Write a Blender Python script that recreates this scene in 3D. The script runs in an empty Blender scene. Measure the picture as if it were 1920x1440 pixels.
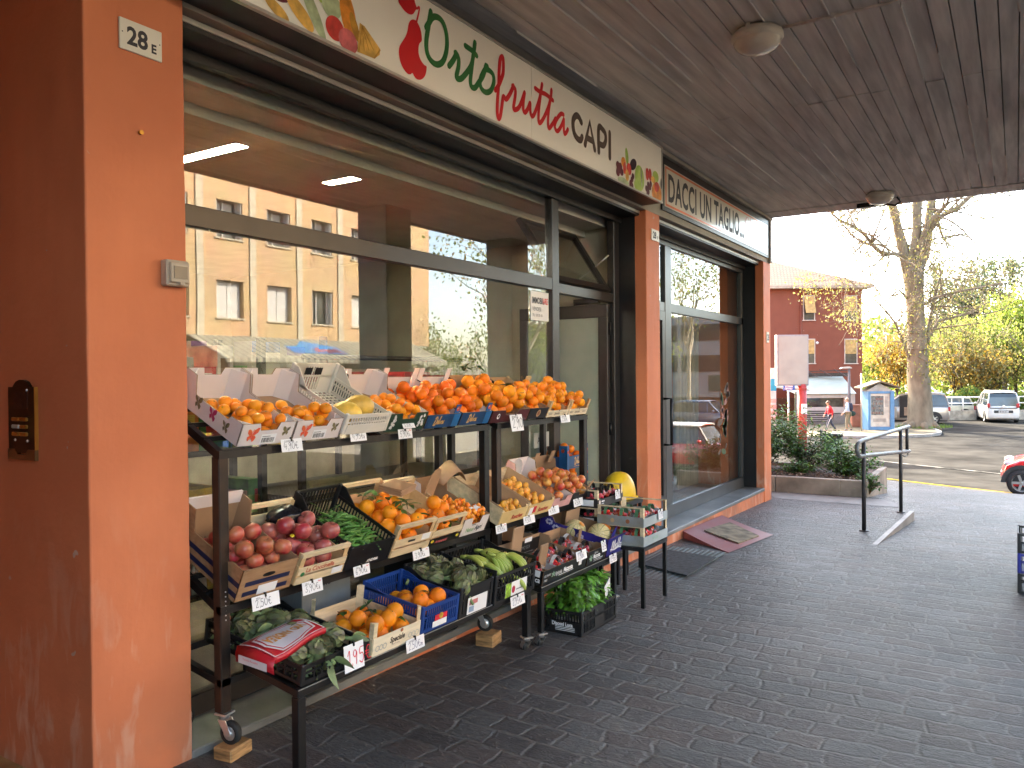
import bpy, bmesh, math, random
from mathutils import Vector, Matrix, Euler, noise
R = math.radians
PI = math.pi
random.seed(7)
SC = bpy.context.scene
COL = SC.collection

# ------------------------------------------------------------------ camera, sky, sun, exposure
CAM_Z = 1.6
def make_camera():
    yaw, pit, rol = 0.56462218, -0.00876265, -0.00918793
    f = Vector((-math.sin(yaw) * math.cos(pit), math.cos(yaw) * math.cos(pit), math.sin(pit)))
    r = f.cross(Vector((0, 0, 1))).normalized()
    u = r.cross(f)
    r2 = math.cos(rol) * r + math.sin(rol) * u
    u2 = -math.sin(rol) * r + math.cos(rol) * u
    cd = bpy.data.cameras.new('camera')
    cd.sensor_width = 36
    cd.lens = 1492.72 / 1920 * 36
    cd.clip_start = 0.05
    cd.clip_end = 2000
    co = bpy.data.objects.new('camera', cd)
    m = Matrix((r2, u2, -f)).transposed().to_4x4()
    m.translation = (0, 0, CAM_Z)
    co.matrix_world = m
    COL.objects.link(co)
    SC.camera = co
make_camera()
SUN_EL, SUN_DX, SUN_DY = R(38), -0.80, 0.60          # direction towards the sun (ground plane)
W = bpy.data.worlds.new('World')
SC.world = W
W.use_nodes = True
nt = W.node_tree
sky = nt.nodes.new('ShaderNodeTexSky')
sky.sky_type = 'NISHITA'
sky.sun_disc = False
sky.sun_elevation = SUN_EL
sky.sun_rotation = math.atan2(SUN_DX, SUN_DY)
sky.air_density = 0.9
sky.dust_density = 2.0
sky.ozone_density = 0.3
tint = nt.nodes.new('ShaderNodeMixRGB'); tint.blend_type = 'MULTIPLY'; tint.inputs[0].default_value = 1; tint.inputs[2].default_value = (1.0, .93, .82, 1)   # warms the skylight in place of a white balance
nt.links.new(sky.outputs[0], tint.inputs[1])
nt.links.new(tint.outputs[0], nt.nodes['Background'].inputs[0])
nt.nodes['Background'].inputs[1].default_value = 0.15
sl = bpy.data.lights.new('sun', 'SUN')
sl.energy = 2.0
sl.angle = R(0.55)
sl.color = (1.0, 0.92, 0.76)
so = bpy.data.objects.new('sun', sl)
COL.objects.link(so)
_sd = Vector((SUN_DX * math.cos(SUN_EL), SUN_DY * math.cos(SUN_EL), math.sin(SUN_EL)))
so.rotation_euler = _sd.to_track_quat('Z', 'Y').to_euler()
so.location = (-20, 20, 30)
SC.view_settings.view_transform = 'Standard'
SC.view_settings.look = 'None'
SC.view_settings.exposure = 3.75
SC.view_settings.gamma = 1
SC.cycles.max_bounces = 10
SC.cycles.diffuse_bounces = 5
SC.cycles.transparent_max_bounces = 24
SC.cycles.sample_clamp_indirect = 6
SC.cycles.caustics_reflective = False
SC.cycles.caustics_refractive = False

# ------------------------------------------------------------------ helpers
class MB:
    """collects shapes; build() links them as one mesh object"""
    def __init__(s):
        s.v = []; s.f = []; s.m = []; s.k = 0; s.sm = []; s.T = None
    def mat(s, k): s.k = k; return s
    def xf(s, T): s.T = T; return s
    def add(s, vs, fs, smooth=False):
        o = len(s.v)
        if s.T is not None: vs = [s.T @ Vector(p) for p in vs]
        s.v += [tuple(p) for p in vs]
        for f in fs:
            s.f.append(tuple(i + o for i in f)); s.m.append(s.k); s.sm.append(smooth)
        return s
    def box(s, x0, x1, y0, y1, z0, z1):
        if x0 > x1: x0, x1 = x1, x0
        if y0 > y1: y0, y1 = y1, y0
        if z0 > z1: z0, z1 = z1, z0
        vs = [(x0,y0,z0),(x1,y0,z0),(x1,y1,z0),(x0,y1,z0),(x0,y0,z1),(x1,y0,z1),(x1,y1,z1),(x0,y1,z1)]
        return s.add(vs, [(3,2,1,0),(4,5,6,7),(0,1,5,4),(1,2,6,5),(2,3,7,6),(3,0,4,7)])
    def bar(s, a, b, w, h=None, up=(0,0,1)):
        """a square bar from a to b, w across, h along up"""
        h = h or w
        a, b = Vector(a), Vector(b); d = (b - a).normalized(); up = Vector(up)
        if abs(d.dot(up)) > .98: up = Vector((1,0,0))
        sd = d.cross(up).normalized(); u = sd.cross(d)
        vs = []
        for p in (a, b):
            for i, j in ((-1,-1),(1,-1),(1,1),(-1,1)): vs.append(p + sd*(i*w/2) + u*(j*h/2))
        return s.add(vs, [(0,1,2,3),(7,6,5,4),(4,5,1,0),(5,6,2,1),(6,7,3,2),(7,4,0,3)])
    def tube(s, pts, rad, n=8, cap=True):
        pts = [Vector(p) for p in pts]
        if not isinstance(rad, (list, tuple)): rad = [rad]*len(pts)
        vs = []; up = Vector((0,0,1)); prev = None
        for i, p in enumerate(pts):
            d = (pts[min(i+1, len(pts)-1)] - pts[max(i-1, 0)])
            d = d.normalized() if d.length > 1e-9 else Vector((0,0,1))
            if prev is None:
                a = d.orthogonal().normalized()
            else:
                a = (prev - d*prev.dot(d))
                a = a.normalized() if a.length > 1e-6 else d.orthogonal().normalized()
            prev = a; b = d.cross(a)
            for k in range(n):
                t = 2*PI*k/n
                vs.append(p + (a*math.cos(t) + b*math.sin(t))*rad[i])
        fs = []
        for i in range(len(pts)-1):
            for k in range(n):
                fs.append((i*n+k, i*n+(k+1)%n, (i+1)*n+(k+1)%n, (i+1)*n+k))
        s.add(vs, fs, True)
        if cap:
            o = len(s.v) - len(vs)
            s.f.append(tuple(o+k for k in reversed(range(n)))); s.m.append(s.k); s.sm.append(False)
            s.f.append(tuple(o+(len(pts)-1)*n+k for k in range(n))); s.m.append(s.k); s.sm.append(False)
        return s
    def lathe(s, prof, n=16, c=(0,0,0), sx=1, sy=1):
        """profile of (radius, z) turned round the z axis"""
        vs = []; fs = []
        for r, z in prof:
            for k in range(n):
                t = 2*PI*k/n
                vs.append((c[0]+r*sx*math.cos(t), c[1]+r*sy*math.sin(t), c[2]+z))
        for i in range(len(prof)-1):
            for k in range(n):
                fs.append((i*n+k, i*n+(k+1)%n, (i+1)*n+(k+1)%n, (i+1)*n+k))
        return s.add(vs, fs, True)
    def prism(s, poly, fn, t, ks=None):
        """2-D polygon extruded: fn(u, v, w) -> point, w from 0 to t; ks = materials (front, back, edge)"""
        n = len(poly)
        vs = [fn(u, v, 0) for u, v in poly] + [fn(u, v, t) for u, v in poly]
        k0 = s.k
        ks = ks or (k0, k0, k0)
        o = len(s.v)
        if s.T is not None: vs = [s.T @ Vector(p) for p in vs]
        s.v += [tuple(p) for p in vs]
        s.f.append(tuple(o+i for i in range(n))); s.m.append(ks[0]); s.sm.append(False)
        s.f.append(tuple(o+n+i for i in reversed(range(n)))); s.m.append(ks[1]); s.sm.append(False)
        for i in range(n):
            j = (i+1) % n
            s.f.append((o+j, o+i, o+n+i, o+n+j)); s.m.append(ks[2]); s.sm.append(False)
        return s
    def quad(s, a, b, c, d): return s.add([a,b,c,d], [(0,1,2,3)])
    def ball(s, c, rx, ry=None, rz=None, n=12, m=8):
        ry = ry or rx; rz = rz or rx
        vs = []; fs = []
        for i in range(m+1):
            t = PI*i/m
            for k in range(n):
                p = 2*PI*k/n
                vs.append((c[0]+rx*math.sin(t)*math.cos(p), c[1]+ry*math.sin(t)*math.sin(p), c[2]+rz*math.cos(t)))
        for i in range(m):
            for k in range(n):
                fs.append(((i+1)*n+k, (i+1)*n+(k+1)%n, i*n+(k+1)%n, i*n+k))
        return s.add(vs, fs, True)
    def mesh(s, name, mats):
        me = bpy.data.meshes.new(name)
        me.from_pydata(s.v, [], s.f)
        for m in (mats if isinstance(mats, (list, tuple)) else [mats]): me.materials.append(m)
        me.polygons.foreach_set('material_index', s.m)
        me.polygons.foreach_set('use_smooth', s.sm)
        me.validate(); me.update()
        return me

def link(name, data, parent=None, world=False, label=None):
    o = bpy.data.objects.new(name, data)
    COL.objects.link(o)
    if parent is not None:
        o.parent = parent
        if world: o.matrix_parent_inverse = wmat(parent).inverted()
    if label: o['label'] = label
    return o
def wmat(o):
    m = o.matrix_basis.copy()
    if o.parent: m = wmat(o.parent) @ o.matrix_parent_inverse @ m
    return m
def part(name, mb, mats, parent, world=False, label=None, bevel=0, seg=1):
    o = link(name, mb.mesh(name, mats), parent, world, label)
    if bevel: addbevel(o, bevel, seg)
    return o
def addbevel(o, w, seg=1):
    b = o.modifiers.new('bevel', 'BEVEL'); b.width = w; b.segments = seg; b.limit_method = 'ANGLE'; b.angle_limit = R(40)
def tag(o, label=None, cat=None, group=None, kind=None):
    if label: o['label'] = label
    if cat: o['category'] = cat
    if group: o['group'] = group
    if kind: o['kind'] = kind
    return o
def thing(name, label, cat, loc=(0,0,0), rot=(0,0,0), group=None):
    o = bpy.data.objects.new(name, None)
    o.empty_display_size = .1
    COL.objects.link(o)
    o.location = loc; o.rotation_euler = rot
    return tag(o, label, cat, group)
def solo(name, mb, mats, label, cat, loc=(0,0,0), rot=(0,0,0), group=None, bevel=0):
    o = link(name, mb.mesh(name, mats)); o.location = loc; o.rotation_euler = rot
    if bevel: addbevel(o, bevel)
    return tag(o, label, cat, group)
def struct(name, mb, mats, kind='structure'):
    o = link(name, mb.mesh(name, mats)); o['kind'] = kind
    return o
KIDS = {}
def copy_tree(o, parent=None):
    c = o.copy(); COL.objects.link(c)
    if parent is not None: c.parent = parent
    for ch in list(o.children): copy_tree(ch, c)
    return c
def inst(proto, label, group=None, loc=(0,0,0), rot=(0,0,0), sc=1):
    """a further single-mesh thing that shares proto's mesh"""
    o = proto.copy(); COL.objects.link(o)
    o.location = loc; o.rotation_euler = rot
    o.scale = (sc, sc, sc) if not isinstance(sc, tuple) else sc
    o['label'] = label
    if group: o['group'] = group
    return o

# ------------------------------------------------------------------ materials
MATS = {}
def mat(name, col, rough=.5, metal=0.0, var=.12, vs=4.0, bump=0.0, bs=60.0, spec=.5, col2=None, hue=0.0, emit=None,
        stretch=None, trans=0.0, sss=0.0, detail=6, coat=0.0, alpha=None):
    """procedural: base colour broken up by two noises, optional bump, per-object random tone (hue)"""
    if name in MATS: return MATS[name]
    m = bpy.data.materials.new(name); m.use_nodes = True
    N = m.node_tree.nodes; L = m.node_tree.links
    b = N['Principled BSDF']
    b.inputs['Roughness'].default_value = rough
    b.inputs['Metallic'].default_value = metal
    b.inputs['Specular IOR Level'].default_value = spec
    if coat: b.inputs['Coat Weight'].default_value = coat; b.inputs['Coat Roughness'].default_value = .08
    tc = N.new('ShaderNodeTexCoord'); src = tc.outputs['Object']
    if stretch:
        mp = N.new('ShaderNodeMapping'); mp.inputs['Scale'].default_value = stretch
        L.new(src, mp.inputs[0]); src = mp.outputs[0]
    n1 = N.new('ShaderNodeTexNoise'); n1.inputs['Scale'].default_value = vs; n1.inputs['Detail'].default_value = detail
    L.new(src, n1.inputs[0])
    rp = N.new('ShaderNodeValToRGB')
    c2 = col2 if col2 else tuple(max(0, c*(1-2.2*var)) for c in col)
    c1 = col if col2 else tuple(min(1, c*(1+var)) for c in col)
    rp.color_ramp.elements[0].position = .33; rp.color_ramp.elements[1].position = .67
    rp.color_ramp.elements[0].color = (*c2, 1); rp.color_ramp.elements[1].color = (*c1, 1)
    L.new(n1.outputs['Fac'], rp.inputs[0])
    out = rp.outputs[0]
    if hue:
        oi = N.new('ShaderNodeObjectInfo'); hs = N.new('ShaderNodeHueSaturation')
        mr = N.new('ShaderNodeMapRange'); mr.inputs[3].default_value = .5-hue; mr.inputs[4].default_value = .5+hue
        L.new(oi.outputs['Random'], mr.inputs[0]); L.new(mr.outputs[0], hs.inputs['Hue'])
        mr2 = N.new('ShaderNodeMapRange'); mr2.inputs[3].default_value = .8; mr2.inputs[4].default_value = 1.12
        ml = N.new('ShaderNodeMath'); ml.operation = 'FRACT'; mm = N.new('ShaderNodeMath'); mm.operation = 'MULTIPLY'; mm.inputs[1].default_value = 7.31
        L.new(oi.outputs['Random'], mm.inputs[0]); L.new(mm.outputs[0], ml.inputs[0]); L.new(ml.outputs[0], mr2.inputs[0])
        L.new(mr2.outputs[0], hs.inputs['Value'])
        L.new(out, hs.inputs['Color']); out = hs.outputs[0]
    L.new(out, b.inputs['Base Color'])
    if bump:
        n2 = N.new('ShaderNodeTexNoise'); n2.inputs['Scale'].default_value = bs; n2.inputs['Detail'].default_value = 4
        L.new(src, n2.inputs[0])
        bp = N.new('ShaderNodeBump'); bp.inputs['Strength'].default_value = bump; bp.inputs['Distance'].default_value = .004
        L.new(n2.outputs['Fac'], bp.inputs['Height']); L.new(bp.outputs[0], b.inputs['Normal'])
    if emit:
        b.inputs['Emission Color'].default_value = (*emit[:3], 1); b.inputs['Emission Strength'].default_value = emit[3]
    if trans:
        tr = N.new('ShaderNodeBsdfTranslucent'); mx = N.new('ShaderNodeMixShader'); mx.inputs[0].default_value = trans
        L.new(out, tr.inputs[0]); L.new(b.outputs[0], mx.inputs[1]); L.new(tr.outputs[0], mx.inputs[2])
        L.new(mx.outputs[0], N['Material Output'].inputs[0])
    if alpha is not None: b.inputs['Alpha'].default_value = alpha
    MATS[name] = m
    return m
def glass(name, tint=(.9,.93,.9), ior=1.9, rough=0.0, base=0.0):
    if name in MATS: return MATS[name]
    m = bpy.data.materials.new(name); m.use_nodes = True
    N = m.node_tree.nodes; L = m.node_tree.links
    for n in list(N):
        if n.type == 'BSDF_PRINCIPLED': N.remove(n)
    t = N.new('ShaderNodeBsdfTransparent'); t.inputs[0].default_value = (*tint, 1)
    g = N.new('ShaderNodeBsdfGlossy'); g.inputs['Roughness'].default_value = rough
    # reflectance rises towards grazing view, the same for both faces of the sheet
    r0 = ((ior-1)/(ior+1))**2
    lw = N.new('ShaderNodeLayerWeight'); lw.inputs[0].default_value = .5
    pw = N.new('ShaderNodeMath'); pw.operation = 'POWER'; pw.inputs[1].default_value = 4.2; L.new(lw.outputs['Facing'], pw.inputs[0])
    fr = N.new('ShaderNodeMath'); fr.operation = 'MULTIPLY_ADD'; fr.inputs[1].default_value = 1-r0; fr.inputs[2].default_value = r0; L.new(pw.outputs[0], fr.inputs[0])
    # slight waviness of the sheet
    tc = N.new('ShaderNodeTexCoord'); no = N.new('ShaderNodeTexNoise'); no.inputs['Scale'].default_value = 1.2
    bp = N.new('ShaderNodeBump'); bp.inputs['Strength'].default_value = .02; bp.inputs['Distance'].default_value = .02
    L.new(tc.outputs['Object'], no.inputs[0]); L.new(no.outputs['Fac'], bp.inputs['Height']); L.new(bp.outputs[0], g.inputs['Normal'])
    mx = N.new('ShaderNodeMixShader')
    L.new(fr.outputs[0], mx.inputs[0]); L.new(t.outputs[0], mx.inputs[1]); L.new(g.outputs[0], mx.inputs[2])
    L.new(mx.outputs[0], N['Material Output'].inputs[0])
    MATS[name] = m
    return m
def clear(name='clear_sheet', tint=(1,1,1)):
    if name in MATS: return MATS[name]
    m = bpy.data.materials.new(name); m.use_nodes = True
    N = m.node_tree.nodes; L = m.node_tree.links
    t = N.new('ShaderNodeBsdfTransparent'); t.inputs[0].default_value = (*tint, 1)
    L.new(t.outputs[0], N['Material Output'].inputs[0])
    MATS[name] = m
    return m
def nodes(name):
    m = bpy.data.materials.new(name); m.use_nodes = True
    MATS[name] = m
    return m, m.node_tree.nodes, m.node_tree.links, m.node_tree.nodes['Principled BSDF']

# ------------------------------------------------------------------ lettering
def text_geo(s, size=1.0, xs=1.0, align='LEFT', bold=0.0, shear=0.0, space=1.0):
    c = bpy.data.curves.new('txt', 'FONT'); c.body = s; c.size = size; c.align_x = align; c.offset = bold
    c.shear = shear; c.space_character = space; c.resolution_u = 3
    o = bpy.data.objects.new('txt', c); COL.objects.link(o)
    dg = bpy.context.evaluated_depsgraph_get()
    me = bpy.data.meshes.new_from_object(o.evaluated_get(dg))
    vs = [(v.co.x*xs, v.co.y) for v in me.vertices]; fs = [tuple(p.vertices) for p in me.polygons]
    bpy.data.objects.remove(o); bpy.data.curves.remove(c); bpy.data.meshes.remove(me)
    return vs, fs
def put_text(mb, s, fn, size, xs=1.0, align='LEFT', bold=0.0, shear=0.0, space=1.0):
    """fn(u, v) -> point"""
    vs, fs = text_geo(s, size, xs, align, bold, shear, space)
    return mb.add([fn(u, v) for u, v in vs], fs)
def smooth_line(pts, n=5):
    if len(pts) < 3: return [Vector((*p, 0)) for p in pts]
    P = [Vector((*p, 0)) for p in pts]; P = [P[0]*2-P[1]] + P + [P[-1]*2-P[-2]]
    out = []
    for i in range(1, len(P)-2):
        a, b, c, d = P[i-1:i+3]
        for k in range(n):
            t = k/n
            out.append(.5*((2*b)+(c-a)*t+(2*a-5*b+4*c-d)*t*t+(3*b-a-3*c+d)*t*t*t))
    out.append(P[-2])
    return out
STK = [0]
def stroke(mb, pts, w, fn, smooth=True, taper=False):
    """a pen stroke: flat ribbon with round ends; fn(u, v) -> point"""
    L = smooth_line(pts) if smooth else [Vector((*p, 0)) for p in pts]
    n = len(L); vs = []
    a0 = Vector(fn(0, 0)); nm = (Vector(fn(.01, 0))-a0).cross(Vector(fn(0, .01))-a0).normalized(); STK[0] = (STK[0]+1) % 12
    lift = lambda u, v, i: Vector(fn(u, v)) + nm*(STK[0]*4e-5 + i*1.5e-5)
    for i, p in enumerate(L):
        d = L[min(i+1, n-1)] - L[max(i-1, 0)]
        d = d.normalized() if d.length > 1e-9 else Vector((1,0,0))
        q = Vector((-d.y, d.x, 0)); ww = w
        if taper: ww = w*(.55+.45*math.sin(PI*min(1, max(0, i/(n-1)))))
        vs += [lift(p.x+q.x*ww/2, p.y+q.y*ww/2, i), lift(p.x-q.x*ww/2, p.y-q.y*ww/2, i)]
    mb.add(vs, [(2*i, 2*i+1, 2*i+3, 2*i+2) for i in range(n-1)])
    for p, i in ((L[0], -1.5), (L[-1], n+.5)):
        mb.add([lift(p.x+w/2*math.cos(t*PI/4), p.y+w/2*math.sin(t*PI/4), i) for t in range(8)], [tuple(range(8))])
DIG = {
 '0': [[(.5,1),(.15,.75),(.12,.3),(.45,0),(.8,.3),(.8,.75),(.5,1)]], '1': [[(.2,.7),(.5,1),(.45,0)]],
 '2': [[(.15,.8),(.45,1),(.75,.75),(.2,.05),(.25,.02),(.85,.05)]], '3': [[(.15,.9),(.5,1),(.75,.8),(.4,.55),(.8,.3),(.5,0),(.1,.12)]],
 '4': [[(.35,1),(.12,.4),(.8,.42)],[(.68,.75),(.62,0)]], '5': [[(.8,1),(.3,.98),(.22,.58),(.6,.6),(.78,.3),(.5,0),(.12,.1)]],
 '6': [[(.7,1),(.25,.6),(.15,.25),(.45,0),(.75,.25),(.5,.48),(.18,.3)]], '9': [[(.75,.8),(.45,1),(.2,.75),(.45,.5),(.75,.8),(.6,0)]],
 '8': [[(.5,.52),(.2,.75),(.5,1),(.78,.76),(.5,.52),(.15,.25),(.5,0),(.8,.25),(.5,.52)]],
 ',': [[(.4,.1),(.3,-.15)]], '€': [[(.85,.85),(.5,.95),(.25,.5),(.5,.05),(.85,.12)],[(.08,.58),(.65,.6)],[(.08,.42),(.6,.44)]],
 'p': [[(.2,.6),(.15,-.2)],[(.18,.5),(.5,.6),(.5,.2),(.2,.2)]], 'z': [[(.1,.5),(.6,.5),(.1,.1),(.6,.08)]], 'k': [[(.2,.9),(.18,.05)],[(.6,.55),(.22,.3),(.62,.05)]], 'g': [[(.6,.5),(.25,.5),(.25,.2),(.58,.25),(.6,.5),(.55,-.2),(.2,-.2)]],
}
def hand(mb, s, x, y, h, fn, w):
    adv = {'1': .5, ',': .35, 'p': .6, 'z': .6, 'k': .6, 'g': .65}
    for ch in s:
        hh = h*(.62 if ch in 'pzkg' else 1)
        for st in DIG.get(ch, []):
            stroke(mb, [(x+u*hh*.62, y+v*hh+random.uniform(-.03,.03)*h) for u, v in st], w, fn)
        x += hh*.62*adv.get(ch, .98)
    return x

# ground height: a gentle fall along the arcade, then a steeper one down to the street
GZ = [(-80,.05),(2,0),(12.5,-.19),(17,-.62),(23,-1.36),(27,-1.45),(600,-1.45)]
def gz(y):
    for (a, za), (b, zb) in zip(GZ, GZ[1:]):
        if y <= b: return za + (zb-za)*max(0, (y-a)/(b-a))
    return GZ[-1][1]
CX, SX = math.cos(.56462218), math.sin(.56462218)
def far(px, dep):
    """ground position of something dep metres ahead of the camera, px across the 1920 px photograph"""
    r = (px-960)/1492.7*dep
    return (CX*r - SX*dep, SX*r + CX*dep)
def fz(py, dep, px=1700): return CAM_Z - dep*((py-720)/1492.7 + .00876 + (px-960)/1492.7*.00919)
FACE_CAM = .56462218      # rotation about z that turns a thing's -y side towards the camera
# ------------------------------------------------------------------ setting: ground, arcade, shop fronts
def setts_material():
    m, N, L, b = nodes('porphyry_setts')
    tc = N.new('ShaderNodeTexCoord')
    nz = N.new('ShaderNodeTexNoise'); nz.inputs['Scale'].default_value = 1.1; nz.inputs['Detail'].default_value = 2
    nz2 = N.new('ShaderNodeTexNoise'); nz2.inputs['Scale'].default_value = 9; nz2.inputs['Detail'].default_value = 3
    L.new(tc.outputs['Object'], nz.inputs[0]); L.new(tc.outputs['Object'], nz2.inputs[0])
    def vm(op, a, bb):
        n = N.new('ShaderNodeVectorMath'); n.operation = op
        for i, x in enumerate((a, bb)):
            if isinstance(x, (tuple, float, int)): n.inputs[i].default_value = x if isinstance(x, tuple) else (x, x, x)
            else: L.new(x, n.inputs[i])
        return n.outputs[0]
    s1 = vm('MULTIPLY', vm('SUBTRACT', nz.outputs['Color'], (.5,.5,.5)), (.30,.15,0))
    s2 = vm('MULTIPLY', vm('SUBTRACT', nz2.outputs['Color'], (.5,.5,.5)), (.06,.06,0))
    v = vm('ADD', vm('ADD', tc.outputs['Object'], s1), s2)
    br = N.new('ShaderNodeTexBrick')
    br.offset = .5; br.squash = .8; br.squash_frequency = 3
    br.inputs['Color1'].default_value = (0, 0, 0, 1); br.inputs['Color2'].default_value = (1, 1, 1, 1); br.inputs['Mortar'].default_value = (.5, .5, .5, 1)
    br.inputs['Scale'].default_value = 1; br.inputs['Mortar Size'].default_value = .018; br.inputs['Mortar Smooth'].default_value = 1.0
    br.inputs['Brick Width'].default_value = .235; br.inputs['Row Height'].default_value = .145; br.inputs['Bias'].default_value = 0
    L.new(v, br.inputs['Vector'])
    rp = N.new('ShaderNodeValToRGB'); e = rp.color_ramp.elements
    e[0].color = (.050,.046,.046,1); e[1].color = (.095,.092,.090,1)
    k = e.new(.35); k.color = (.078,.062,.057,1); k = e.new(.7); k.color = (.066,.066,.067,1)
    L.new(br.outputs['Color'], rp.inputs[0])
    # cleft stone surface
    mp = N.new('ShaderNodeMapping'); mp.inputs['Rotation'].default_value = (0, 0, .5); mp.inputs['Scale'].default_value = (17, 44, 30)
    L.new(tc.outputs['Object'], mp.inputs[0])
    cl = N.new('ShaderNodeTexNoise'); cl.inputs['Scale'].default_value = 1; cl.inputs['Detail'].default_value = 9; cl.inputs['Roughness'].default_value = .62; cl.inputs['Distortion'].default_value = 1.8
    L.new(mp.outputs[0], cl.inputs[0])
    mixc = N.new('ShaderNodeMixRGB'); mixc.blend_type = 'MULTIPLY'; mixc.inputs[0].default_value = .6
    rr = N.new('ShaderNodeValToRGB'); rr.color_ramp.elements[0].position = .3; rr.color_ramp.elements[0].color = (.36,.36,.36,1); rr.color_ramp.elements[1].position = .7; rr.color_ramp.elements[1].color = (2.0,1.96,1.9,1)
    L.new(cl.outputs['Fac'], rr.inputs[0]); L.new(rp.outputs[0], mixc.inputs[1]); L.new(rr.outputs[0], mixc.inputs[2])
    # dusty joints, wider and paler in places
    mj = N.new('ShaderNodeMixRGB'); mj.inputs[2].default_value = (.125,.12,.112,1)
    n3 = N.new('ShaderNodeTexNoise'); n3.inputs['Scale'].default_value = 3.5; n3.inputs['Detail'].default_value = 5
    L.new(tc.outputs['Object'], n3.inputs[0])
    mj2 = N.new('ShaderNodeMath'); mj2.operation = 'MULTIPLY'
    mr = N.new('ShaderNodeMapRange'); mr.inputs[1].default_value = .3; mr.inputs[2].default_value = .65; mr.inputs[3].default_value = .35; mr.inputs[4].default_value = 1
    L.new(n3.outputs['Fac'], mr.inputs[0]); L.new(mr.outputs[0], mj2.inputs[0]); L.new(br.outputs['Fac'], mj2.inputs[1])
    L.new(mj2.outputs[0], mj.inputs[0]); L.new(mixc.outputs[0], mj.inputs[1])
    # traffic wear, damp patches and trodden gum
    n4 = N.new('ShaderNodeTexNoise'); n4.inputs['Scale'].default_value = .75; n4.inputs['Detail'].default_value = 7; L.new(tc.outputs['Object'], n4.inputs[0])
    r4 = N.new('ShaderNodeValToRGB'); r4.color_ramp.elements[0].position = .32; r4.color_ramp.elements[0].color = (.62,.60,.58,1); r4.color_ramp.elements[1].position = .68; r4.color_ramp.elements[1].color = (1.25,1.25,1.25,1); L.new(n4.outputs['Fac'], r4.inputs[0])
    m4 = N.new('ShaderNodeMixRGB'); m4.blend_type = 'MULTIPLY'; m4.inputs[0].default_value = 1; L.new(mj.outputs[0], m4.inputs[1]); L.new(r4.outputs[0], m4.inputs[2])
    gum = N.new('ShaderNodeTexVoronoi'); gum.inputs['Scale'].default_value = 2.6; L.new(tc.outputs['Object'], gum.inputs[0])
    r5 = N.new('ShaderNodeValToRGB'); r5.color_ramp.elements[0].position = .035; r5.color_ramp.elements[0].color = (.7,.7,.7,1); r5.color_ramp.elements[1].position = .045; r5.color_ramp.elements[1].color = (0,0,0,1); L.new(gum.outputs['Distance'], r5.inputs[0])
    m5 = N.new('ShaderNodeMixRGB'); m5.inputs[2].default_value = (.26,.25,.235,1); L.new(r5.outputs[0], m5.inputs[0]); L.new(m4.outputs[0], m5.inputs[1])
    L.new(m5.outputs[0], b.inputs['Base Color'])
    # relief: joints sunk, stones humped and cleft
    hm = N.new('ShaderNodeMath'); hm.operation = 'MULTIPLY_ADD'; hm.inputs[1].default_value = -.55; hm.inputs[2].default_value = 0
    L.new(br.outputs['Fac'], hm.inputs[0])
    hm2 = N.new('ShaderNodeMath'); hm2.operation = 'MULTIPLY_ADD'; hm2.inputs[1].default_value = 1.5
    L.new(cl.outputs['Fac'], hm2.inputs[0]); L.new(hm.outputs[0], hm2.inputs[2])
    bp = N.new('ShaderNodeBump'); bp.inputs['Strength'].default_value = .75; bp.inputs['Distance'].default_value = .020
    L.new(hm2.outputs[0], bp.inputs['Height']); L.new(bp.outputs[0], b.inputs['Normal'])
    rg = N.new('ShaderNodeMapRange'); rg.inputs[3].default_value = .30; rg.inputs[4].default_value = .52
    L.new(n3.outputs['Fac'], rg.inputs[0]); L.new(rg.outputs[0], b.inputs['Roughness'])
    b.inputs['Specular IOR Level'].default_value = .30
    return m
def brick_material(name, c1, c2, mortar, bw, rh, ms, axes):
    """axes: which object axes make the wall's u and v"""
    m, N, L, b = nodes(name)
    tc = N.new('ShaderNodeTexCoord'); sp = N.new('ShaderNodeSeparateXYZ'); cb = N.new('ShaderNodeCombineXYZ')
    L.new(tc.outputs['Object'], sp.inputs[0]); L.new(sp.outputs[axes[0]], cb.inputs[0]); L.new(sp.outputs[axes[1]], cb.inputs[1])
    br = N.new('ShaderNodeTexBrick'); br.inputs['Color1'].default_value = (*c1,1); br.inputs['Color2'].default_value = (*c2,1); br.inputs['Mortar'].default_value = (*mortar,1)
    br.inputs['Scale'].default_value = 1; br.inputs['Brick Width'].default_value = bw; br.inputs['Row Height'].default_value = rh; br.inputs['Mortar Size'].default_value = ms
    L.new(cb.outputs[0], br.inputs['Vector'])
    n = N.new('ShaderNodeTexNoise'); n.inputs['Scale'].default_value = .7; n.inputs['Detail'].default_value = 6; L.new(tc.outputs['Object'], n.inputs[0])
    mx = N.new('ShaderNodeMixRGB'); mx.blend_type = 'MULTIPLY'; mx.inputs[0].default_value = .5
    L.new(br.outputs['Color'], mx.inputs[1]); L.new(n.outputs['Color'], mx.inputs[2])
    hs = N.new('ShaderNodeHueSaturation'); hs.inputs['Value'].default_value = 1.45; L.new(mx.outputs[0], hs.inputs['Color'])
    mx2 = N.new('ShaderNodeMixRGB'); mx2.inputs[0].default_value = .45; L.new(br.outputs['Color'], mx2.inputs[1]); L.new(hs.outputs[0], mx2.inputs[2])
    L.new(mx2.outputs[0], b.inputs['Base Color']); b.inputs['Roughness'].default_value = .85
    bp = N.new('ShaderNodeBump'); bp.inputs['Strength'].default_value = .4; bp.inputs['Distance'].default_value = .01; bp.invert = True
    L.new(br.outputs['Fac'], bp.inputs['Height']); L.new(bp.outputs[0], b.inputs['Normal'])
    return m
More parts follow.
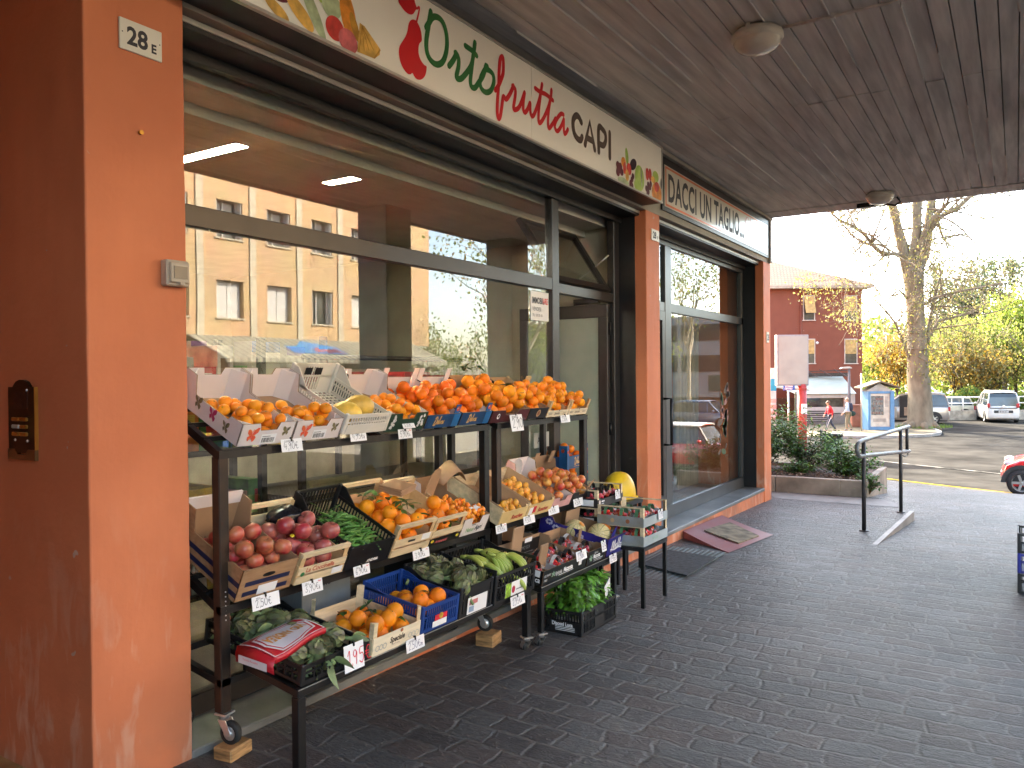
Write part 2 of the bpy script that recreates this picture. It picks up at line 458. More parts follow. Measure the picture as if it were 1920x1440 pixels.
def stucco_material(name, c1, c2, c3):
    """painted plaster: blotches, faint trowel marks, scuffs and chips that show the render"""
    m, N, L, b = nodes(name)
    tc = N.new('ShaderNodeTexCoord')
    def nz(s, d=6, st=None, dist=0):
        n = N.new('ShaderNodeTexNoise'); n.inputs['Scale'].default_value = s; n.inputs['Detail'].default_value = d; n.inputs['Distortion'].default_value = dist
        if st:
            mp = N.new('ShaderNodeMapping'); mp.inputs['Scale'].default_value = st; L.new(tc.outputs['Object'], mp.inputs[0]); L.new(mp.outputs[0], n.inputs[0])
        else: L.new(tc.outputs['Object'], n.inputs[0])
        return n.outputs['Fac']
    def ramp(f, a, bb, ca, cb):
        r = N.new('ShaderNodeValToRGB'); r.color_ramp.elements[0].position = a; r.color_ramp.elements[1].position = bb
        r.color_ramp.elements[0].color = (*ca,1); r.color_ramp.elements[1].color = (*cb,1); L.new(f, r.inputs[0]); return r.outputs[0]
    def mixer(f, a, bb):
        x = N.new('ShaderNodeMixRGB')
        if isinstance(f, float): x.inputs[0].default_value = f
        else: L.new(f, x.inputs[0])
        L.new(a, x.inputs[1])
        if isinstance(bb, tuple): x.inputs[2].default_value = (*bb,1)
        else: L.new(bb, x.inputs[2])
        return x.outputs[0]
    base = ramp(nz(1.7, 8), .35, .68, c2, c1)
    streak = ramp(nz(1, 5, (9, 9, .8)), .45, .75, (0,0,0), (.35,.35,.35))
    base = mixer(streak, base, c2)
    # scuffs lower down
    sp = N.new('ShaderNodeSeparateXYZ'); L.new(tc.outputs['Object'], sp.inputs[0])
    low = N.new('ShaderNodeMapRange'); low.inputs[1].default_value = 1.15; low.inputs[2].default_value = .0; L.new(sp.outputs[2], low.inputs[0])
    sc = ramp(nz(2.2, 10, (5, 5, 1.6), .6), .54, .66, (0,0,0), (.8,.8,.8))
    mm = N.new('ShaderNodeMixRGB'); mm.blend_type = 'MULTIPLY'; mm.inputs[0].default_value = 1; L.new(sc, mm.inputs[1]); L.new(low.outputs[0], mm.inputs[2])
    base = mixer(mm.outputs[0], base, c3)
    chips = ramp(nz(7, 3), .735, .742, (0,0,0), (1,1,1))
    base = mixer(chips, base, (.5,.36,.28))
    grime = N.new('ShaderNodeMapRange'); grime.inputs[1].default_value = .35; grime.inputs[2].default_value = -.1; L.new(sp.outputs[2], grime.inputs[0])
    gm = N.new('ShaderNodeMixRGB'); gm.blend_type = 'MULTIPLY'; gm.inputs[0].default_value = 1; L.new(grime.outputs[0], gm.inputs[1]); L.new(ramp(nz(3, 8), .38, .7, (0,0,0), (.75,.75,.75)), gm.inputs[2])
    base = mixer(gm.outputs[0], base, (.22,.13,.09))
    base = mixer(ramp(nz(.9, 4, (1.4,1.4,1), .8), .5, .72, (0,0,0), (.3,.3,.3)), base, (c2[0]*.72, c2[1]*.66, c2[2]*.66))
    L.new(base, b.inputs['Base Color']); b.inputs['Roughness'].default_value = .62; b.inputs['Specular IOR Level'].default_value = .35
    bp = N.new('ShaderNodeBump'); bp.inputs['Strength'].default_value = .25; bp.inputs['Distance'].default_value = .006
    L.new(nz(38, 6), bp.inputs['Height']); L.new(bp.outputs[0], b.inputs['Normal'])
    return m
SETTS = setts_material()
STUCCO = stucco_material('orange_stucco', (.66,.215,.095), (.56,.172,.075), (.68,.40,.28))
ASPHALT = mat('asphalt', (.046,.043,.038), .95, spec=.04, var=.25, vs=.9, bump=.3, bs=60, detail=10)
TERRA = mat('bare_ground', (.13,.12,.09), .95, var=.3, vs=.3)
BOARDC = mat('board_marked_concrete', (.72,.695,.655), .9, spec=.2, var=.11, vs=2.5, bump=.6, bs=45, stretch=(6,.5,1), detail=10)
CONC = mat('grey_beige_concrete', (.36,.335,.28), .8, var=.12, vs=2, bump=.2, bs=30)
STONE = mat('grey_sill_stone', (.17,.175,.17), .5, var=.2, vs=2.2, bump=.2, bs=40)
FRAME = mat('dark_bronze_aluminium', (.040,.033,.029), .32, .25, var=.08)
FRAME2 = mat('grey_anodised_aluminium', (.085,.087,.088), .35, .4, var=.08)
BLACKM = mat('black_steel', (.014,.013,.013), .33, .2, var=.25, vs=9, bump=.05)
BLACKP = mat('black_sheet', (.012,.012,.013), .42, .1, var=.15)
INWALL = mat('shop_wall_paint', (.46,.43,.33), .8, var=.05)
INCEIL = mat('shop_ceiling_paint', (.52,.50,.44), .8, var=.05)
INFLOOR = mat('shop_floor_tile', (.16,.13,.10), .35, var=.15)
GLASS = glass('shop_glass', (.86,.90,.85), 2.4)
CLEAR = clear('clear_inner_face')
FROST = mat('frosted_film', (.42,.45,.36), .35, var=.05, trans=.35)
ALU = mat('bare_aluminium', (.55,.54,.52), .35, .8, var=.05)
CHROME = mat('chrome', (.74,.74,.74), .32, .85, var=.05)
RUBBER = mat('black_rubber', (.02,.02,.02), .7)
WHITE = mat('white_acrylic', (.87,.84,.77), .25, var=.02, vs=1.5)
PAPERW = mat('white_card', (.82,.81,.80), .6, var=.02)
INK = mat('black_ink', (.03,.028,.035), .6)
INKV = mat('violet_ink', (.07,.05,.16), .6)
INKR = mat('red_ink', (.75,.03,.05), .6)

def ground_sheet(name, poly_rows, m, dz, kind='structure'):
    """strip mesh over rows of (y, x0, x1)"""
    mb = MB(); vs = []; fs = []
    for y, x0, x1 in poly_rows: vs += [(x0, y, gz(y)+dz), (x1, y, gz(y)+dz)]
    for i in range(len(poly_rows)-1): fs.append((2*i, 2*i+1, 2*i+3, 2*i+2))
    mb.add(vs, fs, True)
    return struct(name, mb, m, kind)
ys = [-80,-20,-6,2,7,12.5,13.5,15,17,18.5,20,21.5,23,24.5,27,30,40,60,100,200,600]
ground_sheet('ground', [(y, -400, 400) for y in ys], TERRA, -.012)
ground_sheet('road', [(y, -30, 140) for y in [-80,-20,-6,2,7,12.5,13.5,15,17,18.5,20,21.5,23,24.5,27,30,40,60,120]], ASPHALT, -.006)
# stone pavement of the arcade, running out and down to the street
rows = [(y, -2.96 if y < 11.6 else -9, 2.6) for y in (-8,-2,2,4.5,7,9.5,11.55)] + [(11.56,-9,2.6)] + [(y, -9, 2.6) for y in (12.5,14,15.5,17,18.5)] + [(20,-9,2.2),(21.3,-9,1.2),(22.5,-9,-.1),(23.7,-9,-1.6),(24.6,-9,-3.2),(25.4,-9,-5)]
ground_sheet('pavement', rows, SETTS, 0)
mb = MB()
mb.box(-9, -2.96, -8, 1.675, -.06, .012)
struct('entrance_floor', mb, mat('entrance_floor_paint', (.42,.26,.10), .6, var=.15, vs=6))
# pale stone strip where the arcade ends
ground_sheet('pavement_strip', [(11.62,-2.9,-1.2),(12.35,-3.3,-1.6)], mat('pale_paving', (.13,.12,.11), .6, var=.15, vs=6, bump=.3, bs=40), .004)
mb = MB(); mb.box(12.6, 21, -12, 36, -1.44, -1.32); mb.box(12.4, 12.6, -12, 36, -1.44, -1.32)  # pale paving added across the street to bounce sunlight under the arcade
struct('bounce_sidewalk', mb, mat('pale_concrete_paving', (.27,.25,.21), .8, var=.1, vs=1.5))
# yellow line beside the road edge
YEL = mat('yellow_road_paint', (.42,.30,.03), .9, spec=.05, var=.35, vs=5)
def ribbon(name, pts, w, m, dz):
    mb = MB(); vs = []
    for i, (x, y) in enumerate(pts):
        a = Vector(pts[max(i-1,0)]); c = Vector(pts[min(i+1, len(pts)-1)]); d = (c-a).normalized()
        for s in (-1, 1):
            q = (x - d.y*s*w/2, y + d.x*s*w/2); vs.append((*q, gz(q[1])+dz))
    mb.add(vs, [(2*i, 2*i+1, 2*i+3, 2*i+2) for i in range(len(pts)-1)])
    return struct(name, mb, m)
ribbon('yellow_line', [(-6,26.6),(-4.2,25.7),(-2.6,24.5),(-1.2,23.6),(0,22.7)], .16, YEL, .006)
ribbon('white_line', [(-14,38.6),(-8,33.2),(-3,29.6),(4,25.2),(9,23)], .12, mat('white_road_paint', (.22,.21,.19), .9, spec=.05, var=.4, vs=3), .006)

# ---- the building
def uneven(o, lv):
    """hand-laid plaster: worn, slightly wavy faces and corners"""
    b = o.modifiers.new('bevel', 'BEVEL'); b.width = .007; b.segments = 2
    s = o.modifiers.new('sub', 'SUBSURF'); s.subdivision_type = 'SIMPLE'; s.levels = s.render_levels = lv
    t = bpy.data.textures.new('plaster_waves', 'CLOUDS'); t.noise_scale = .16; t.noise_depth = 4
    d = o.modifiers.new('waves', 'DISPLACE'); d.texture = t; d.strength = .009; d.mid_level = .5; d.texture_coords = 'GLOBAL'
    for p in o.data.polygons: p.use_smooth = False
B = thing('arcade_building', 'orange plastered building with a concrete arcade ceiling over the shop fronts', 'building', (-3, 6.5, 0))
def bpart(name, mb, m, label=None, bevel=0): return part(name, mb, m, B, True, label, bevel)
mb = MB(); mb.box(-6.2, -2.95, 1.675, 2.104, -.25, 3.83); uneven(bpart('pillar', mb, STUCCO, 'wide orange pillar with the number 28 E'), 6)
mb = MB(); mb.box(-3.066, -2.95, 7.047, 7.382, -.3, 3.17); uneven(bpart('pillar', mb, STUCCO, 'orange pillar between the two shop fronts'), 4)
mb = MB(); mb.box(-3.066, -2.95, 11.18, 11.535, -.4, 3.17); mb.box(-9, -3.27, 11.24, 11.535, -.5, 3.83); mb.box(-3.27, -3.066, 11.36, 11.535, -.5, 3.17); bpart('pillar', mb, STUCCO, 'orange corner pillar at the far end of the arcade', .006)
mb = MB(); mb.box(-3.27, -2.953, 2.104, 11.535, 3.17, 3.83); bpart('lintel', mb, CONC)
# reveals beside the pillars (roller shutter guides)
mb = MB()
for y in (7.047, 11.18): mb.box(-3.3, -3.066, y, y+.02 if y < 8 else y+.06, .03, 3.17)
mb.box(-3.3, -3.066, 7.36, 7.382, .03, 3.17)
for a, b_ in ((2.104, 7.047), (7.382, 11.18)): mb.box(-3.2, -3.02, a, b_, 3.12, 3.168); mb.box(-3.24, -3.2, a, b_, 3.07, 3.168)
bpart('shutter_box', mb, BLACKP)
mb = MB()
for a, b_ in ((2.104, 7.047), (7.382, 11.18)): mb.box(-3.019, -3.012, a, b_, 3.14, 3.165)
bpart('shutter_rail', mb, ALU)
# sills and plinths
for a, b_ in ((2.104, 7.047), (7.382, 11.18)):
    mb = MB(); mb.box(-3.32, -2.948, a, b_, -.012, .03); bpart('sill', mb, STONE, bevel=.006)
    mb = MB(); mb.box(-3.2, -2.962, a, b_, -.5, -.012); bpart('plinth', mb, STUCCO)
# shop rooms
mb = MB(); mb.box(-9, -3.3, 7.1, 7.34, 0, 3.4); mb.box(-9.2, -9, 1.7, 11.5, 0, 3.4); bpart('inner_wall', mb, INWALL)
mb = MB(); mb.box(-9, -3.3, 2.104, 11.3, 3.12, 3.3); bpart('inner_ceiling', mb, INCEIL)
mb = MB(); mb.box(-9, -3.3, 2.104, 11.3, -.2, .028); bpart('inner_floor', mb, INFLOOR)
mb = MB(); mb.box(-9, -3.62, 2.104, 11.2, 2.98, 3.118); mb.box(-3.62,-3.35,2.104,7.05,3.04,3.118); bpart('ceiling_bulkhead', mb, INCEIL)
# board-marked ceiling: single boards, each a little proud or shy, butt joints staggered about the pour line
mb = MB(); rnd = random.Random(3)
x = -2.95
while x < .76:
    w = rnd.uniform(.105, .145); y = -8
    for y1 in (-2.2, 2.3, 6.87, 11.12):
        y1 += rnd.uniform(-.03, .03) if y1 < 11 else 0
        dz = rnd.uniform(-.007, .007)
        mb.box(x+.004, min(x+w, .78)-.004, y+.002, y1-.002, 3.828+dz, 3.9)
        if rnd.random() < .55:
            ya = rnd.uniform(y, y1-.5); mb.box(x-.004, x+.0035, ya, rnd.uniform(ya+.3, y1), 3.815, 3.86)      # burr of grout
        y = y1
    x += w
y = 11.12
while y < 11.5:
    mb.box(-2.95, .78, y+.002, y+.1, 3.818+rnd.uniform(-.004,.004), 3.9); y += .105
bpart('ceiling', mb, BOARDC)
mb = MB(); mb.box(-3.3, .8, -9, 11.55, 3.9, 4.0); mb.box(.78, .86, -9, 11.55, 3.80, 4.0); bpart('ceiling_slab', mb, CONC)
mb = MB(); mb.box(-13, .86, -14, 11.55, 4.0, 7.4); bpart('upper_floors', mb, STUCCO)
for y in (-4.1, 1.6, 7.75, 10.75):
    mb = MB(); mb.box(.27, .76, y, y+.5, -.5, 3.9); bpart('column', mb, mat('dark_column_concrete', (.13,.12,.105), .8, bump=.2), bevel=.01)
mb = MB(); mb.box(-9, -6.2, -9, 1.675, -.1, 3.83); mb.box(-6.2, -2.95, -9, -.9, -.1, 3.83); mb.box(-9, .8, -9.3, -9, -.1, 3.83); mb.box(.27, .76, -9, -1.2, -.1, 3.83); bpart('entrance_and_shade_wall', mb, STUCCO)  # entrance recess, plus unseen walls added to darken the pillar's near side

# ---- shop windows (frame > panes)
GX = -3.26
def pane(par, y0, y1, z0, z1, x=GX, m=GLASS, name='pane'):
    mb = MB(); mb.box(x-.008, x, y0, y1, z0, z1)
    ks = [1]*6; ks[3] = 0; mb.m = ks                                   # face 3 looks out to +x
    return part(name, mb, [m, CLEAR], par, True)
def rail(mb, y0, y1, z0, z1, x0=-3.30, x1=-3.235): mb.box(x0, x1, y0, y1, z0, z1)
mb = MB()
rail(mb, 2.104, 5.74, .03, .13); rail(mb, 2.104, 5.74, 2.315, 2.415, -3.30, -3.232); rail(mb, 2.104, 5.74, 3.09, 3.168); rail(mb, 2.104, 2.15, .13, 2.315)
rail(mb, 2.104, 2.15, 2.415, 3.09); rail(mb, 5.74, 5.85, .03, 3.168, -3.302, -3.228)
wf = bpart('shop_window', mb, FRAME, 'long greengrocer window with a mid rail', .004)
pane(wf, 2.15, 5.74, .13, 2.315); pane(wf, 2.15, 5.74, 2.415, 3.09)
mb = MB()
rail(mb, 6.93, 7.047, .03, 3.168, -3.302, -3.228); rail(mb, 5.85, 6.93, 2.30, 2.385); rail(mb, 5.85, 6.93, 3.10, 3.168)
df = bpart('door_frame', mb, FRAME, bevel=.004)
# hopper light above the door, tipped inwards, hinged at its sill
T = Matrix.Translation((-3.265, 0, 2.40)) @ Matrix.Rotation(R(-33), 4, 'Y')
mb = MB().xf(T)
mb.box(-.03, .02, 5.87, 6.90, 0, .06); mb.box(-.03, .02, 5.87, 6.90, .63, .69); mb.box(-.03, .02, 5.87, 5.93, .06, .63); mb.box(-.03, .02, 6.84, 6.90, .06, .63)
hp = bpart('hopper_window', mb, FRAME)
mb = MB().xf(T); mb.box(-.008, 0, 5.93, 6.84, .06, .63); mb.m = [1,1,1,0,1,1]; part('pane', mb, [GLASS, CLEAR], hp, True)
mb = MB(); mb.tube([(-3.27, 6.9, 2.75), (-3.44, 6.88, 2.62)], .008, 6); part('stay', mb, ALU, hp, True)
# glazed door leaf, open into the shop
mb = MB(); x0, x1, y0, y1 = -4.25, -3.27, 6.86, 6.91
mb.box(x0, x1, y0, y1, .05, .2); mb.box(x0, x1, y0, y1, 2.16, 2.285); mb.box(x0, x0+.09, y0, y1, .2, 2.16); mb.box(x1-.1, x1, y0, y1, .2, 2.16)
dl = bpart('door', mb, FRAME, 'open dark framed door leaf with a frosted panel', .004)
mb = MB(); mb.box(x0+.09, x1-.1, 6.875, 6.89, .2, 2.16); part('pane', mb, FROST, dl, True)
for z in (.45, 1.1, 2.05): mb = MB(); mb.tube([(-3.262, 6.895, z-.06), (-3.262, 6.895, z+.06)], .016, 8); part('hinge', mb, BLACKM, dl, True)
mb = MB(); mb.box(-3.6, -3.34, 6.80, 6.86, 2.30, 2.34); mb.bar((-3.35, 6.83, 2.31), (-3.62, 6.85, 2.29), .015); part('door_closer', mb, BLACKM, dl, True)
# second shop: door and window in grey aluminium
mb = MB()
rail(mb, 7.382, 11.18, .03, .17); rail(mb, 8.42, 11.18, 2.30, 2.40); rail(mb, 7.382, 11.18, 3.02, 3.168); rail(mb, 8.24, 8.42, .17, 3.02, -3.302, -3.23)
rail(mb, 11.10, 11.18, .17, 3.02); rail(mb, 7.382, 7.44, .17, 3.02); rail(mb, 7.44, 8.24, 2.30, 2.40)
w2 = bpart('shop_window', mb, FRAME2, 'hairdresser window with grey frame and glazed door', .004)
pane(w2, 8.42, 11.10, .17, 2.30); pane(w2, 8.42, 11.10, 2.40, 3.02); pane(w2, 7.44, 8.24, 2.40, 3.02)
mb = MB(); rail(mb, 7.45, 8.23, .17, .3, -3.29, -3.23); rail(mb, 7.45, 8.23, 2.2, 2.30, -3.29, -3.23); rail(mb, 7.45, 7.53, .3, 2.2, -3.29, -3.23); rail(mb, 8.15, 8.23, .3, 2.2, -3.29, -3.23)
d2 = bpart('door', mb, FRAME, 'closed glazed door with a black pull handle')
pane(d2, 7.53, 8.15, .3, 2.2)
mb = MB(); mb.tube([(-3.235, 8.19, 1.35), (-3.15, 8.19, 1.35), (-3.15, 8.19, .85), (-3.235, 8.19, .85)], .017, 8); part('handle', mb, BLACKM, d2, True)
# small decal of leaves and a flower on the glass
mb = MB(); rnd = random.Random(5)
for i in range(26):
    k = rnd.choice((0,0,1,2)); mb.mat(k); y = 10.35 + rnd.gauss(0, .10); z = .95 + rnd.gauss(0, .2); a = rnd.uniform(0, PI); l = rnd.uniform(.05, .12)
    mb.add([(GX+.003, y+math.cos(t)*l*math.cos(a)-math.sin(t)*l*.4*math.sin(a), z+math.cos(t)*l*math.sin(a)+math.sin(t)*l*.4*math.cos(a)) for t in [q*PI/4 for q in range(8)]], [tuple(range(8))])
part('decal', mb, [mat('decal_brown', (.10,.06,.04), .6), mat('decal_green', (.06,.10,.04), .6), mat('decal_pink', (.35,.16,.14), .6)], w2, True)
# unseen block added behind the arcade to cast the shadow on the forecourt
mb = MB(); mb.box(-34, -8.4, 12.2, 28.6, -1.6, 12.5); mb.box(-34.4, -8.0, 11.9, 29, 12.5, 12.8)
solo('added_shade_block', mb, STUCCO, 'unseen orange plastered block added behind the arcade end to shade the forecourt', 'building')
# ------------------------------------------------------------------ signs and fittings on the front
SIGN = {
'pear': [[[3.373,3.538],[3.399,3.541],[3.422,3.526],[3.441,3.5],[3.448,3.465],[3.445,3.446],[3.425,3.424],[3.418,3.395],[3.42,3.365],[3.438,3.338],[3.467,3.323],[3.487,3.322],[3.484,3.292],[3.468,3.259],[3.437,3.233],[3.403,3.224],[3.379,3.232],[3.363,3.246],[3.347,3.233],[3.319,3.23],[3.287,3.247],[3.263,3.277],[3.253,3.318],[3.26,3.355],[3.285,3.39],[3.313,3.43],[3.327,3.464],[3.335,3.497],[3.351,3.524]]],
'leaf': [[[3.403,3.681],[3.388,3.649],[3.402,3.621],[3.409,3.612],[3.395,3.594],[3.38,3.573],[3.361,3.559],[3.333,3.553],[3.301,3.558],[3.274,3.571],[3.254,3.587],[3.262,3.622],[3.294,3.658],[3.354,3.692]]],
'stem': [[[3.407,3.608],[3.428,3.625],[3.421,3.589],[3.404,3.54]]],
'green': [[[3.53,3.64],[3.517,3.588],[3.5,3.521],[3.488,3.468],[3.487,3.424],[3.498,3.391],[3.522,3.369],[3.562,3.36],[3.598,3.369],[3.634,3.396],[3.661,3.443],[3.675,3.495],[3.676,3.54],[3.666,3.581],[3.643,3.617],[3.607,3.631],[3.566,3.625],[3.536,3.605],[3.51,3.568],[3.485,3.534]],[[3.694,3.391],[3.73,3.431],[3.757,3.469],[3.763,3.49]],[[3.758,3.488],[3.779,3.479],[3.79,3.454],[3.784,3.41],[3.766,3.356],[3.777,3.343],[3.816,3.358],[3.867,3.407],[3.914,3.465],[3.938,3.529],[3.957,3.616]],[[3.938,3.533],[3.919,3.443],[3.906,3.373],[3.917,3.34],[3.952,3.344],[3.988,3.382],[4.042,3.446],[4.074,3.517]],[[3.858,3.563],[3.932,3.557],[3.973,3.544]],[[4.088,3.516],[4.044,3.466],[4.008,3.403],[4.02,3.362],[4.07,3.351],[4.126,3.381],[4.159,3.44],[4.152,3.483],[4.112,3.497],[4.072,3.493]]],
'red': [[[4.174,3.395],[4.209,3.432],[4.241,3.48],[4.269,3.539],[4.27,3.616],[4.259,3.633],[4.235,3.608],[4.222,3.537],[4.213,3.438],[4.198,3.333],[4.195,3.257],[4.209,3.228],[4.229,3.25],[4.245,3.305],[4.266,3.382],[4.297,3.374],[4.341,3.417],[4.379,3.471],[4.387,3.488]],[[4.379,3.484],[4.411,3.472],[4.41,3.429],[4.388,3.345],[4.413,3.341],[4.454,3.367],[4.493,3.422],[4.528,3.485]],[[4.528,3.485],[4.514,3.428],[4.509,3.369],[4.53,3.355],[4.564,3.385],[4.595,3.434]],[[4.6,3.435],[4.599,3.39],[4.611,3.358],[4.642,3.366],[4.687,3.433],[4.729,3.513],[4.761,3.611]],[[4.739,3.534],[4.714,3.427],[4.708,3.348],[4.726,3.337],[4.768,3.373],[4.834,3.46],[4.878,3.547],[4.891,3.611]],[[4.873,3.536],[4.847,3.441],[4.839,3.35],[4.86,3.337],[4.908,3.382],[4.947,3.426]],[[5.066,3.486],[5.026,3.48],[4.966,3.426],[4.936,3.376],[4.95,3.346],[4.984,3.35],[5.035,3.401],[5.07,3.454]],[[5.07,3.451],[5.069,3.382],[5.079,3.353],[5.104,3.367],[5.13,3.397]],[[4.667,3.556],[4.734,3.551],[4.817,3.557],[4.911,3.544]]],
'capi': [[[5.344,3.504],[5.3,3.534],[5.255,3.529],[5.215,3.487],[5.212,3.435],[5.235,3.389],[5.285,3.365],[5.331,3.369],[5.354,3.398]],[[5.403,3.352],[5.485,3.543],[5.566,3.353]],[[5.43,3.412],[5.53,3.41]],[[5.636,3.353],[5.639,3.54],[5.712,3.543],[5.756,3.521],[5.762,3.472],[5.722,3.423],[5.644,3.416]],[[5.838,3.55],[5.837,3.352]]],
}
def fx(x): return lambda u, v: (x, u, v)
S1 = thing('shop_sign', 'long white fascia sign reading Ortofrutta CAPI with printed fruit at both ends', 'shop sign', (-2.85, 4.5, 3.45))
mb = MB(); mb.box(-2.95, -2.762, 1.9, 6.955, 3.19, 3.7); part('box', mb, BLACKP, S1, True)
mb = MB(); mb.box(-2.762, -2.75, 1.9, 4.617, 3.2, 3.69); mb.box(-2.762, -2.75, 4.622, 6.945, 3.2, 3.69); part('panel', mb, WHITE, S1, True)
mb = MB(); mb.box(-2.765, -2.742, 1.9, 6.957, 3.69, 3.706); mb.box(-2.765, -2.742, 1.9, 6.957, 3.184, 3.2); mb.box(-2.765, -2.742, 6.945, 6.957, 3.2, 3.69); part('frame', mb, ALU, S1, True)
GREEN = mat('sign_green', (.02,.16,.035), .4, var=.05); RED = mat('sign_red', (.62,.004,.012), .4, var=.05); BROWN = mat('sign_brown', (.10,.065,.05), .4, var=.05)
F = fx(-2.7485)
mb = MB()
for s in SIGN['green']: stroke(mb, s, .036, F, taper=False)
part('lettering', mb, GREEN, S1, True, 'green script letters Orto')
mb = MB()
for s in SIGN['red']: stroke(mb, s, .033, F)
part('lettering', mb, RED, S1, True, 'red script letters frutta')
mb = MB()
for i, s in enumerate(SIGN['capi']): stroke(mb, s, .050, F, smooth=i in (0, 3))
part('lettering', mb, BROWN, S1, True, 'brown capitals CAPI')
mb = MB()
for k in ('pear', 'leaf'):
    P = smooth_line(SIGN[k][0] + SIGN[k][0][:1], 3); mb.add([F(p.x, p.y) for p in P[:-1]], [tuple(range(len(P)-1))])
for s in SIGN['stem']: stroke(mb, s, .012, F)
part('pear_print', mb, RED, S1, True)
PR = {}
def pm(n, c, c2=None): return mat('print_'+n, c, .35, var=.2, vs=14, col2=c2)
def oval(mb, cu, cv, a, b, ang, x, n=20):
    ca, sa = math.cos(ang), math.sin(ang)
    P = []
    for k in range(n):
        t = 2*PI*k/n; p, q = a*math.cos(t), b*math.sin(t)
        P.append((x, cu+p*ca-q*sa, max(3.2005, min(3.689, cv+p*sa+q*ca))))
    mb.add(P, [tuple(range(n))])
cols = [pm('yellow', (.72,.42,.09)), pm('pale_green', (.42,.50,.30)), pm('red', (.60,.05,.04)), pm('orange', (.75,.27,.03)), pm('grape', (.12,.015,.03)),
        pm('leaf', (.30,.48,.06), (.45,.6,.15)), pm('pink', (.62,.14,.15)), pm('aubergine', (.03,.01,.02)), pm('dark_yellow', (.5,.25,.03))]
mb = MB()
for i, (k, u, v, a, b_, g) in enumerate([(3,2.30,3.30,.07,.06,.3),(4,2.44,3.33,.08,.06,0),(4,2.36,3.45,.09,.08,0),(2,2.62,3.5,.09,.1,0),(5,2.68,3.46,.05,.1,.3),(3,2.2,3.42,.1,.12,.2),(0,2.10,3.3,.11,.09,-.3),(5,2.45,3.52,.12,.06,.4),
        (1,2.70,3.56,.1,.07,.2),(0,2.43,3.232,.075,.028,-.42),(0,2.565,3.268,.10,.038,-.62),(1,2.64,3.31,.15,.034,-1.0),(1,2.765,3.375,.065,.06,0),(2,2.785,3.275,.062,.058,0),(3,2.875,3.37,.052,.12,.25),(8,2.92,3.33,.025,.07,.4),(6,2.873,3.245,.066,.058,-.2)]):
    mb.mat(k); oval(mb, u, v, a, b_, g, -2.7488+.00012*i)
mb.mat(0)
mb.add([(-2.7465, 2.955,3.365),(-2.7465,2.99,3.36),(-2.7465,3.105,3.285),(-2.7465,3.10,3.255),(-2.7465,3.06,3.222),(-2.7465,2.935,3.215)], [(0,1,2,3,4,5)])
mb.mat(8)
for q in (.0,.25,.5,.75): mb.bar((-2.7462, 2.972, 3.355), (-2.7462, 2.95+.14*q, 3.225+.05*q), .0035, .0006, up=(1,0,0))
mb.bar((-2.7462, 3.104, 3.282), (-2.7462, 3.06, 3.225), .008, .0006, up=(1,0,0))
part('fruit_print', mb, cols, S1, True, 'printed melons, apples, pepper and bananas')
mb = MB(); rnd = random.Random(11); i = 0
def ov(k, u, v, a, b_, g=0):
    global i
    mb.mat(k); oval(mb, u, v, a, b_, g, -2.7488+.00012*(i%24)); i += 1
ov(7,6.30,3.40,.075,.045,.5); ov(5,6.17,3.44,.03,.07,.2)
for _ in range(7): ov(4, 6.02+rnd.uniform(-.04,.05), 3.30+rnd.uniform(-.07,.05), .035, .032)
ov(3,6.10,3.375,.045,.042); ov(2,6.21,3.34,.05,.05); ov(2,6.12,3.33,.03,.05); ov(0,6.17,3.28,.035,.05); 
for _ in range(6): ov(4, 6.26+rnd.uniform(-.03,.03), 3.26+rnd.uniform(-.05,.04), .026, .026)
ov(1,6.09,3.215,.11,.03); ov(5,6.43,3.31,.10,.11,.2); ov(5,6.40,3.24,.09,.05); ov(1,6.47,3.32,.018,.09,.1)
ov(2,6.60,3.38,.035,.055); ov(2,6.67,3.39,.035,.055); ov(5,6.80,3.40,.07,.05); ov(0,6.74,3.36,.05,.03)
for _ in range(9): ov(4, 6.63+rnd.uniform(-.05,.05), 3.26+rnd.uniform(-.06,.05), .028, .028)
ov(3,6.82,3.25,.115,.10); ov(2,6.82,3.31,.06,.045,.3); ov(7,6.925,3.36,.012,.05)
part('fruit_print', mb, cols, S1, True, 'printed grapes, lettuce and peppers')

S2 = thing('shop_sign', 'dark framed enamel sign reading DACCI UN TAGLIO with an orange border', 'shop sign', (-2.94, 9.4, 3.5))
mb = MB(); mb.box(-2.95, -2.93, 7.42, 11.40, 3.235, 3.76); part('panel', mb, mat('sign_dark_metal', (.035,.03,.028), .4, .3), S2, True)
mb = MB(); mb.box(-2.93, -2.926, 7.47, 11.33, 3.275, 3.685); part('face', mb, mat('sign_cream', (.74,.69,.58), .3, var=.03, coat=.3), S2, True)
mb = MB()
for a in ((7.49,11.31,3.66,3.668),(7.49,11.31,3.29,3.30)): mb.box(-2.9258, -2.925, a[0], a[1], a[2]-.006, a[3]+.006)
for y in (7.49, 11.285): mb.box(-2.9258, -2.925, y, y+.025, 3.302, 3.656)
part('border', mb, mat('sign_orange', (.80,.17,.04), .3), S2, True)
mb = MB(); put_text(mb, 'DACCI UN TAGLIO...', fx(-2.9245), .36, .80, bold=.009, space=1.05)
vs = mb.v; w = max(v[1] for v in vs); mb.v = [(v[0], 7.55+v[1]*2.62/w, 3.345+v[2]*1.06) for v in vs]
part('lettering', mb, INK, S2, True)
mb = MB()
FF = lambda u, v: (-2.9243, 10.24+u*.98, 3.34+v*.30)
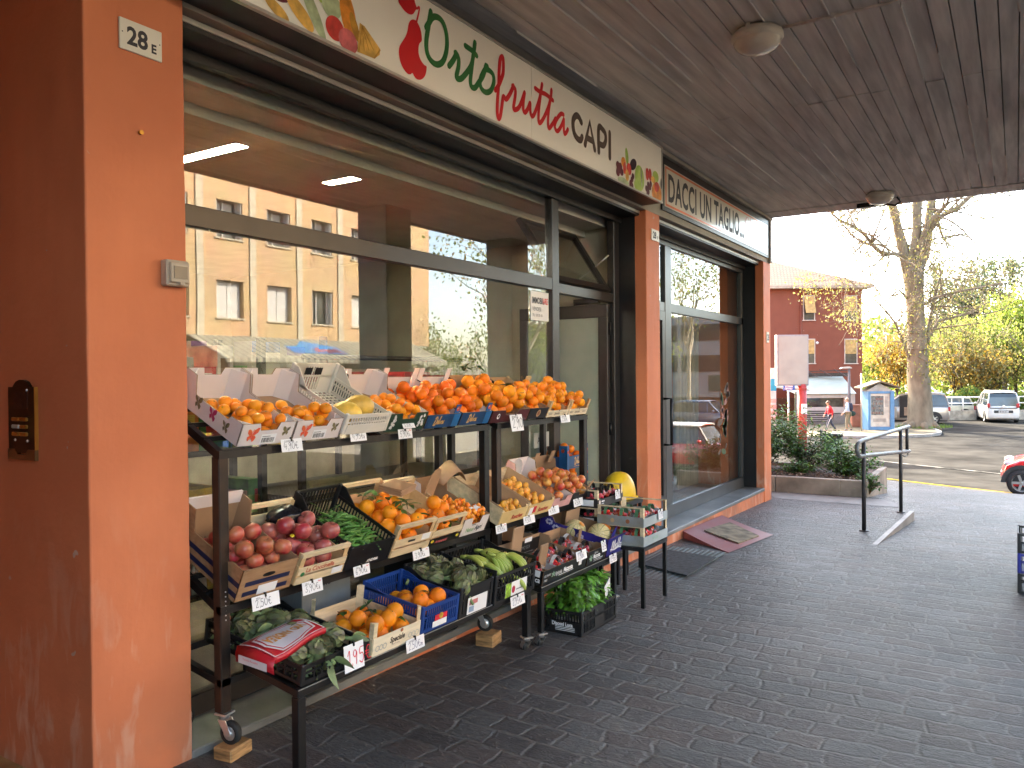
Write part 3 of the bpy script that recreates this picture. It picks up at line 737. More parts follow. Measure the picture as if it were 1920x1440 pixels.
for s in ([(.17,.88),(.08,.98),(.0,.7),(.06,.4),(.16,.5),(.17,.75),(.14,.1),(.03,-.1)],[(.24,1),(.24,.25),(.3,.55),(.35,.5),(.36,.25)],[(.42,.55),(.42,.3),(.48,.28)],[(.50,.55),(.60,.55),(.52,.28),(.62,.28)],[(.65,.42),(.73,.5),(.68,.58),(.65,.4),(.7,.26),(.77,.32)],[(.82,.85),(.81,.3),(.86,.28)],[(.90,.85),(.89,.3),(.94,.28)],[(.78,.68),(.95,.66)],[(.99,.55),(.99,.28)]):
    stroke(mb, s, .03, FF)
part('lettering', mb, mat('sign_faded_red', (.60,.20,.15), .3), S2, True, 'faded red script on the right of the sign')
mb = MB(); mb.box(-2.95, -2.90, 7.0, 11.50, 3.77, 3.81); mb.box(-2.95, -2.915, 11.42, 11.52, 3.18, 3.77); part('trim', mb, CONC, S2, True)

def number_plate(y0, y1, z0, z1, s, small, label, cat='house number'):
    t = thing('house_number', label, cat, (-2.945, (y0+y1)/2, (z0+z1)/2))
    mb = MB(); mb.box(-2.949, -2.940, y0, y1, z0, z1); part('plate', mb, mat('enamel_plate', (.72,.68,.58), .35, var=.04), t, True, bevel=.002)
    h = z1-z0; w = y1-y0
    mb = MB(); put_text(mb, s, lambda u, v: (-2.9392, y0+w*.16+u, z0+h*.22+v), h*.80, .92, bold=.003)
    if small: put_text(mb, small, lambda u, v: (-2.9392, y0+w*.73+u, z0+h*.2+v), h*.40, .95, bold=.002)
    for y in (y0+w*.06, y1-w*.06): mb.add([(-2.9391, y+.003*math.cos(k), z0+h*.55+.003*math.sin(k)) for k in range(6)], [tuple(range(6))])
    part('lettering', mb, INK, t, True)
number_plate(1.815, 1.997, 2.896, 3.018, '28', 'E', 'white plate with 28 E high on the wide orange pillar')
number_plate(7.165, 7.352, 2.902, 3.01, '28', 'F', 'white plate with 28 on the pillar between the two shops')
number_plate(11.30, 11.42, 2.05, 2.2, '28', '', 'white plate on the corner pillar beyond the hairdresser window')

# wall switch box
t = thing('switch_box', 'grey plastic socket box with a clear lid on the orange pillar edge', 'switch box', (-2.92, 2.035, 2.04))
GREYP = mat('grey_plastic', (.46,.40,.32), .45, var=.08)
mb = MB(); mb.box(-2.95, -2.905, 1.982, 2.088, 1.985, 2.092); part('box', mb, GREYP, t, True, bevel=.006)
mb = MB(); mb.box(-2.905, -2.893, 1.992, 2.080, 1.998, 2.082); part('lid', mb, GREYP, t, True, bevel=.004)
mb = MB(); mb.box(-2.893, -2.890, 2.006, 2.068, 2.015, 2.066); part('window', mb, mat('smoked_plastic', (.12,.10,.08), .15), t, True)
mb = MB(); mb.box(-2.893, -2.884, 2.03, 2.05, 1.99, 2.0); part('catch', mb, GREYP, t, True)
# door-bell panel with brass buttons, on the side of the pillar
t = thing('intercom', 'dark bronze door bell panel with six brass buttons on the shaded wall', 'intercom', (-3.41, 1.67, 1.44))
def fi(y): return lambda u, v, w=0: (u, y-w, v)
P = [(-3.515,1.31),(-3.31,1.31),(-3.31,1.578),(-3.345,1.578)] + [(-3.412+.062*math.cos(a), 1.578+.03*math.sin(a)) for a in (.3,.8,1.3,1.8,2.3,2.84)] + [(-3.48,1.578),(-3.515,1.578)]
BRZ = mat('dark_bronze', (.035,.022,.012), .4, .6); BRASS = mat('brass', (.55,.30,.06), .3, .8)
mb = MB(); mb.prism(P, fi(1.6745), .012); part('plate', mb, BRZ, t, True)
mb = MB(); mb.prism([(-3.518,1.282),(-3.306,1.282),(-3.306,1.325),(-3.36,1.325),(-3.385,1.305),(-3.44,1.305),(-3.465,1.325),(-3.518,1.325)], fi(1.6745), .015); part('foot_plate', mb, mat('worn_brass', (.20,.13,.06), .35, .7), t, True)
mb = MB(); mb.prism([(-3.309,1.325),(-3.304,1.325),(-3.304,1.578),(-3.309,1.578)], fi(1.6745), .014); part('edge_strip', mb, BRASS, t, True)
mb = MB()
for k in range(14): mb.box(-3.465, -3.36, 1.660, 1.6620, 1.49+k*.005, 1.4925+k*.005)
part('speaker_grille', mb, BLACKP, t, True)
for r in range(3):
    for c in range(2):
        x = -3.445+c*.062; z = 1.447-r*.030
        mb = MB(); mb.box(x-.026, x+.026, 1.651, 1.6625, z-.008, z+.008); part('button', mb, mat('white_button', (.5,.46,.4), .4) if (r, c) == (1, 0) else BRASS, t, True, bevel=.003)
for x, z in ((-3.365,1.565),(-3.46,1.362),(-3.365,1.36)): mb = MB(); mb.ball((x, 1.662, z), .006, n=8, m=5); part('screw', mb, CHROME, t, True)
# things left in the plaster
mb = MB(); mb.tube([(-2.951,1.90,2.5875),(-2.935,1.90,2.5875)], .009, 8); solo('wall_plug', mb, BRASS, 'small brass plug stuck in the plaster below the number 28 E', 'wall plug')

# ceiling lamps and cable
LAMPW = mat('lamp_plastic', (.60,.57,.50), .4, var=.05)
def ceiling_lamp(x, y, label):
    t = thing('ceiling_lamp', label, 'ceiling lamp', (x, y, 3.825), group='round lamps on the arcade ceiling')
    mb = MB(); mb.lathe([(.001,0),(.135,0),(.16,-.02),(.166,-.05),(.150,-.072)], 28); part('base', mb, LAMPW, t)
    mb = MB(); mb.lathe([(.150,-.070),(.142,-.095),(.115,-.122),(.07,-.140),(.001,-.148)], 28); part('dome', mb, mat('lamp_glass', (.66,.60,.50), .12, var=.03, coat=.6), t)
    for a in (.4, 2.5, 4.6): mb = MB(); mb.box(.15*math.cos(a)-.012, .15*math.cos(a)+.012, .15*math.sin(a)-.012, .15*math.sin(a)+.012, -.06, 0); part('clip', mb, LAMPW, t)
ceiling_lamp(-1.41, 5.23, 'larger looking round lamp on the ceiling, the nearer one with a cable')
ceiling_lamp(-1.41, 10.72, 'smaller looking round lamp near the far edge of the ceiling')
mb = MB(); mb.tube([(-1.25,5.24,3.812),(-.6,5.25,3.812),(.75,5.25,3.812)], .011, 8)
for x in (-.95, -.3, .4): mb.box(x-.012, x+.012, 5.23, 5.27, 3.795, 3.83)
solo('cable_conduit', mb, BOARDC, 'thin conduit running along the ceiling from the nearer lamp', 'conduit')
mb = MB(); mb.box(-1.75, -1.42, 11.2, 11.27, 3.76, 3.82); mb.tube([(-1.42,11.23,3.78),(-1.3,11.2,3.74),(-1.22,11.1,3.76),(-1.25,11.0,3.8)], .012, 6)
solo('junction_box', mb, BLACKM, 'small dark junction box and cable behind the far ceiling lamp', 'junction box')

# paper notice in the window
t = thing('window_notice', 'white estate agent notice IMMOBIL VENDESI stuck inside the window', 'notice', (-3.25, 5.57, 2.17))
mb = MB(); mb.box(-3.258, -3.2565, 5.43, 5.715, 2.055, 2.287); part('sheet', mb, PAPERW, t, True)
mb = MB(); put_text(mb, 'IMMOBIL', fx(-3.2555), .07, .68, bold=.002); mb.v = [(v[0], v[1]+5.45, v[2]+2.19) for v in mb.v]; part('lettering', mb, INK, t, True)
mb = MB(); put_text(mb, 'VENDESI', fx(-3.2555), .045, .8); put_text(mb, 'TEL. 059 70 105', lambda u, v: (-3.2555, u, v-.045), .03, .8); put_text(mb, '________', lambda u, v: (-3.2555, u, v-.075), .04, .7); mb.v = [(v[0], v[1]+5.455, v[2]+2.13) for v in mb.v]; part('lettering', mb, INK, t, True)
mb = MB(); put_text(mb, 'IARE', fx(-3.2555), .07, .6, bold=.002); mb.v = [(v[0], v[1]+5.615, v[2]+2.19) for v in mb.v]; part('lettering', mb, INKR, t, True, 'red letters')

# ---- inside the shop
TUBE = mat('fluorescent_tube', (.9,.9,.8), .4, emit=(1.0,.97,.84,32))
for (x, y, lab) in ((-4.30,3.13,'left'),(-3.98,4.08,'right')):
    t = thing('strip_light', 'lit fluorescent strip light on the shop ceiling, the longer one by the pillar' if lab == 'left' else 'lit fluorescent strip light on the shop ceiling, over the middle of the window', 'strip light', (x, y, 3.035 if lab == 'left' else 3.035), group='strip lights in the shop')
    mb = MB(); h_ = .45 if lab == 'left' else .14; mb.box(-h_-.02, h_+.02, -.05, .05, -.03, .0); part('housing', mb, LAMPW, t)
    mb = MB(); mb.box(-h_, h_, -.045, .045, -.055, -.032); part('diffuser', mb, TUBE, t)
rnd = random.Random(21)
pal = [mat('pack_'+n, c, .5, var=.25, vs=9) for n, c in (('red',(.45,.03,.03)),('yellow',(.6,.42,.05)),('blue',(.05,.12,.35)),('white',(.6,.58,.52)),('green',(.08,.25,.06)),('orange',(.6,.2,.03)),('brown',(.2,.1,.05)))]
def shelf_unit(x0, x1, y0, y1, zs, label):
    t = thing('shelf_unit', label, 'shelves', ((x0+x1)/2, (y0+y1)/2, .03))
    for z in zs:
        mb = MB(); mb.box(x0, x1, y0, y1, z-.03, z); part('shelf', mb, BLACKM, t, True)
    for x in (x0, x1):
        for y in (y0, y1):
            mb = MB(); mb.box(x-.02, x+.02, y-.02, y+.02, .03, max(zs)+.3); part('upright', mb, BLACKM, t, True)
def packs(x0, x1, y0, y1, z, n, label, grp, hs=(.12,.3)):
    y = y0
    while y < y1-.08:
        w = rnd.uniform(.1, .22); h = rnd.uniform(*hs); k = rnd.randrange(len(pal))
        mb = MB(); mb.box(x0+.03, x1-.03, y+.008, min(y+w, y1), z, z+h); mb.mat(1); mb.box(x1-.03, x1-.028, y+w*.25, min(y+w*.8, y1), z+h*.3, z+h*.7)
        solo('grocery_pack', mb, [pal[k], pal[(k+3) % 7]], label, 'pack', group=grp, bevel=.004); y += w
shelf_unit(-4.25, -3.85, 2.2, 3.25, (.4,.8,1.2,1.55), 'black shelves of packaged groceries behind the window next to the pillar')
for z, g in ((.4,'lowest'),(.8,'second'),(1.2,'third'),(1.55,'top')):
    packs(-4.25, -3.85, 2.2, 3.25, z, 0, f'colourful grocery pack on the {g} shelf behind the window glass', f'packs on the {g} shelf')
# counter with red fruit boxes
t = thing('shop_counter', 'black metal fruit counter inside the shop behind the window', 'counter', (-4.4, 4.7, .03))
for x in (-4.75, -4.05):
    for y in (3.75, 4.8, 5.85): 
        mb = MB(); mb.box(x-.02, x+.02, y-.02, y+.02, .03, 1.5); part('leg', mb, BLACKM, t, True)
for z in (.75, 1.42): 
    mb = MB(); mb.box(-4.78, -4.02, 3.72, 5.88, z, z+.06); part('shelf', mb, BLACKM, t, True)
mb = MB(); mb.tube([(-4.03,3.75,1.75),(-4.03,5.75,1.75),(-4.03,5.85,1.68),(-4.03,5.85,1.45)], .018, 8); part('guard_rail', mb, BLACKM, t, True)
for i in range(5):
    mb = MB(); y = 3.8+i*.36; mb.box(-4.7, -4.1, y, y+.33, 1.485, 1.62+.03*(i%2)); mb.mat(1); mb.box(-4.1, -4.098, y+.08, y+.2, 1.52, 1.58)
    solo('fruit_box', mb, [pal[0], pal[3]], 'red fruit box standing on the counter inside the shop', 'box', group='red boxes on the inside counter', bevel=.004)
t = thing('back_shelf', 'pale wooden back shelf inside the shop with paper packs on top', 'shelf', (-6.2, 4.8, .03))
mb = MB(); mb.box(-6.5, -5.9, 3.6, 6.4, 1.62, 1.70); part('shelf', mb, INWALL, t, True)
mb = MB(); mb.box(-6.5, -6.0, 3.7, 6.3, .03, 1.62); part('cabinet', mb, mat('pale_cabinet', (.45,.41,.32), .6), t, True)
for i, (y, w, h) in enumerate(((3.9,.3,.28),(4.35,.16,.24),(5.0,.34,.26),(5.42,.24,.22),(5.85,.12,.34))):
    mb = MB(); mb.box(-6.3, -6.05, y, y+w, 1.70, 1.70+h); mb.mat(1); mb.box(-6.05, -6.047, y, y+w, 1.70+h*.6, 1.70+h)
    solo('paper_pack', mb, [mat('pale_pack', (.5,.46,.42), .5), pal[2] if i % 2 == 0 else mat('lilac_pack', (.22,.12,.3), .5)], 'white and blue pack of paper goods on the back shelf', 'pack', group='paper packs on the back shelf', bevel=.004)
# hairdresser: one chair silhouette and a curtain
mb = MB()
for k in range(12): mb.tube([(-3.9, 10.3+k*.07, .05), (-3.9+.03*(k%2), 10.3+k*.07, 3.0)], .04, 8)
solo('curtain', mb, mat('beige_curtain', (.45,.37,.28), .8), 'beige curtain hanging behind the hairdresser window', 'curtain')
# ------------------------------------------------------------------ display racks
def caster(par, x, y, z, r=.045, ang=0, big=True):
    """swivel caster hanging below (x, y, z)"""
    T = Matrix.Translation((x, y, z)) @ Matrix.Rotation(ang, 4, 'Z')
    mb = MB().xf(T); mb.box(-.03, .03, -.03, .03, -.008, 0); mb.lathe([(.001,-.03),(.02,-.028),(.024,-.008)], 12)
    for s in (-1, 1): mb.prism([(-.02,-.028),(.02,-.028),(.045,-.03-r*1.0),(.035,-.045-r),(.018,-.04-r)], lambda u, v, w, s=s: (u, s*(.019+w), v), .004)
    c = part('caster', mb, CHROME, par, True)
    mb = MB().xf(T @ Matrix.Translation((.032, 0, -.034-r)) @ Matrix.Rotation(PI/2, 4, 'X'))
    mb.lathe([(r*.62,-.015),(r*.9,-.015),(r,-.008),(r,.008),(r*.9,.015),(r*.62,.015)], 22)
    part('tyre', mb, RUBBER, c, True)
    mb = MB().xf(T @ Matrix.Translation((.032, 0, -.034-r)) @ Matrix.Rotation(PI/2, 4, 'X'))
    mb.lathe([(.001,-.019),(r*.22,-.019),(r*.25,-.012),(r*.62,-.012)], 18); mb.lathe([(r*.62,.012),(r*.25,.012),(r*.22,.019),(.001,.019)], 18)
    part('wheel_hub', mb, CHROME, c, True)
RUSTY = mat('black_paint_chipped', (.016,.014,.013), .35, .2, var=.4, vs=6, col2=(.05,.028,.018))
def rack(name, label, y0, y1, xf=-2.835, xr=-3.20, pw=.05):
    t = thing(name, label, 'display rack', ((xf+xr)/2, (y0+y1)/2, .03), group='black steel racks for the fruit')
    for i, y in enumerate((y0, y1-pw)):
        mb = MB(); mb.box(xf-pw, xf, y, y+pw, .185, 1.275); part('post', mb, RUSTY if i == 0 else BLACKM, t, True, bevel=.004)
        mb = MB(); mb.box(xr-pw*.8, xr, y, y+pw*.8, .16, 1.46); part('post', mb, BLACKM, t, True)
    for z, zr in ((1.30, 1.49), (.64, .82), ):
        mb = MB(); mb.box(xf-.03, xf+.004, y0, y1, z-.035, z); mb.box(xr-.03, xr, y0, y1, zr-.035, zr)
        for y in (y0+.015, (y0+y1)/2, y1-.015): mb.bar((xf-.01, y, z-.02), (xr, y, zr-.02), .028, .035)
        for q in (.3, .6): mb.bar((xf+(xr-xf)*q, y0, z+(zr-z)*q-.012), (xf+(xr-xf)*q, y1, z+(zr-z)*q-.012), .025, .02)
        part('shelf_frame', mb, BLACKM, t, True)
    mb = MB(); mb.box(xf-.03, xf, y0, y1, .30, .33); mb.box(xr-.03, xr, y0, y1, .36, .39)
    for y in (y0+.015, y1-.015): mb.bar((xf-.01, y, .315), (xr, y, .375), .028, .03)
    part('shelf_frame', mb, BLACKM, t, True)
    return t
t = rack('fruit_rack', 'long black steel rack beside the orange pillar, with two sloping shelves of crates', 2.165, 4.20)
mb = MB()
for z in (.70,.72,.74,.76,.78,.80,.82): mb.ball((-2.834, 2.19, z-.12), .0035, n=6, m=4)
part('bolt', mb, CHROME, t, True)
caster(t, -2.855, 2.195, .185, .05, .2); caster(t, -3.15, 2.19, .17, .05, 1.9); caster(t, -2.80, 4.03, .17, .05, .3); caster(t, -2.95, 3.9, .17, .045, 1.2)
t = rack('fruit_rack', 'shorter black steel rack standing in front of the shop door', 4.29, 5.57)
caster(t, -3.1, 5.5, .14, .045)
def bench(name, label, y0, y1, xf, xb, zf, zb, lw, cast, foot=None):
    t = thing(name, label, 'low stand', ((xf+xb)/2, (y0+y1)/2, gz((y0+y1)/2)))
    mb = MB(); mb.box(xf-.035, xf, y0, y1, zf-.035, zf); mb.box(xb, xb+.03, y0, y1, zb-.035, zb)
    for y in (y0+.018, (y0+y1)/2, y1-.018): mb.bar((xf-.02, y, zf-.018), (xb+.02, y, zb-.018), .032, .034)
    part('frame', mb, BLACKM, t, True, bevel=.003)
    mb = MB(); mb.box(xf-.002, xf+.002, y0, y1, zf-.005, zf-.001); part('edge_trim', mb, ALU, t, True)
    for i, y in enumerate((y0+lw/2, y1-lw/2)):
        g = gz(y); zl = g + (.085 if cast[i] else 0)
        mb = MB(); mb.box(xf-lw, xf, y-lw/2, y+lw/2, zl, zf-.036); part('leg', mb, BLACKM, t, True, bevel=.003)
        if cast[i]: caster(t, xf-lw/2, y, zl, .03, 2.6)
        else:
            mb = MB(); mb.lathe([(.001,.012),(.034,.01),(.036,0),(.001,0)], 14, (xf-lw/2, y, g)); part('foot', mb, RUBBER, t, True)
    return t
bench('low_stand', 'long low black steel stand under the bottom row of crates', 2.245, 4.075, -2.46, -2.80, .34, .39, .042, (0, 1))
bench('low_stand', 'shorter low black steel stand under the strawberry and melon boxes', 4.15, 5.22, -2.43, -2.80, .325, .385, .034, (1, 1))
t = thing('low_stand', 'slim black steel stand carrying the grey strawberry crates', 'low stand', (-2.42, 5.48, gz(5.5)))
mb = MB(); mb.box(-2.60, -2.24, 5.27, 5.72, .345, .372); part('frame', mb, BLACKM, t, True)
for x in (-2.585, -2.255):
    for y in (5.285, 5.70):
        mb = MB(); mb.box(x-.013, x+.013, y-.013, y+.013, gz(y), .344); part('leg', mb, BLACKM, t, True)
WBL = mat('raw_wood_block', (.48,.26,.10), .7, var=.3, vs=3, stretch=(3,3,14), bump=.3, bs=10)
for (x, y, sz, lab) in ((-2.83, 2.215, (.10,.13,.055), 'raw wood block under the caster of the rack beside the pillar'), (-2.74, 4.03, (.12,.13,.075), 'thicker raw wood block under the middle caster of the racks')):
    mb = MB(); mb.box(-sz[0]/2, sz[0]/2, -sz[1]/2, sz[1]/2, 0, sz[2])
    solo('wood_block', mb, WBL, lab, 'wood block', (x, y, gz(y)), (0,0,.15), bevel=.006)

# ------------------------------------------------------------------ crates
KRAFT = mat('kraft_board', (.36,.22,.12), .75, var=.1, vs=3); WHITEB = mat('white_board', (.72,.64,.61), .6, var=.04)
KEDGE = mat('board_edge', (.27,.16,.08), .8); WOOD = mat('poplar_wood', (.66,.45,.23), .65, var=.16, vs=2.5, stretch=(2,9,14), col2=(.56,.36,.17))
WOOD2 = mat('poplar_wood_pale', (.72,.56,.34), .65, var=.12, vs=2.5, stretch=(2,9,14))
def croot(name, label, cat, xf, y0, z, tilt, group=None):
    return thing(name, label, cat, (xf, y0, z), (R(tilt), 0, PI/2), group)
FRONT = lambda u, v: (u, -.0012, v)
def carton(label, xf, y0, z, tilt, w, d, hf, hs, hr, outer, inner, notch=.03, rear_notch=.03, corner=.07, gus=True, name='cardboard_box', cat='box', group=None, low=None):
    t = croot(name, label, cat, xf, y0, z, tilt, group); M3 = [outer, inner, KEDGE]; th = .005
    mb = MB(); mb.box(.003, w-.003, .003, d-.003, .001, .008); part('base', mb, KRAFT, t)
    lo = low if low is not None else hf-notch
    P = [(0,0),(w,0),(w,hf),(w*.70,hf),(w*.66,lo),(w*.36,lo),(w*.32,hf),(0,hf)] if notch else [(0,0),(w,0),(w,hf),(0,hf)]
    mb = MB(); mb.prism(P, lambda u, v, q: (u, q, v), th, (0,1,2)); fp = part('front_panel', mb, M3, t)
    mb = MB(); P = [(0,0),(w,0),(w,hr),(w*.68,hr),(w*.64,hr-rear_notch),(w*.34,hr-rear_notch),(w*.30,hr),(0,hr)] if rear_notch else [(0,0),(w,0),(w,hr),(0,hr)]
    mb.prism(P, lambda u, v, q: (u, d-q, v), th, (0,1,2)); part('rear_panel', mb, M3, t)
    c = corner
    P = [(0,0),(d,0),(d,hr),(d-c,hr),(d-c-.03,hs),(c+.02,hs),(c,hf),(0,hf)]
    for s in (0, 1):
        mb = MB(); mb.prism(P, lambda u, v, q, s=s: (q if s == 0 else w-q, u, v), th, (0,1,2)); part('side_panel', mb, M3, t)
    if gus:
        g = .06
        for (ax, ay, bx, by, h) in ((.006,d-g,g,d-.006,hr*.98),(w-.006,d-g,w-g,d-.006,hr*.98),(.006,g,g,.006,hf*.96),(w-.006,g,w-g,.006,hf*.96)):
            mb = MB(); mb.bar((ax, ay, h/2), (bx, by, h/2), .004, h); mb.m = [1]*6; part('corner_flap', mb, [outer, inner], t)
    return t, fp
def wood_crate(label, xf, y0, z, tilt, w, d, h, ph, front=(0,1), rear_rail=True, front_rail=True, side_h=None, m=WOOD, m2=WOOD2, lining=None, name='wooden_crate', cat='crate', group=None, slats=2, printed=None):
    t = croot(name, label, cat, xf, y0, z, tilt, group); sh = side_h or h
    mb = MB(); mb.box(.004, w-.004, .004, d-.004, 0, .006); part('base', mb, m2, t)
    pm_ = printed or m2
    sl = h/slats
    for k in range(slats):
        mb = MB(); mb.box(0, w, -.004, 0, k*sl+.003, (k+1)*sl-.008); fp = part('front_slat', mb, pm_, t)
        if k == 0: f0 = fp
    mb = MB(); mb.box(0, w, d, d+.004, .003, h*.95); part('rear_slat', mb, m2, t)
    for s in (0, 1):
        x = -.004 if s == 0 else w
        mb = MB(); mb.box(x, x+.004, 0, d, .003, sh); part('side_panel', mb, m, t)
        for y, o in ((.001, 1), (d-.001, -1)):
            mb = MB(); xx = .001 if s == 0 else w-.001; q = .026 if s == 0 else -.026
            mb.prism([(xx,y),(xx+q,y),(xx,y+o*.026)], lambda u, v, q2: (u, v, .006+q2), ph); part('corner_post', mb, m, t)
    if front_rail: mb = MB(); mb.box(0, w, -.003, .014, ph-.012, ph+.008); part('top_rail', mb, m2, t)
    if rear_rail: mb = MB(); mb.box(0, w, d-.014, d+.003, ph-.012, ph+.010); part('top_rail', mb, m2, t)
    if lining: mb = MB(); mb.box(.006, w-.006, .006, d-.006, .007, .011); mb.box(.004, .007, .006, d-.03, .011, sh*1.08); mb.box(w-.007, w-.004, .006, d-.03, .011, sh*1.08); part('paper_lining', mb, lining, t)
    return t, f0
def lattice_wall(mb, p0, p1, h, th, pitch=.022, top=.018, low=.02, solid=None, mid=True, cross=False):
    """plastic crate wall from p0 to p1 (local xy): rails, upright bars, solid middle block"""
    a = Vector((*p0, 0)); b = Vector((*p1, 0)); L = (b-a).length; d = (b-a)/L; n = Vector((-d.y, d.x, 0))
    def bx(u0, u1, z0, z1, t=th):
        c = []
        for z in (z0, z1):
            for u, o in ((u0,0),(u1,0),(u1,1),(u0,1)): c.append(a + d*u + n*(o*t) + Vector((0,0,z)))
        mb.add(c, [(3,2,1,0),(4,5,6,7),(0,1,5,4),(1,2,6,5),(2,3,7,6),(3,0,4,7)])
    bx(0, L, 0, low); bx(0, L, h-top, h, th*1.5); bx(0, .022, low, h-top); bx(L-.022, L, low, h-top)
    if mid: bx(.022, L-.022, h*.55, h*.55+.008)
    s0, s1 = (L*solid[0], L*solid[1]) if solid else (9, 9)
    if solid: bx(s0, s1, low, h-top)
    if cross:
        k = int((L-.044)/.03)
        for i in range(k):
            u = .022+i*.03
            for z0, z1 in ((low, h-top), (h-top, low)):
                mb.bar(a+d*u+n*th/2+Vector((0,0,z0)), a+d*min(L-.02, u+.06)+n*th/2+Vector((0,0,z1)), .004, .005)
    else:
        u = .022+pitch
        while u < L-.03:
            if not (s0-.006 < u < s1+.002): bx(u, u+.0075, low, h-top)
            u += pitch
def plastic_crate(label, xf, y0, z, tilt, w, d, hf, hs, hr, m, group=None, solid=None, cross=False, pitch=.022, rear_hole=False, name='plastic_crate', rot=None, loc=None):
    t = croot(name, label, 'crate', xf, y0, z, tilt, group)
    th = .005
    mb = MB()
    k = int(w/.03)
    for i in range(k+1): x = i*(w-.008)/k; mb.box(x, x+.008, .002, d-.002, 0, .006)
    k = int(d/.03)
    for i in range(k+1): y = i*(d-.008)/k; mb.box(.002, w-.002, y, y+.008, .001, .0055)
    part('base', mb, m, t)
    mb = MB(); lattice_wall(mb, (0,0), (w,0), hf, th, pitch, solid=solid, cross=cross); fp = part('front_wall', mb, m, t)
    mb = MB(); lattice_wall(mb, (w,d), (0,d), hr, th, pitch, solid=(.0,.33) if rear_hole else None, cross=cross)
    if rear_hole: lattice_wall(mb, (w*.33,d), (0,d), hr, th, .2, solid=(.0,1)); 
    part('rear_wall', mb, m, t)
    for s in (0, 1):
        mb = MB()
        lattice_wall(mb, (0,d) if s == 0 else (w,0), (0,0) if s == 0 else (w,d), hs, th, pitch, cross=cross)
        if hr > hs+.01:
            x = 0 if s == 0 else w-.005
            mb.prism([(d,hs-.01),(d,hr),(d-.05,hr),(d-.16,hs-.01)], lambda u, v, q, x=x: (x+q, u, v), .005)
        part('side_wall', mb, m, t)
    for x in (0, w-.018):
        for y, h in ((0, hf), (d-.018, hr)): mb = MB(); mb.box(x-.002, x+.02, y-.002, y+.02, 0, h+.004); part('corner_block', mb, m, t, bevel=.004)
    return t, fp
# ------------------------------------------------------------------ fruit
PEEL = dict(bump=.35, bs=420)
M_OR = mat('orange_peel', (.95,.285,.010), .45, spec=.3, var=.08, vs=8, hue=.012, **PEEL)
M_CL = mat('clementine_peel', (.96,.31,.014), .42, spec=.3, var=.07, vs=9, hue=.01, **PEEL)
M_DO = mat('deep_orange_peel', (.93,.20,.008), .43, spec=.3, var=.1, vs=8, hue=.010, **PEEL)
M_ST = mat('stem_button', (.16,.20,.04), .7); M_TW = mat('twig', (.10,.065,.03), .8)
M_LF = mat('citrus_leaf', (.045,.13,.02), .35, var=.3, vs=20, hue=.02, trans=.15); M_LF2 = mat('soft_leaf', (.16,.30,.06), .45, var=.25, vs=16, hue=.02, trans=.25)
def fruit_mesh(name, mats, r, sq=.94, dimple=.06, seg=22, wob=.018, stem=True, seed=0):
    mb = MB(); rn = random.Random(seed); m = 14
    prof = []
    for i in range(m+1):
        a = PI*i/m; q = 1 - dimple*math.exp(-(a/.35)**2) - dimple*.6*math.exp(-((PI-a)/.3)**2)
        prof.append((r*math.sin(a)*q+1e-5, r*sq*math.cos(a)*q))
    mb.lathe(prof[::-1], seg)
    o = Vector((rn.random()*9, rn.random()*9, rn.random()*9))
    mb.v = [tuple(Vector(p)*(1+wob*noise.noise(Vector(p)/r*1.3+o))) for p in mb.v]
    if stem: mb.mat(1); mb.lathe([(r*.10, r*sq*(1-dimple)+.0004), (r*.07, r*sq*(1-dimple)+.002), (.0001, r*sq*(1-dimple)+.001)], 7)
    return mb.mesh(name, mats)
def apple_mesh(name, mats, r, seed=0, sq=.9):
    mb = MB(); rn = random.Random(seed); prof = []
    for i in range(17):
        a = PI*i/16
        rad = r*math.sin(a)*(1+.06*math.cos(a)); z = r*sq*math.cos(a) - r*.34*math.exp(-(a/.33)**2) + r*.2*math.exp(-((PI-a)/.3)**2)
        prof.append((rad+1e-5, z))
    mb.lathe(prof[::-1], 22)
    o = Vector((rn.random()*9,)*3); mb.v = [tuple(Vector(p)*(1+.04*noise.noise(Vector(p)/r*.9+o))) for p in mb.v]
    mb.mat(1); mb.tube([(0,0,r*.5),(r*.05,0,r*.75),(r*.14,.0,r*.98)], r*.035, 6)
    return mb.mesh(name, mats)
def put(name, me, root, p, label, cat, group, r, sc=1.0, rot=None, rn=random):
    o = link(name, me); w = wmat(root) @ Vector(p)
    o.location = w; o.rotation_euler = rot or (rn.uniform(-.9,.9), rn.uniform(-.9,.9), rn.uniform(0,6.28)); s = sc*rn.uniform(.94,1.05); o.scale = (s,s,s)
    return tag(o, label, cat, group)
def pile(w, d, r, x0=0, y0=0, x1=None, y1=None, z0=.008, layers=(1.0,), rn=random, tries=26):
    """fruit dropped one by one into a box: each settles in the lowest of several trial spots; layers = share of the depth each layer reaches from the front"""
    x1 = w if x1 is None else x1; y1 = d if y1 is None else y1; out = []; q = 4*r*r*.93
    for fr in layers:
        ye = y0 + (y1-y0)*fr; n = int((x1-x0)*(ye-y0)/(5.9*r*r)+.5)
        for k in range(n):
            best = None
            for t in range(tries):
                x = rn.uniform(x0+r, x1-r); y = rn.uniform(y0+r, max(y0+r*1.01, ye-r)); z = z0+r
                for a, b, c in out:
                    e = (a-x)**2+(b-y)**2
                    if e < q: z = max(z, c+math.sqrt(q-e))
                if best is None or z < best[2]: best = (x, y, z)
            out.append(best)
    return out
def heap(name, me, root, pts, label, cat, group, r, rn, sc=1.0):
    for p in pts: put(name, me[rn.randrange(len(me))] if isinstance(me, list) else me, root, p, label, cat, group, r, sc, None, rn)
R_CL, R_OR, R_NV = .029, .036, .041
ME_CL = [fruit_mesh('clementine', [M_CL, M_ST], R_CL, .84, .09, seed=i) for i in range(3)]
ME_OR = [fruit_mesh('orange', [M_OR, M_ST], R_OR, .96, .05, seed=i+5) for i in range(3)]
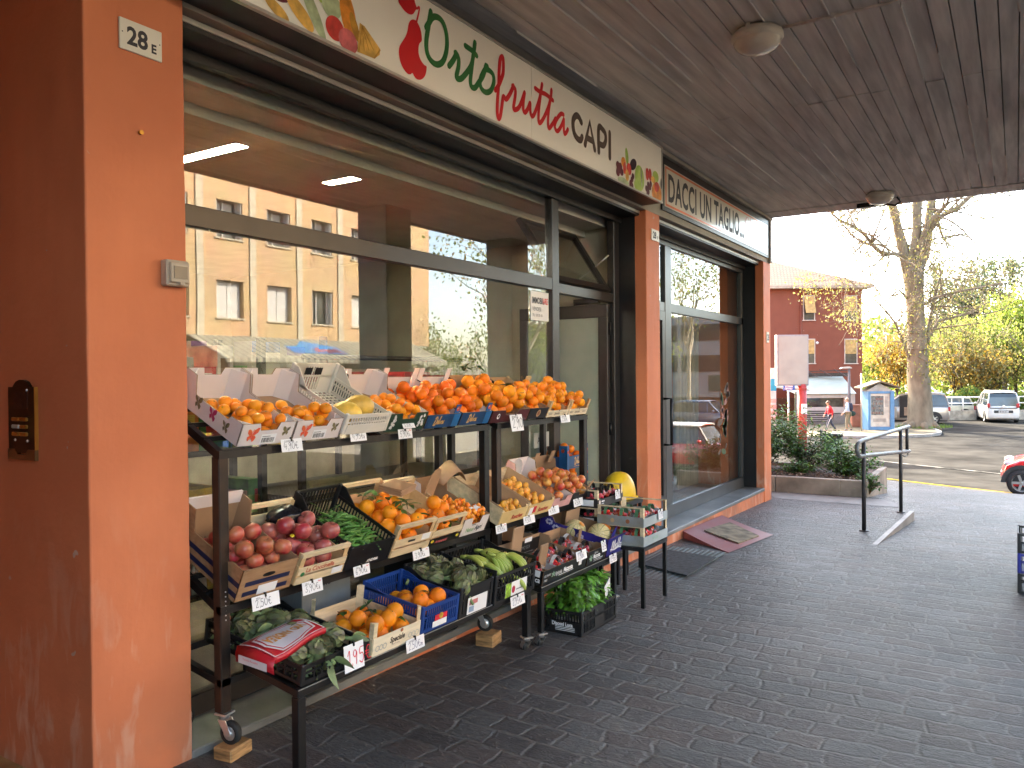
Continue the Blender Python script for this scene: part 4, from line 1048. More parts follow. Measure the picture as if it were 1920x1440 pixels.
ME_DO = [fruit_mesh('orange', [M_DO, M_ST], R_OR, .97, .04, seed=i+15) for i in range(2)]
ME_NV = [fruit_mesh('navel_orange', [M_OR, M_ST], R_NV, .98, .05, seed=i+25) for i in range(3)]
def leaf_geo(mb, L, wd, T, fold=.25, curl=.25, n=6):
    """a pointed leaf along local x, folded along its midrib"""
    vs = []; fs = []
    for i in range(n+1):
        t = i/n; w = wd*math.sin(PI*min(1, t*.96+.02))**.8*(1-.25*t); z = -curl*L*t*t
        vs += [T @ Vector((L*t, -w/2, z+fold*w/2)), T @ Vector((L*t, 0, z)), T @ Vector((L*t, w/2, z+fold*w/2))]
    for i in range(n):
        a = 3*i; fs += [(a, a+3, a+4, a+1), (a+1, a+4, a+5, a+2)]
    return mb.add(vs, fs, True)
def leaf_sprig(root, p, rn, n=4, L=.07, m=None, label='', group=None, wd=.036, name='leaf_sprig'):
    mb = MB(); mb.mat(1); mb.tube([(0,0,-.01),(.01,.005,.012),(.03,.01,.02)], .0018, 5); mb.mat(0)
    for k in range(n):
        T = Matrix.Translation((.012*k*.6, 0, .012)) @ Matrix.Rotation(k*2.4+rn.uniform(-.5,.5), 4, 'Z') @ Matrix.Rotation(rn.uniform(-.75,.25), 4, 'Y')
        leaf_geo(mb, L*rn.uniform(.75,1.15), wd*rn.uniform(.8,1.1), T, curl=rn.uniform(.1,.5))
    o = link(name, mb.mesh(name, [m or M_LF, M_TW])); o.location = wmat(root) @ Vector(p); o.rotation_euler = (rn.uniform(-.2,.2), rn.uniform(-.2,.2), rn.uniform(0,6.28))
    return tag(o, label, 'leaves', group)
# ------------------------------------------------------------------ price cards
def price_card(x, y, z, w, h, txt, label, ink=INK, tilt=12, title='', turn=0, scale=.56, extra=None):
    t = thing('price_card', label, 'price card', (x, y, z), (R(-tilt), R(turn), PI/2))
    mb = MB(); mb.box(-w/2, w/2, 0, .0012, -h/2, h/2); part('card', mb, PAPERW, t)
    mb = MB(); hand(mb, txt, -w*.40, -h*.30, h*scale, FRONT, h*.034); part('writing', mb, ink, t)
    if title: mb = MB(); put_text(mb, title, lambda u, v: (-w*.35+u, -.0012, h*.26+v), h*.20, .85); part('print', mb, INK, t)
    if extra: mb = MB(); stroke(mb, [(w*.28,h*.30),(w*.33,h*.38),(w*.36,h*.28),(w*.42,h*.36)], h*.05, FRONT); part('print', mb, INKR, t)
    mb = MB(); mb.box(-.004, .004, -.004, .006, h/2-.012, h/2+.008); part('clip', mb, BLACKM, t)
    return t
rn = random.Random(42)
TT, TM, TB = 26, 25, 8                      # tilt of the top, middle and bottom rows
# ============ top row
BUT_R = mat('print_butterfly_red', (.72,.05,.06), .5, var=.3, vs=60, col2=(.75,.22,.04)); BUT_M = mat('print_butterfly_magenta', (.42,.02,.10), .5); BUT_G = mat('print_butterfly_brown', (.22,.18,.08), .5, var=.3, vs=60)
def butterfly(mb, u, v, s, fn, flip=1, skew=.25):
    for wing in ([(.03,0),(.2,.7),(.7,1.05),(1.0,.95),(.9,.35),(.45,-.05)], [(.03,0),(.45,-.08),(.78,-.3),(.68,-.75),(.4,-1.0),(.1,-.5)]):
        for sd, k in ((1, 1), (-1, .8)):
            P = [(u+s*(a*sd*k*flip+b*skew*.4), v+s*(b*(1 if sd > 0 else .85))) for a, b in wing]; STK[0] = (STK[0]+1) % 12; of = STK[0]*5e-5
            mb.add([Vector(fn(*p))+(Vector((0,-of,0)) if fn is FRONT else Vector((-of,0,0))) for p in P], [tuple(range(len(P)))])
    stroke(mb, [(u-.04*s, v-.6*s), (u, v+.3*s), (u+.2*s, v+.8*s)], s*.1, fn)
def bar_label(fp, u, v, w, h):
    mb = MB(); mb.box(u, u+w, -.0016, -.0009, v, v+h); mb.mat(1); x = u+w*.08
    while x < u+w*.9:
        q = rn.choice((.0012,.002,.003)); mb.box(x, x+q, -.002, -.0015, v+h*.1, v+h*.62); x += q+rn.choice((.0015,.0025))
    mb.box(u+w*.08, u+w*.6, -.002, -.0015, v+h*.74, v+h*.80)
    part('label', mb, [PAPERW, INK], fp)
for i, (y0, lab) in enumerate(((2.243, 'white butterfly printed box full of clementines, first on the top shelf by the pillar'), (2.548, 'white board box with butterfly print, half empty at the back, second on the top shelf'))):
    t, fp = carton(lab, -2.82, y0, 1.312, TT, .298, .45, .105, .082, .165, WHITEB, WHITEB, .035, .035, .08)
    mb = MB(); butterfly(mb, .062, .052, .034, FRONT); part('butterfly_print', mb, BUT_R, fp)
    mb = MB(); butterfly(mb, .252, .060, .024, FRONT, -1); part('butterfly_print', mb, BUT_G, fp)
    bar_label(fp, .118, .006, .085, .045)
    if i == 0:
        sd = [c for c in t.children if c.name.startswith('side_panel')][0]
        SF = lambda u, v: (-.0012, u, v)
        for k, (u, v, s_, m) in enumerate(((.10,.045,.026,BUT_G),(.20,.055,.030,BUT_M),(.31,.06,.03,BUT_G))):
            mb = MB(); butterfly(mb, u, v, s_, SF, -1); part('butterfly_print', mb, m, sd)
    if i == 0: pts = pile(.298, .40, R_CL, .012, .012, .286, .33, layers=(1.0, .85), rn=rn)
    else: pts = pile(.298, .45, R_CL, .012, .012, .286, .27, layers=(1.0, .6), rn=rn)
    heap('clementine', ME_CL, t, pts, 'clementine with dimpled skin in the ' + ('first' if i == 0 else 'second') + ' butterfly printed box', 'clementine', f'clementines in the {"first" if i == 0 else "second"} butterfly box', R_CL, rn)
WPL = mat('white_plastic', (.72,.67,.58), .38, var=.05)
tW, fp = plastic_crate('white plastic crate with two yellow melons, standing high at the back, on the top shelf', -2.80, 2.85, 1.325, TT, .325, .46, .105, .10, .175, WPL, solid=None, pitch=.018, rear_hole=True)
mb = MB(); mb.box(.02, .305, -.003, .001, .0, .05); part('front_plate', mb, WPL, tW)
for q in (.30, .52):
    mb = MB(); mb.box(.325*q, .325*q+.05, .4535, .4540, .11, .15); part('hand_hole', mb, BLACKP, tW, bevel=.0)
M_ML = mat('yellow_melon_skin', (.78,.50,.08), .45, var=.15, vs=14, bump=.9, bs=38, hue=.008)
mb = MB(); mb.ball((0,0,0), .085, .062, .062, 22, 16); mb.v = [tuple(Vector(p)*(1+.04*noise.noise(Vector(p)*18))) for p in mb.v]; ME_ML = mb.mesh('yellow_melon', [M_ML])
for p, l, r_ in (((.10,.10,.062), 'flatter yellow melon lying at the left of the white plastic crate', (0,.1,.5)), ((.20,.12,.085), 'bigger rounder yellow melon at the right of the white plastic crate', (.3,0,1.2))):
    put('yellow_melon', ME_ML, tW, p, l, 'melon', 'yellow melons', .07, 1.0, (r_[0], r_[1], r_[2]), rn)
# green flower box
DKG = mat('print_dark_green', (.012,.045,.022), .45); 
t, fp = carton('dark green box with white flower print, holding clementines, on the top shelf', -2.82, 3.185, 1.315, TT, .325, .44, .105, .085, .165, DKG, WHITEB, .035, .035, .08)
mb = MB()
for (u, v) in [(.03+.03*rn.random(), .02+.07*rn.random()) for _ in range(14)] + [(.26+.045*rn.random(), .015+.08*rn.random()) for _ in range(14)]:
    for k in range(5): a = k*1.257; mb.add([FRONT(u+.0055*math.cos(a)+.004*math.cos(q), v+.0055*math.sin(a)+.004*math.sin(q)) for q in (0,1.2,2.4,3.6,4.8)], [(0,1,2,3,4)])
part('flower_print', mb, PAPERW, fp)
heap('clementine', ME_CL, t, pile(.325, .44, R_CL, .012, .012, .313, .30, layers=(1.0, .75), rn=rn), 'clementine in the dark green box with white flowers', 'clementine', 'clementines in the dark green box', R_CL, rn)
# blue boxes with gold script
NAVY = mat('print_navy_blue', (.008,.02,.055), .35, var=.5, vs=3, col2=(.014,.075,.20)); BLUE = mat('print_bright_blue', (.02,.14,.36), .35, var=.3, vs=4); GOLD = mat('print_gold', (.70,.42,.16), .35, .2, var=.2, vs=40)
DEL = [[(0,0),(.13,.5),(.2,.95),(.02,.8),(.25,1.0),(.42,.7),(.35,.25),(.05,.02),(.3,.05)],[(.5,.3),(.66,.42),(.6,.52),(.5,.35),(.57,.14),(.72,.22)],[(.72,.22),(.9,.9),(.86,1.0),(.8,.7),(.8,.2),(.92,.2)],[(.95,.45),(.95,.2),(1.05,.2),(1.12,.45),(1.12,.2),(1.2,.2)],[(1.25,.45),(1.35,.45),(1.42,.18),(1.52,.2)],[(1.55,.5),(1.42,.3),(1.27,.14)]]
def script(mb, strokes, u, v, s, fn, w, sx=1.0):
    for st in strokes: stroke(mb, [(u+a*s*sx, v+b*s) for a, b in st], w, fn)
def fruit_logo(mb, u, v, s, fn):
    mb.mat(0); mb.add([fn(u+s*math.cos(k*PI/6), v+s*math.sin(k*PI/6)) for k in range(12)], [tuple(range(12))])
    mb.mat(1); mb.add([fn(u-s*.3+s*.5*math.cos(k*PI/4), v+s*.2+s*.4*math.sin(k*PI/4)) for k in range(8)], [tuple(range(8))])
LOGO = [mat('print_peach_red', (.65,.08,.03), .4), mat('print_peach_pale', (.75,.5,.3), .4)]
for i, (y0, lab) in enumerate(((3.515, 'blue and navy box with gold script Delux, first of the pair on the top shelf'), (3.845, 'blue box with gold script Delux, second of the pair, next to the rack post'))):
    t, fp = carton(lab, -2.82, y0, 1.312, TT, .315, .44, .085, .075, .115, NAVY, WHITEB, 0, 0, .09, gus=False)
    mb = MB(); script(mb, DEL, .075, .018, .054, FRONT, .008, 1.1); part('lettering', mb, GOLD, fp)
    mb = MB(); mb.box(.25, .312, -.001, -.0006, .0, .084); part('print', mb, BLUE, fp)
    for (x, y, h) in ((.02,.40,.19),(.295,.40,.19),(.285,.012,.135)):
        mb = MB(); mb.box(x-.022, x+.022, y, y+.005, .02, h); fl = part('corner_flap', mb, WHITEB if y > .1 else BLUE, t)
    mb = MB(); fruit_logo(mb, .285, .11, .016, lambda u, v: (u, .0108, v)); part('fruit_logo', mb, LOGO, fl)
    pts = pile(.315, .44, R_OR, .012, .012, .303, .40, layers=(1.0, .9), rn=rn)
    heap('orange', ME_DO, t, pts, 'deep orange fruit in the ' + ('first' if i == 0 else 'second') + ' blue box with gold script', 'orange', f'oranges in the {"first" if i == 0 else "second"} blue box', R_OR, rn)
# dark red box, mixed oranges with leaves
MAR = mat('print_maroon', (.075,.012,.014), .4, var=.2); 
t, fp = carton('dark red box heaped with oranges and green leaves, at the joint of the two racks', -2.82, 4.175, 1.308, TT, .45, .44, .085, .07, .13, MAR, KRAFT, .03, 0, .07, gus=False)
mb = MB(); mb.add([FRONT(.08+.016*math.cos(k*PI/6), .045+.020*math.sin(k*PI/6)) for k in range(12)], [tuple(range(12))]); mb.mat(1); mb.add([(.08+.009*math.cos(k*PI/4), -.0018, .047+.011*math.sin(k*PI/4)) for k in range(8)], [tuple(range(8))]); part('emblem', mb, [PAPERW, MAR], fp)
pts = pile(.45, .44, R_NV, .012, .02, .44, .42, layers=(1.0, .95, .2), rn=rn)
heap('navel_orange', ME_NV, t, pts, 'orange with leaves beside it in the dark red box', 'orange', 'oranges in the dark red box', R_NV, rn)
for p in ((.12,.38,.20),(.2,.36,.21),(.3,.15,.17),(.36,.13,.17),(.33,.08,.15)): leaf_sprig(t, p, rn, 5, .065, M_LF, 'sprig of green leaves on the oranges in the dark red box', 'leaf sprigs in the dark red box')
t2, fp = carton('black box with a round brown emblem between the leaves and the wooden crates, top shelf', -2.82, 4.632, 1.31, TT, .255, .42, .082, .07, .12, BLACKP, KRAFT, 0, 0, .07, gus=False)
mb = MB(); mb.add([FRONT(.13+.026*math.cos(k*PI/8), .042+.028*math.sin(k*PI/8)) for k in range(16)], [tuple(range(16))]); mb.mat(1); mb.add([(.13+.017*math.cos(k*PI/4), -.0018, .042+.018*math.sin(k*PI/4)) for k in range(8)], [tuple(range(8))]); part('emblem', mb, [mat('print_tan', (.55,.36,.2), .5), mat('print_rust', (.35,.12,.05), .5)], fp)
heap('orange', ME_OR, t2, pile(.255, .42, R_OR, .012, .015, .245, .40, layers=(1.0, .7), rn=rn), 'orange in the black box with the round emblem', 'orange', 'oranges in the black box', R_OR, rn)
PWOOD = mat('printed_poplar', (.78,.66,.46), .6, var=.08, vs=3, stretch=(2,9,14))
for i, y0 in enumerate((4.893, 5.205)):
    t, f0 = wood_crate('pale wooden crate of oranges, ' + ('left' if i == 0 else 'right end') + ' one of the pair ending the top shelf', -2.82, y0, 1.31, TT, .30, .42, .062, .12, rear_rail=False, front_rail=False, slats=1, side_h=.062, printed=PWOOD)
    mb = MB(); put_text(mb, 'Speciale', lambda u, v: (.10+u, -.0048, .022+v), .026, .9, shear=.2, bold=.0006); put_text(mb, 'ooo', lambda u, v: (.02+u, -.0048, .022+v), .03, .9); put_text(mb, 'ooo', lambda u, v: (.225+u, -.0048, .022+v), .03, .9); mb.ball((.155,-.0048,.052), .008, .0005, .006, 8, 4); part('lettering', mb, mat('print_grey_brown', (.22,.17,.12), .6), f0)
    heap('orange', ME_OR, t, pile(.30, .42, R_OR*.92, .012, .015, .29, .40, layers=(1.0, .95), rn=rn), f'orange in the {"left" if i == 0 else "right end"} pale wooden crate on the top shelf', 'orange', f'oranges in the {"left" if i == 0 else "right end"} wooden crate, top shelf', R_OR, rn, .92)

# ============ middle row
M_AP = mat('apple_skin', (.44,.03,.04), .38, var=.2, vs=13, col2=(.52,.20,.09), hue=.015, bump=.05); M_AP2 = mat('apple_skin_dark', (.36,.02,.045), .36, var=.2, vs=9, col2=(.50,.17,.12), hue=.01, bump=.05); M_NE = mat('nectarine_skin', (.55,.05,.03), .38, var=.2, vs=12, col2=(.78,.36,.08), hue=.02)
ME_AP = [apple_mesh('apple', [M_AP, M_TW], .040, i) for i in range(3)]; ME_AP2 = [apple_mesh('apple', [M_AP2, M_TW], .044, i+7) for i in range(3)]; ME_NE = [apple_mesh('nectarine', [M_NE, M_TW], .034, i+17, .98) for i in range(2)]
NAVYB = mat('print_blue_band', (.015,.018,.06), .5)
WOODP = mat('printed_wood_board', (.42,.24,.12), .6, var=.22, vs=3, stretch=(3,10,16), col2=(.30,.165,.08))
t, fp = carton('wood print box with two navy bands, full of pale red apples, behind the rack post', -2.80, 2.205, .655, TM, .305, .46, .155, .14, .235, WOODP, KRAFT, .0, 0, .08, gus=False)
for sname, fn_, L in (('front_panel', lambda u, v, o: (u, -o, v), .305), ('side_panel', lambda u, v, o: (-o, u, v), .46)):
    sd = [c for c in t.children if c.name.startswith(sname)][0]
    mb = MB()
    for v in (.018, .068): P = [fn_(.03 if L < .4 else .0, v, .001), fn_(L-.03 if L < .4 else L, v, .001), fn_(L-.03 if L < .4 else L, v+.024, .001), fn_(.03 if L < .4 else .0, v+.024, .001)]; mb.add(P, [(0,1,2,3)])
    part('band_print', mb, NAVYB, sd)
mb = MB(); mb.add([FRONT(.15+.035*math.cos(k*PI/8), .108+.011*math.sin(k*PI/8)) for k in range(16)], [tuple(range(16))]); part('hand_hole', mb, BLACKP, fp)
mb = MB(); mb.box(.11, .215, -.0022, -.0014, .012, .058); part('label', mb, PAPERW, fp)
mb = MB(); mb.box(.004, .30, .45, .462, .19, .25); part('white_flap', mb, WHITEB, t)
heap('apple', ME_AP, t, pile(.305, .46, .040, .012, .015, .295, .42, layers=(1.0, .85, .3), rn=rn), 'pale red and yellow apple in the box with navy bands', 'apple', 'apples in the navy banded box', .04, rn)
t, fp = wood_crate('slatted wooden crate lettered La Coccinella, with dark red apples', -2.795, 2.528, .655, TM, .305, .45, .10, .155, slats=2)
mb = MB(); put_text(mb, 'La Coccinella', lambda u, v: (.045+u, -.0048, .062+v), .034, .98, bold=.001, shear=.1); part('lettering', mb, mat('print_brick_red', (.55,.11,.06), .6), t)
mb = MB(); mb.add([FRONT(.03+.013*math.cos(k*PI/5), .056+.012*math.sin(k*PI/5)-0) for k in range(10)], [tuple(range(10))]); mb.v = [(v[0], -.005, v[2]) for v in mb.v]; part('emblem', mb, mat('print_green', (.03,.2,.06), .6), t)
mb = MB(); mb.box(.225, .292, -.0062, -.0046, .012, .045); part('label', mb, PAPERW, t)
pts = pile(.305, .45, .044, .012, .015, .295, .37, layers=(1.0, .85), rn=rn)
heap('apple', ME_AP2, t, pts, 'dark red apple in the crate lettered La Coccinella', 'apple', 'apples in the crate La Coccinella', .044, rn)
for p in ((.11,.30,.15),(.19,.22,.15),(.08,.17,.15)):
    mb = MB(); mb.lathe([(.001,.0015),(.010,.001),(.0115,-.001)], 10); o = link('sticker', mb.mesh('sticker', [mat('yellow_sticker', (.8,.6,.03), .4)])); o.location = wmat(t) @ Vector(p); o.rotation_euler = (.3,.5,0); tag(o, 'small yellow sticker on a dark red apple', 'sticker', 'stickers on the dark red apples')
mb = MB(); mb.ball((0,0,0), .075, .085, .05, 26, 18); mb.v = [tuple(Vector(p)*(1+.35*abs(noise.noise(Vector(p)*30))+.2*noise.noise(Vector(p)*70))) for p in mb.v]
o = link('plastic_film', mb.mesh('plastic_film', [mat('black_film', (.015,.014,.018), .18, var=.3)])); o.location = wmat(t) @ Vector((.20,.36,.12)); tag(o, 'crumpled black plastic film at the back of the apple crate La Coccinella', 'plastic film')
# peas
BPL = mat('black_plastic', (.013,.013,.014), .42, var=.15, vs=20); BPL2 = mat('blue_plastic', (.012,.05,.23), .38, var=.12)
tP, fp = plastic_crate('black plastic crate heaped with green pea pods', -2.80, 2.855, .65, TM, .325, .46, .13, .14, .20, BPL, solid=(.06,.94))
M_PEA = mat('pea_pod', (.11,.27,.045), .42, var=.2, vs=10, hue=.012); 
def pod_mesh(seed):
    r_ = random.Random(seed); mb = MB(); L = r_.uniform(.08,.11); bend = r_.uniform(-.02,.02); n = 8; P = []; Q = []
    for i in range(n+1):
        s = i/n; P.append((L*(s-.5), bend*math.sin(PI*s), 0)); Q.append(.0118*max(.12, math.sin(PI*min(1, s*.94+.03))**.55)*(1+.10*math.sin(s*19)))
    mb.tube(P, Q, 8); mb.v = [(x, y, z*.62) for x, y, z in mb.v]
    mb.tube([(L/2,0,0),(L/2+.012,.004,.003),(L/2+.022,.001,.010)], .0014, 5)
    return mb.mesh('pea_pod', [M_PEA])
ME_PEA = [pod_mesh(i) for i in range(5)]
for k in range(150):
    x = rn.uniform(.045,.28); y = rn.uniform(.03,.36); hh = .075+.075*math.exp(-((x-.16)/.1)**2-((y-.2)/.15)**2) if k > 60 else rn.uniform(.03,.08)
    put('pea_pod', ME_PEA[k % 5], tP, (x, y, hh+rn.uniform(-.012,.012)), 'green pea pod in the black plastic crate', 'pea pod', 'pea pods in the black crate', .01, 1, (R(TM)*.5+rn.uniform(-.4,.4), rn.uniform(-.4,.4), rn.uniform(0,6.28)), rn)
for k in range(9):
    mb = MB(); mb.tube([(0,0,0),(.02,.01,.012),(.045,.004,.02),(.06,.02,.03)], .0013, 5); o = link('pea_tendril', mb.mesh('pea_tendril', [M_LF2])); o.location = wmat(tP) @ Vector((rn.uniform(.06,.26), rn.uniform(.05,.36), .145)); o.rotation_euler = (rn.uniform(-.5,.5), 0, rn.uniform(0,6.3)); tag(o, 'thin curling pea stalk on the heap of pods', 'pea stalk', 'stalks on the pea pods')
mb = MB(); put_text(mb, 'ANDRIA', lambda u, v: (.15+u, -.002, .02+v), .022, 1.0, shear=.25, bold=.001); part('lettering', mb, PAPERW, fp)
# oranges with leaves
t, f0 = wood_crate('wooden crate of big leafy navel oranges with a top rail', -2.795, 3.185, .65, TM, .315, .46, .115, .185, slats=2)
mb = MB(); mb.box(.11, .17, -.0052, -.0045, .078, .09); part('hand_hole', mb, BLACKP, t)
mb = MB(); mb.box(.225, .295, -.006, -.0046, .070, .108); part('label', mb, PAPERW, t)
heap('navel_orange', ME_NV, t, pile(.315, .46, R_NV, .012, .015, .305, .42, layers=(1.0, .95), rn=rn), 'big navel orange among leaves in the crate with the top rail', 'orange', 'navel oranges in the railed crate', R_NV, rn, 1.08)
for p in ((.15,.22,.19),(.2,.19,.19),(.24,.16,.18),(.12,.30,.18),(.05,.33,.17),(.26,.10,.15),(.17,.13,.18)): leaf_sprig(t, p, rn, 4, .08, rn.choice((M_LF, M_LF2)), 'sprig of leaves among the big navel oranges', 'leaf sprigs in the navel orange crate', .042)
t, f0 = wood_crate('narrower wooden crate of oranges over a black printed strip', -2.795, 3.512, .652, TM, .285, .45, .105, .165, slats=2, printed=WOOD2)
for c in [c for c in t.children if c.name.startswith('front_slat')][:1]: c.data.materials[0] = BLACKP
mb = MB(); put_text(mb, 'Arancetti', lambda u, v: (.05+u, -.0048, .014+v), .026, 1.1, shear=.2, bold=.0008); part('lettering', mb, mat('print_pink', (.6,.10,.2), .5), t)
for u in (.02, .255): mb = MB(); mb.add([(u+.014*math.cos(k*PI/6), -.005, .03+.010*math.sin(k*PI/6)) for k in range(12)], [tuple(range(12))]); part('lemon_print', mb, mat('print_lemon', (.75,.6,.05), .5), t)
heap('navel_orange', ME_NV, t, pile(.285, .45, R_NV, .012, .015, .275, .22, layers=(1.0, .9), rn=rn), 'orange in the crate over the black printed strip', 'orange', 'oranges over the black printed strip', R_NV, rn)
leaf_sprig(t, (.15,.03,.085), rn, 5, .07, M_LF2, 'leaves at the front of the orange crate with the black strip', None); leaf_sprig(t, (.22,.03,.09), rn, 5, .06, M_LF, 'dark leaves at the right front of the crate with the black strip', None)
# stack of brown paper bags leaning on both crates
mb = MB()
for k in range(9):
    T_ = Matrix.Translation((0, 0, k*.0042)) @ Matrix.Rotation(rn.uniform(-.05,.05), 4, 'Z')
    mb.xf(T_); mb.box(-.10, .10, -.07, .07, 0, .0035)
BAGM = mat('brown_paper', (.40,.24,.13), .75, var=.1, vs=6)
o = link('paper_bags', mb.mesh('paper_bags', [BAGM])); o.matrix_world = wmat(t) @ Matrix.Translation((-.02,.31,.19)) @ Matrix.Rotation(R(-14), 4, 'X') @ Matrix.Rotation(.25, 4, 'Z'); tag(o, 'stack of flat brown paper bags lying on the orange crates', 'paper bags')
# kumquats in a white carton
t, fp = carton('white board box lettered Natur Apri, with kumquats and a brown flap standing up', -2.79, 3.80, .655, TM, .265, .45, .115, .085, .15, WHITEB, KRAFT, .045, 0, .07, gus=False)
mb = MB(); put_text(mb, 'Natur', lambda u, v: (.05+u, -.0015, .022+v), .040, .85, bold=.0004); part('lettering', mb, mat('print_leaf_green', (.10,.33,.05), .5), fp)
mb = MB(); put_text(mb, 'Apri', lambda u, v: (.138+u, -.0015, .024+v), .046, .9, shear=.25, bold=.001); mb.box(.10,.14,-.0018,-.0012,.062,.067); part('lettering', mb, INK, fp)
mb = MB(); mb.prism([(-.045,.0),(.05,0),(.05,.16),(.035,.20),(-.02,.20),(-.045,.165)], lambda u, v, q: (.045+u, .33+q, .07+v), .004); part('brown_flap', mb, [KRAFT], t)
mb = MB(); mb.box(.0,.012,.05,.32,.09,.12); mb.mat(1); mb.box(.012,.013,.06,.3,.095,.115); part('printed_edge', mb, [KRAFT, pal[1]], t)
M_KQ = mat('kumquat_skin', (.90,.28,.015), .35, var=.08, vs=20, hue=.012, bump=.2, bs=300); mb = MB(); mb.ball((0,0,0), .0135, .0135, .020, 12, 10); mb.mat(1); mb.ball((0,0,.0198), .003, .003, .001, 6, 4); ME_KQ = mb.mesh('kumquat', [M_KQ, M_ST])
heap('kumquat', ME_KQ, t, pile(.265, .45, .0165, .01, .01, .255, .33, layers=(1.0, .97, .75, .3), rn=rn, z0=.025), 'small oval kumquat in the white box Natur Apri', 'kumquat', 'kumquats in the white box', .0165, rn)
mb = MB(); mb.box(-.05,.05,-.022,.022,0,.03); mb.mat(1); mb.box(-.045,.02,-.0225,-.022,.006,.024); o = link('small_pack', mb.mesh('small_pack', [PAPERW, pal[2]])); o.matrix_world = wmat(t) @ Matrix.Translation((.19,.07,.10)) @ Matrix.Rotation(.15, 4, 'Z'); tag(o, 'small white and blue pack lying on the kumquats', 'pack')
# loquat crates
M_LQ = mat('loquat_skin', (.86,.40,.05), .45, var=.12, vs=14, hue=.012); mb = MB(); mb.ball((0,0,0), .0215, .0215, .026, 14, 10); mb.mat(1); mb.ball((0,0,.0255), .005, .005, .0018, 7, 4); ME_LQ = mb.mesh('loquat', [M_LQ, M_TW])
YW = mat('yellow_printed_wood', (.72,.52,.22), .55, var=.1, vs=4)
LIN = mat('brown_liner', (.48,.30,.17), .6, var=.1)
for i, (y0, w) in enumerate(((4.205, .315), (4.535, .335))):
    t, f0 = wood_crate(('yellow wooden crate lettered in red, nearly empty, with a few loquats in the front' if i == 0 else 'yellow wooden crate lettered in red, full of loquats, right of the rack post'), -2.785, y0, .655, TM, w, .46, .105, .10, front_rail=False, rear_rail=False, slats=1, side_h=.115, m=WOOD2, printed=YW, lining=LIN)
    mb = MB(); put_text(mb, 'Roschev', lambda u, v: (w*.42+u, -.0048, .028+v), .044, .92, shear=.25, bold=.002); part('lettering', mb, mat('print_dark_red', (.42,.035,.02), .5), f0)
    if i == 1: 
        mb = MB(); mb.box(.07,.11,-.0055,-.0046,.03,.08); part('print', mb, INKR, f0)
        mb = MB(); mb.box(.02,.068,-.0055,-.0046,.02,.075); part('label', mb, PAPERW, f0)
    heap('loquat', ME_LQ, t, pile(w, .46, .023, .012, .012, w-.012, .15 if i == 0 else .38, layers=(1.0, .9) if i == 0 else (1.0,.97), rn=rn), 'yellow loquat in the ' + ('nearly empty' if i == 0 else 'full') + ' yellow wooden crate', 'loquat', f'loquats in the {"nearly empty" if i == 0 else "full"} yellow crate', .023, rn)
# big sheet of kraft liner over the first loquat crate
mb = MB(); vs = []; n = 10
for i in range(n+1):
    a = i/n; vs += [(.0+.24*a, .34, .12+.08*math.sin(PI*a)), (.0+.28*a, .46, .10+.12*math.sin(PI*a*.95))]
mb.add(vs, [(2*i, 2*i+1, 2*i+3, 2*i+2) for i in range(n)], True)
o = link('kraft_liner', mb.mesh('kraft_liner', [BAGM])); o.matrix_world = Matrix.Translation((-2.785, 3.99, .67)) @ Euler((R(TM),0,PI/2)).to_matrix().to_4x4(); so_ = o.modifiers.new('solid','SOLIDIFY'); so_.thickness = .003; tag(o, 'curved sheet of brown board behind the kumquats and loquats', 'board sheet')
t, fp = carton('white box with a pink edge and a tall rounded corner flap, next to the loquats', -2.785, 4.88, .66, TM, .285, .46, .085, .11, .16, mat('pink_board', (.70,.38,.36), .5), WHITEB, .03, 0, .07, gus=False)
mb = MB(); mb.prism([(-.04,0),(.045,0),(.04,.085),(.025,.11),(-.01,.11),(-.03,.09)], lambda u, v, q: (.004+q, .36+u, .10+v), .005); part('corner_flap', mb, [WHITEB], t)
heap('nectarine', ME_NE, t, pile(.285, .46, .034, .15, .015, .28, .36, layers=(1.0, .9), rn=rn), 'red and yellow nectarine in the white box with a pink edge', 'nectarine', 'nectarines in the pink edged box', .034, rn)
t, fp = carton('dark printed box of nectarines at the end of the middle shelf', -2.785, 5.175, .668, TM, .30, .45, .08, .085, .14, BLACKP, KRAFT, .03, 0, .07, gus=False)
for x in (.03, .27): mb = MB(); mb.box(x-.03, x+.03, .40, .405, .10, .20); part('corner_flap', mb, KRAFT, t)
mb = MB(); mb.prism([(0,0),(.05,.02),(.09,.09),(.03,.06)], lambda u, v, q: (.27+u, .03+q, .05+v), .004); part('torn_flap', mb, [KRAFT], t)
heap('nectarine', ME_NE, t, pile(.30, .45, .034, .012, .015, .29, .38, layers=(1.0, .7), rn=rn), 'red nectarine in the dark box at the end of the middle shelf', 'nectarine', 'nectarines in the dark box', .034, rn)

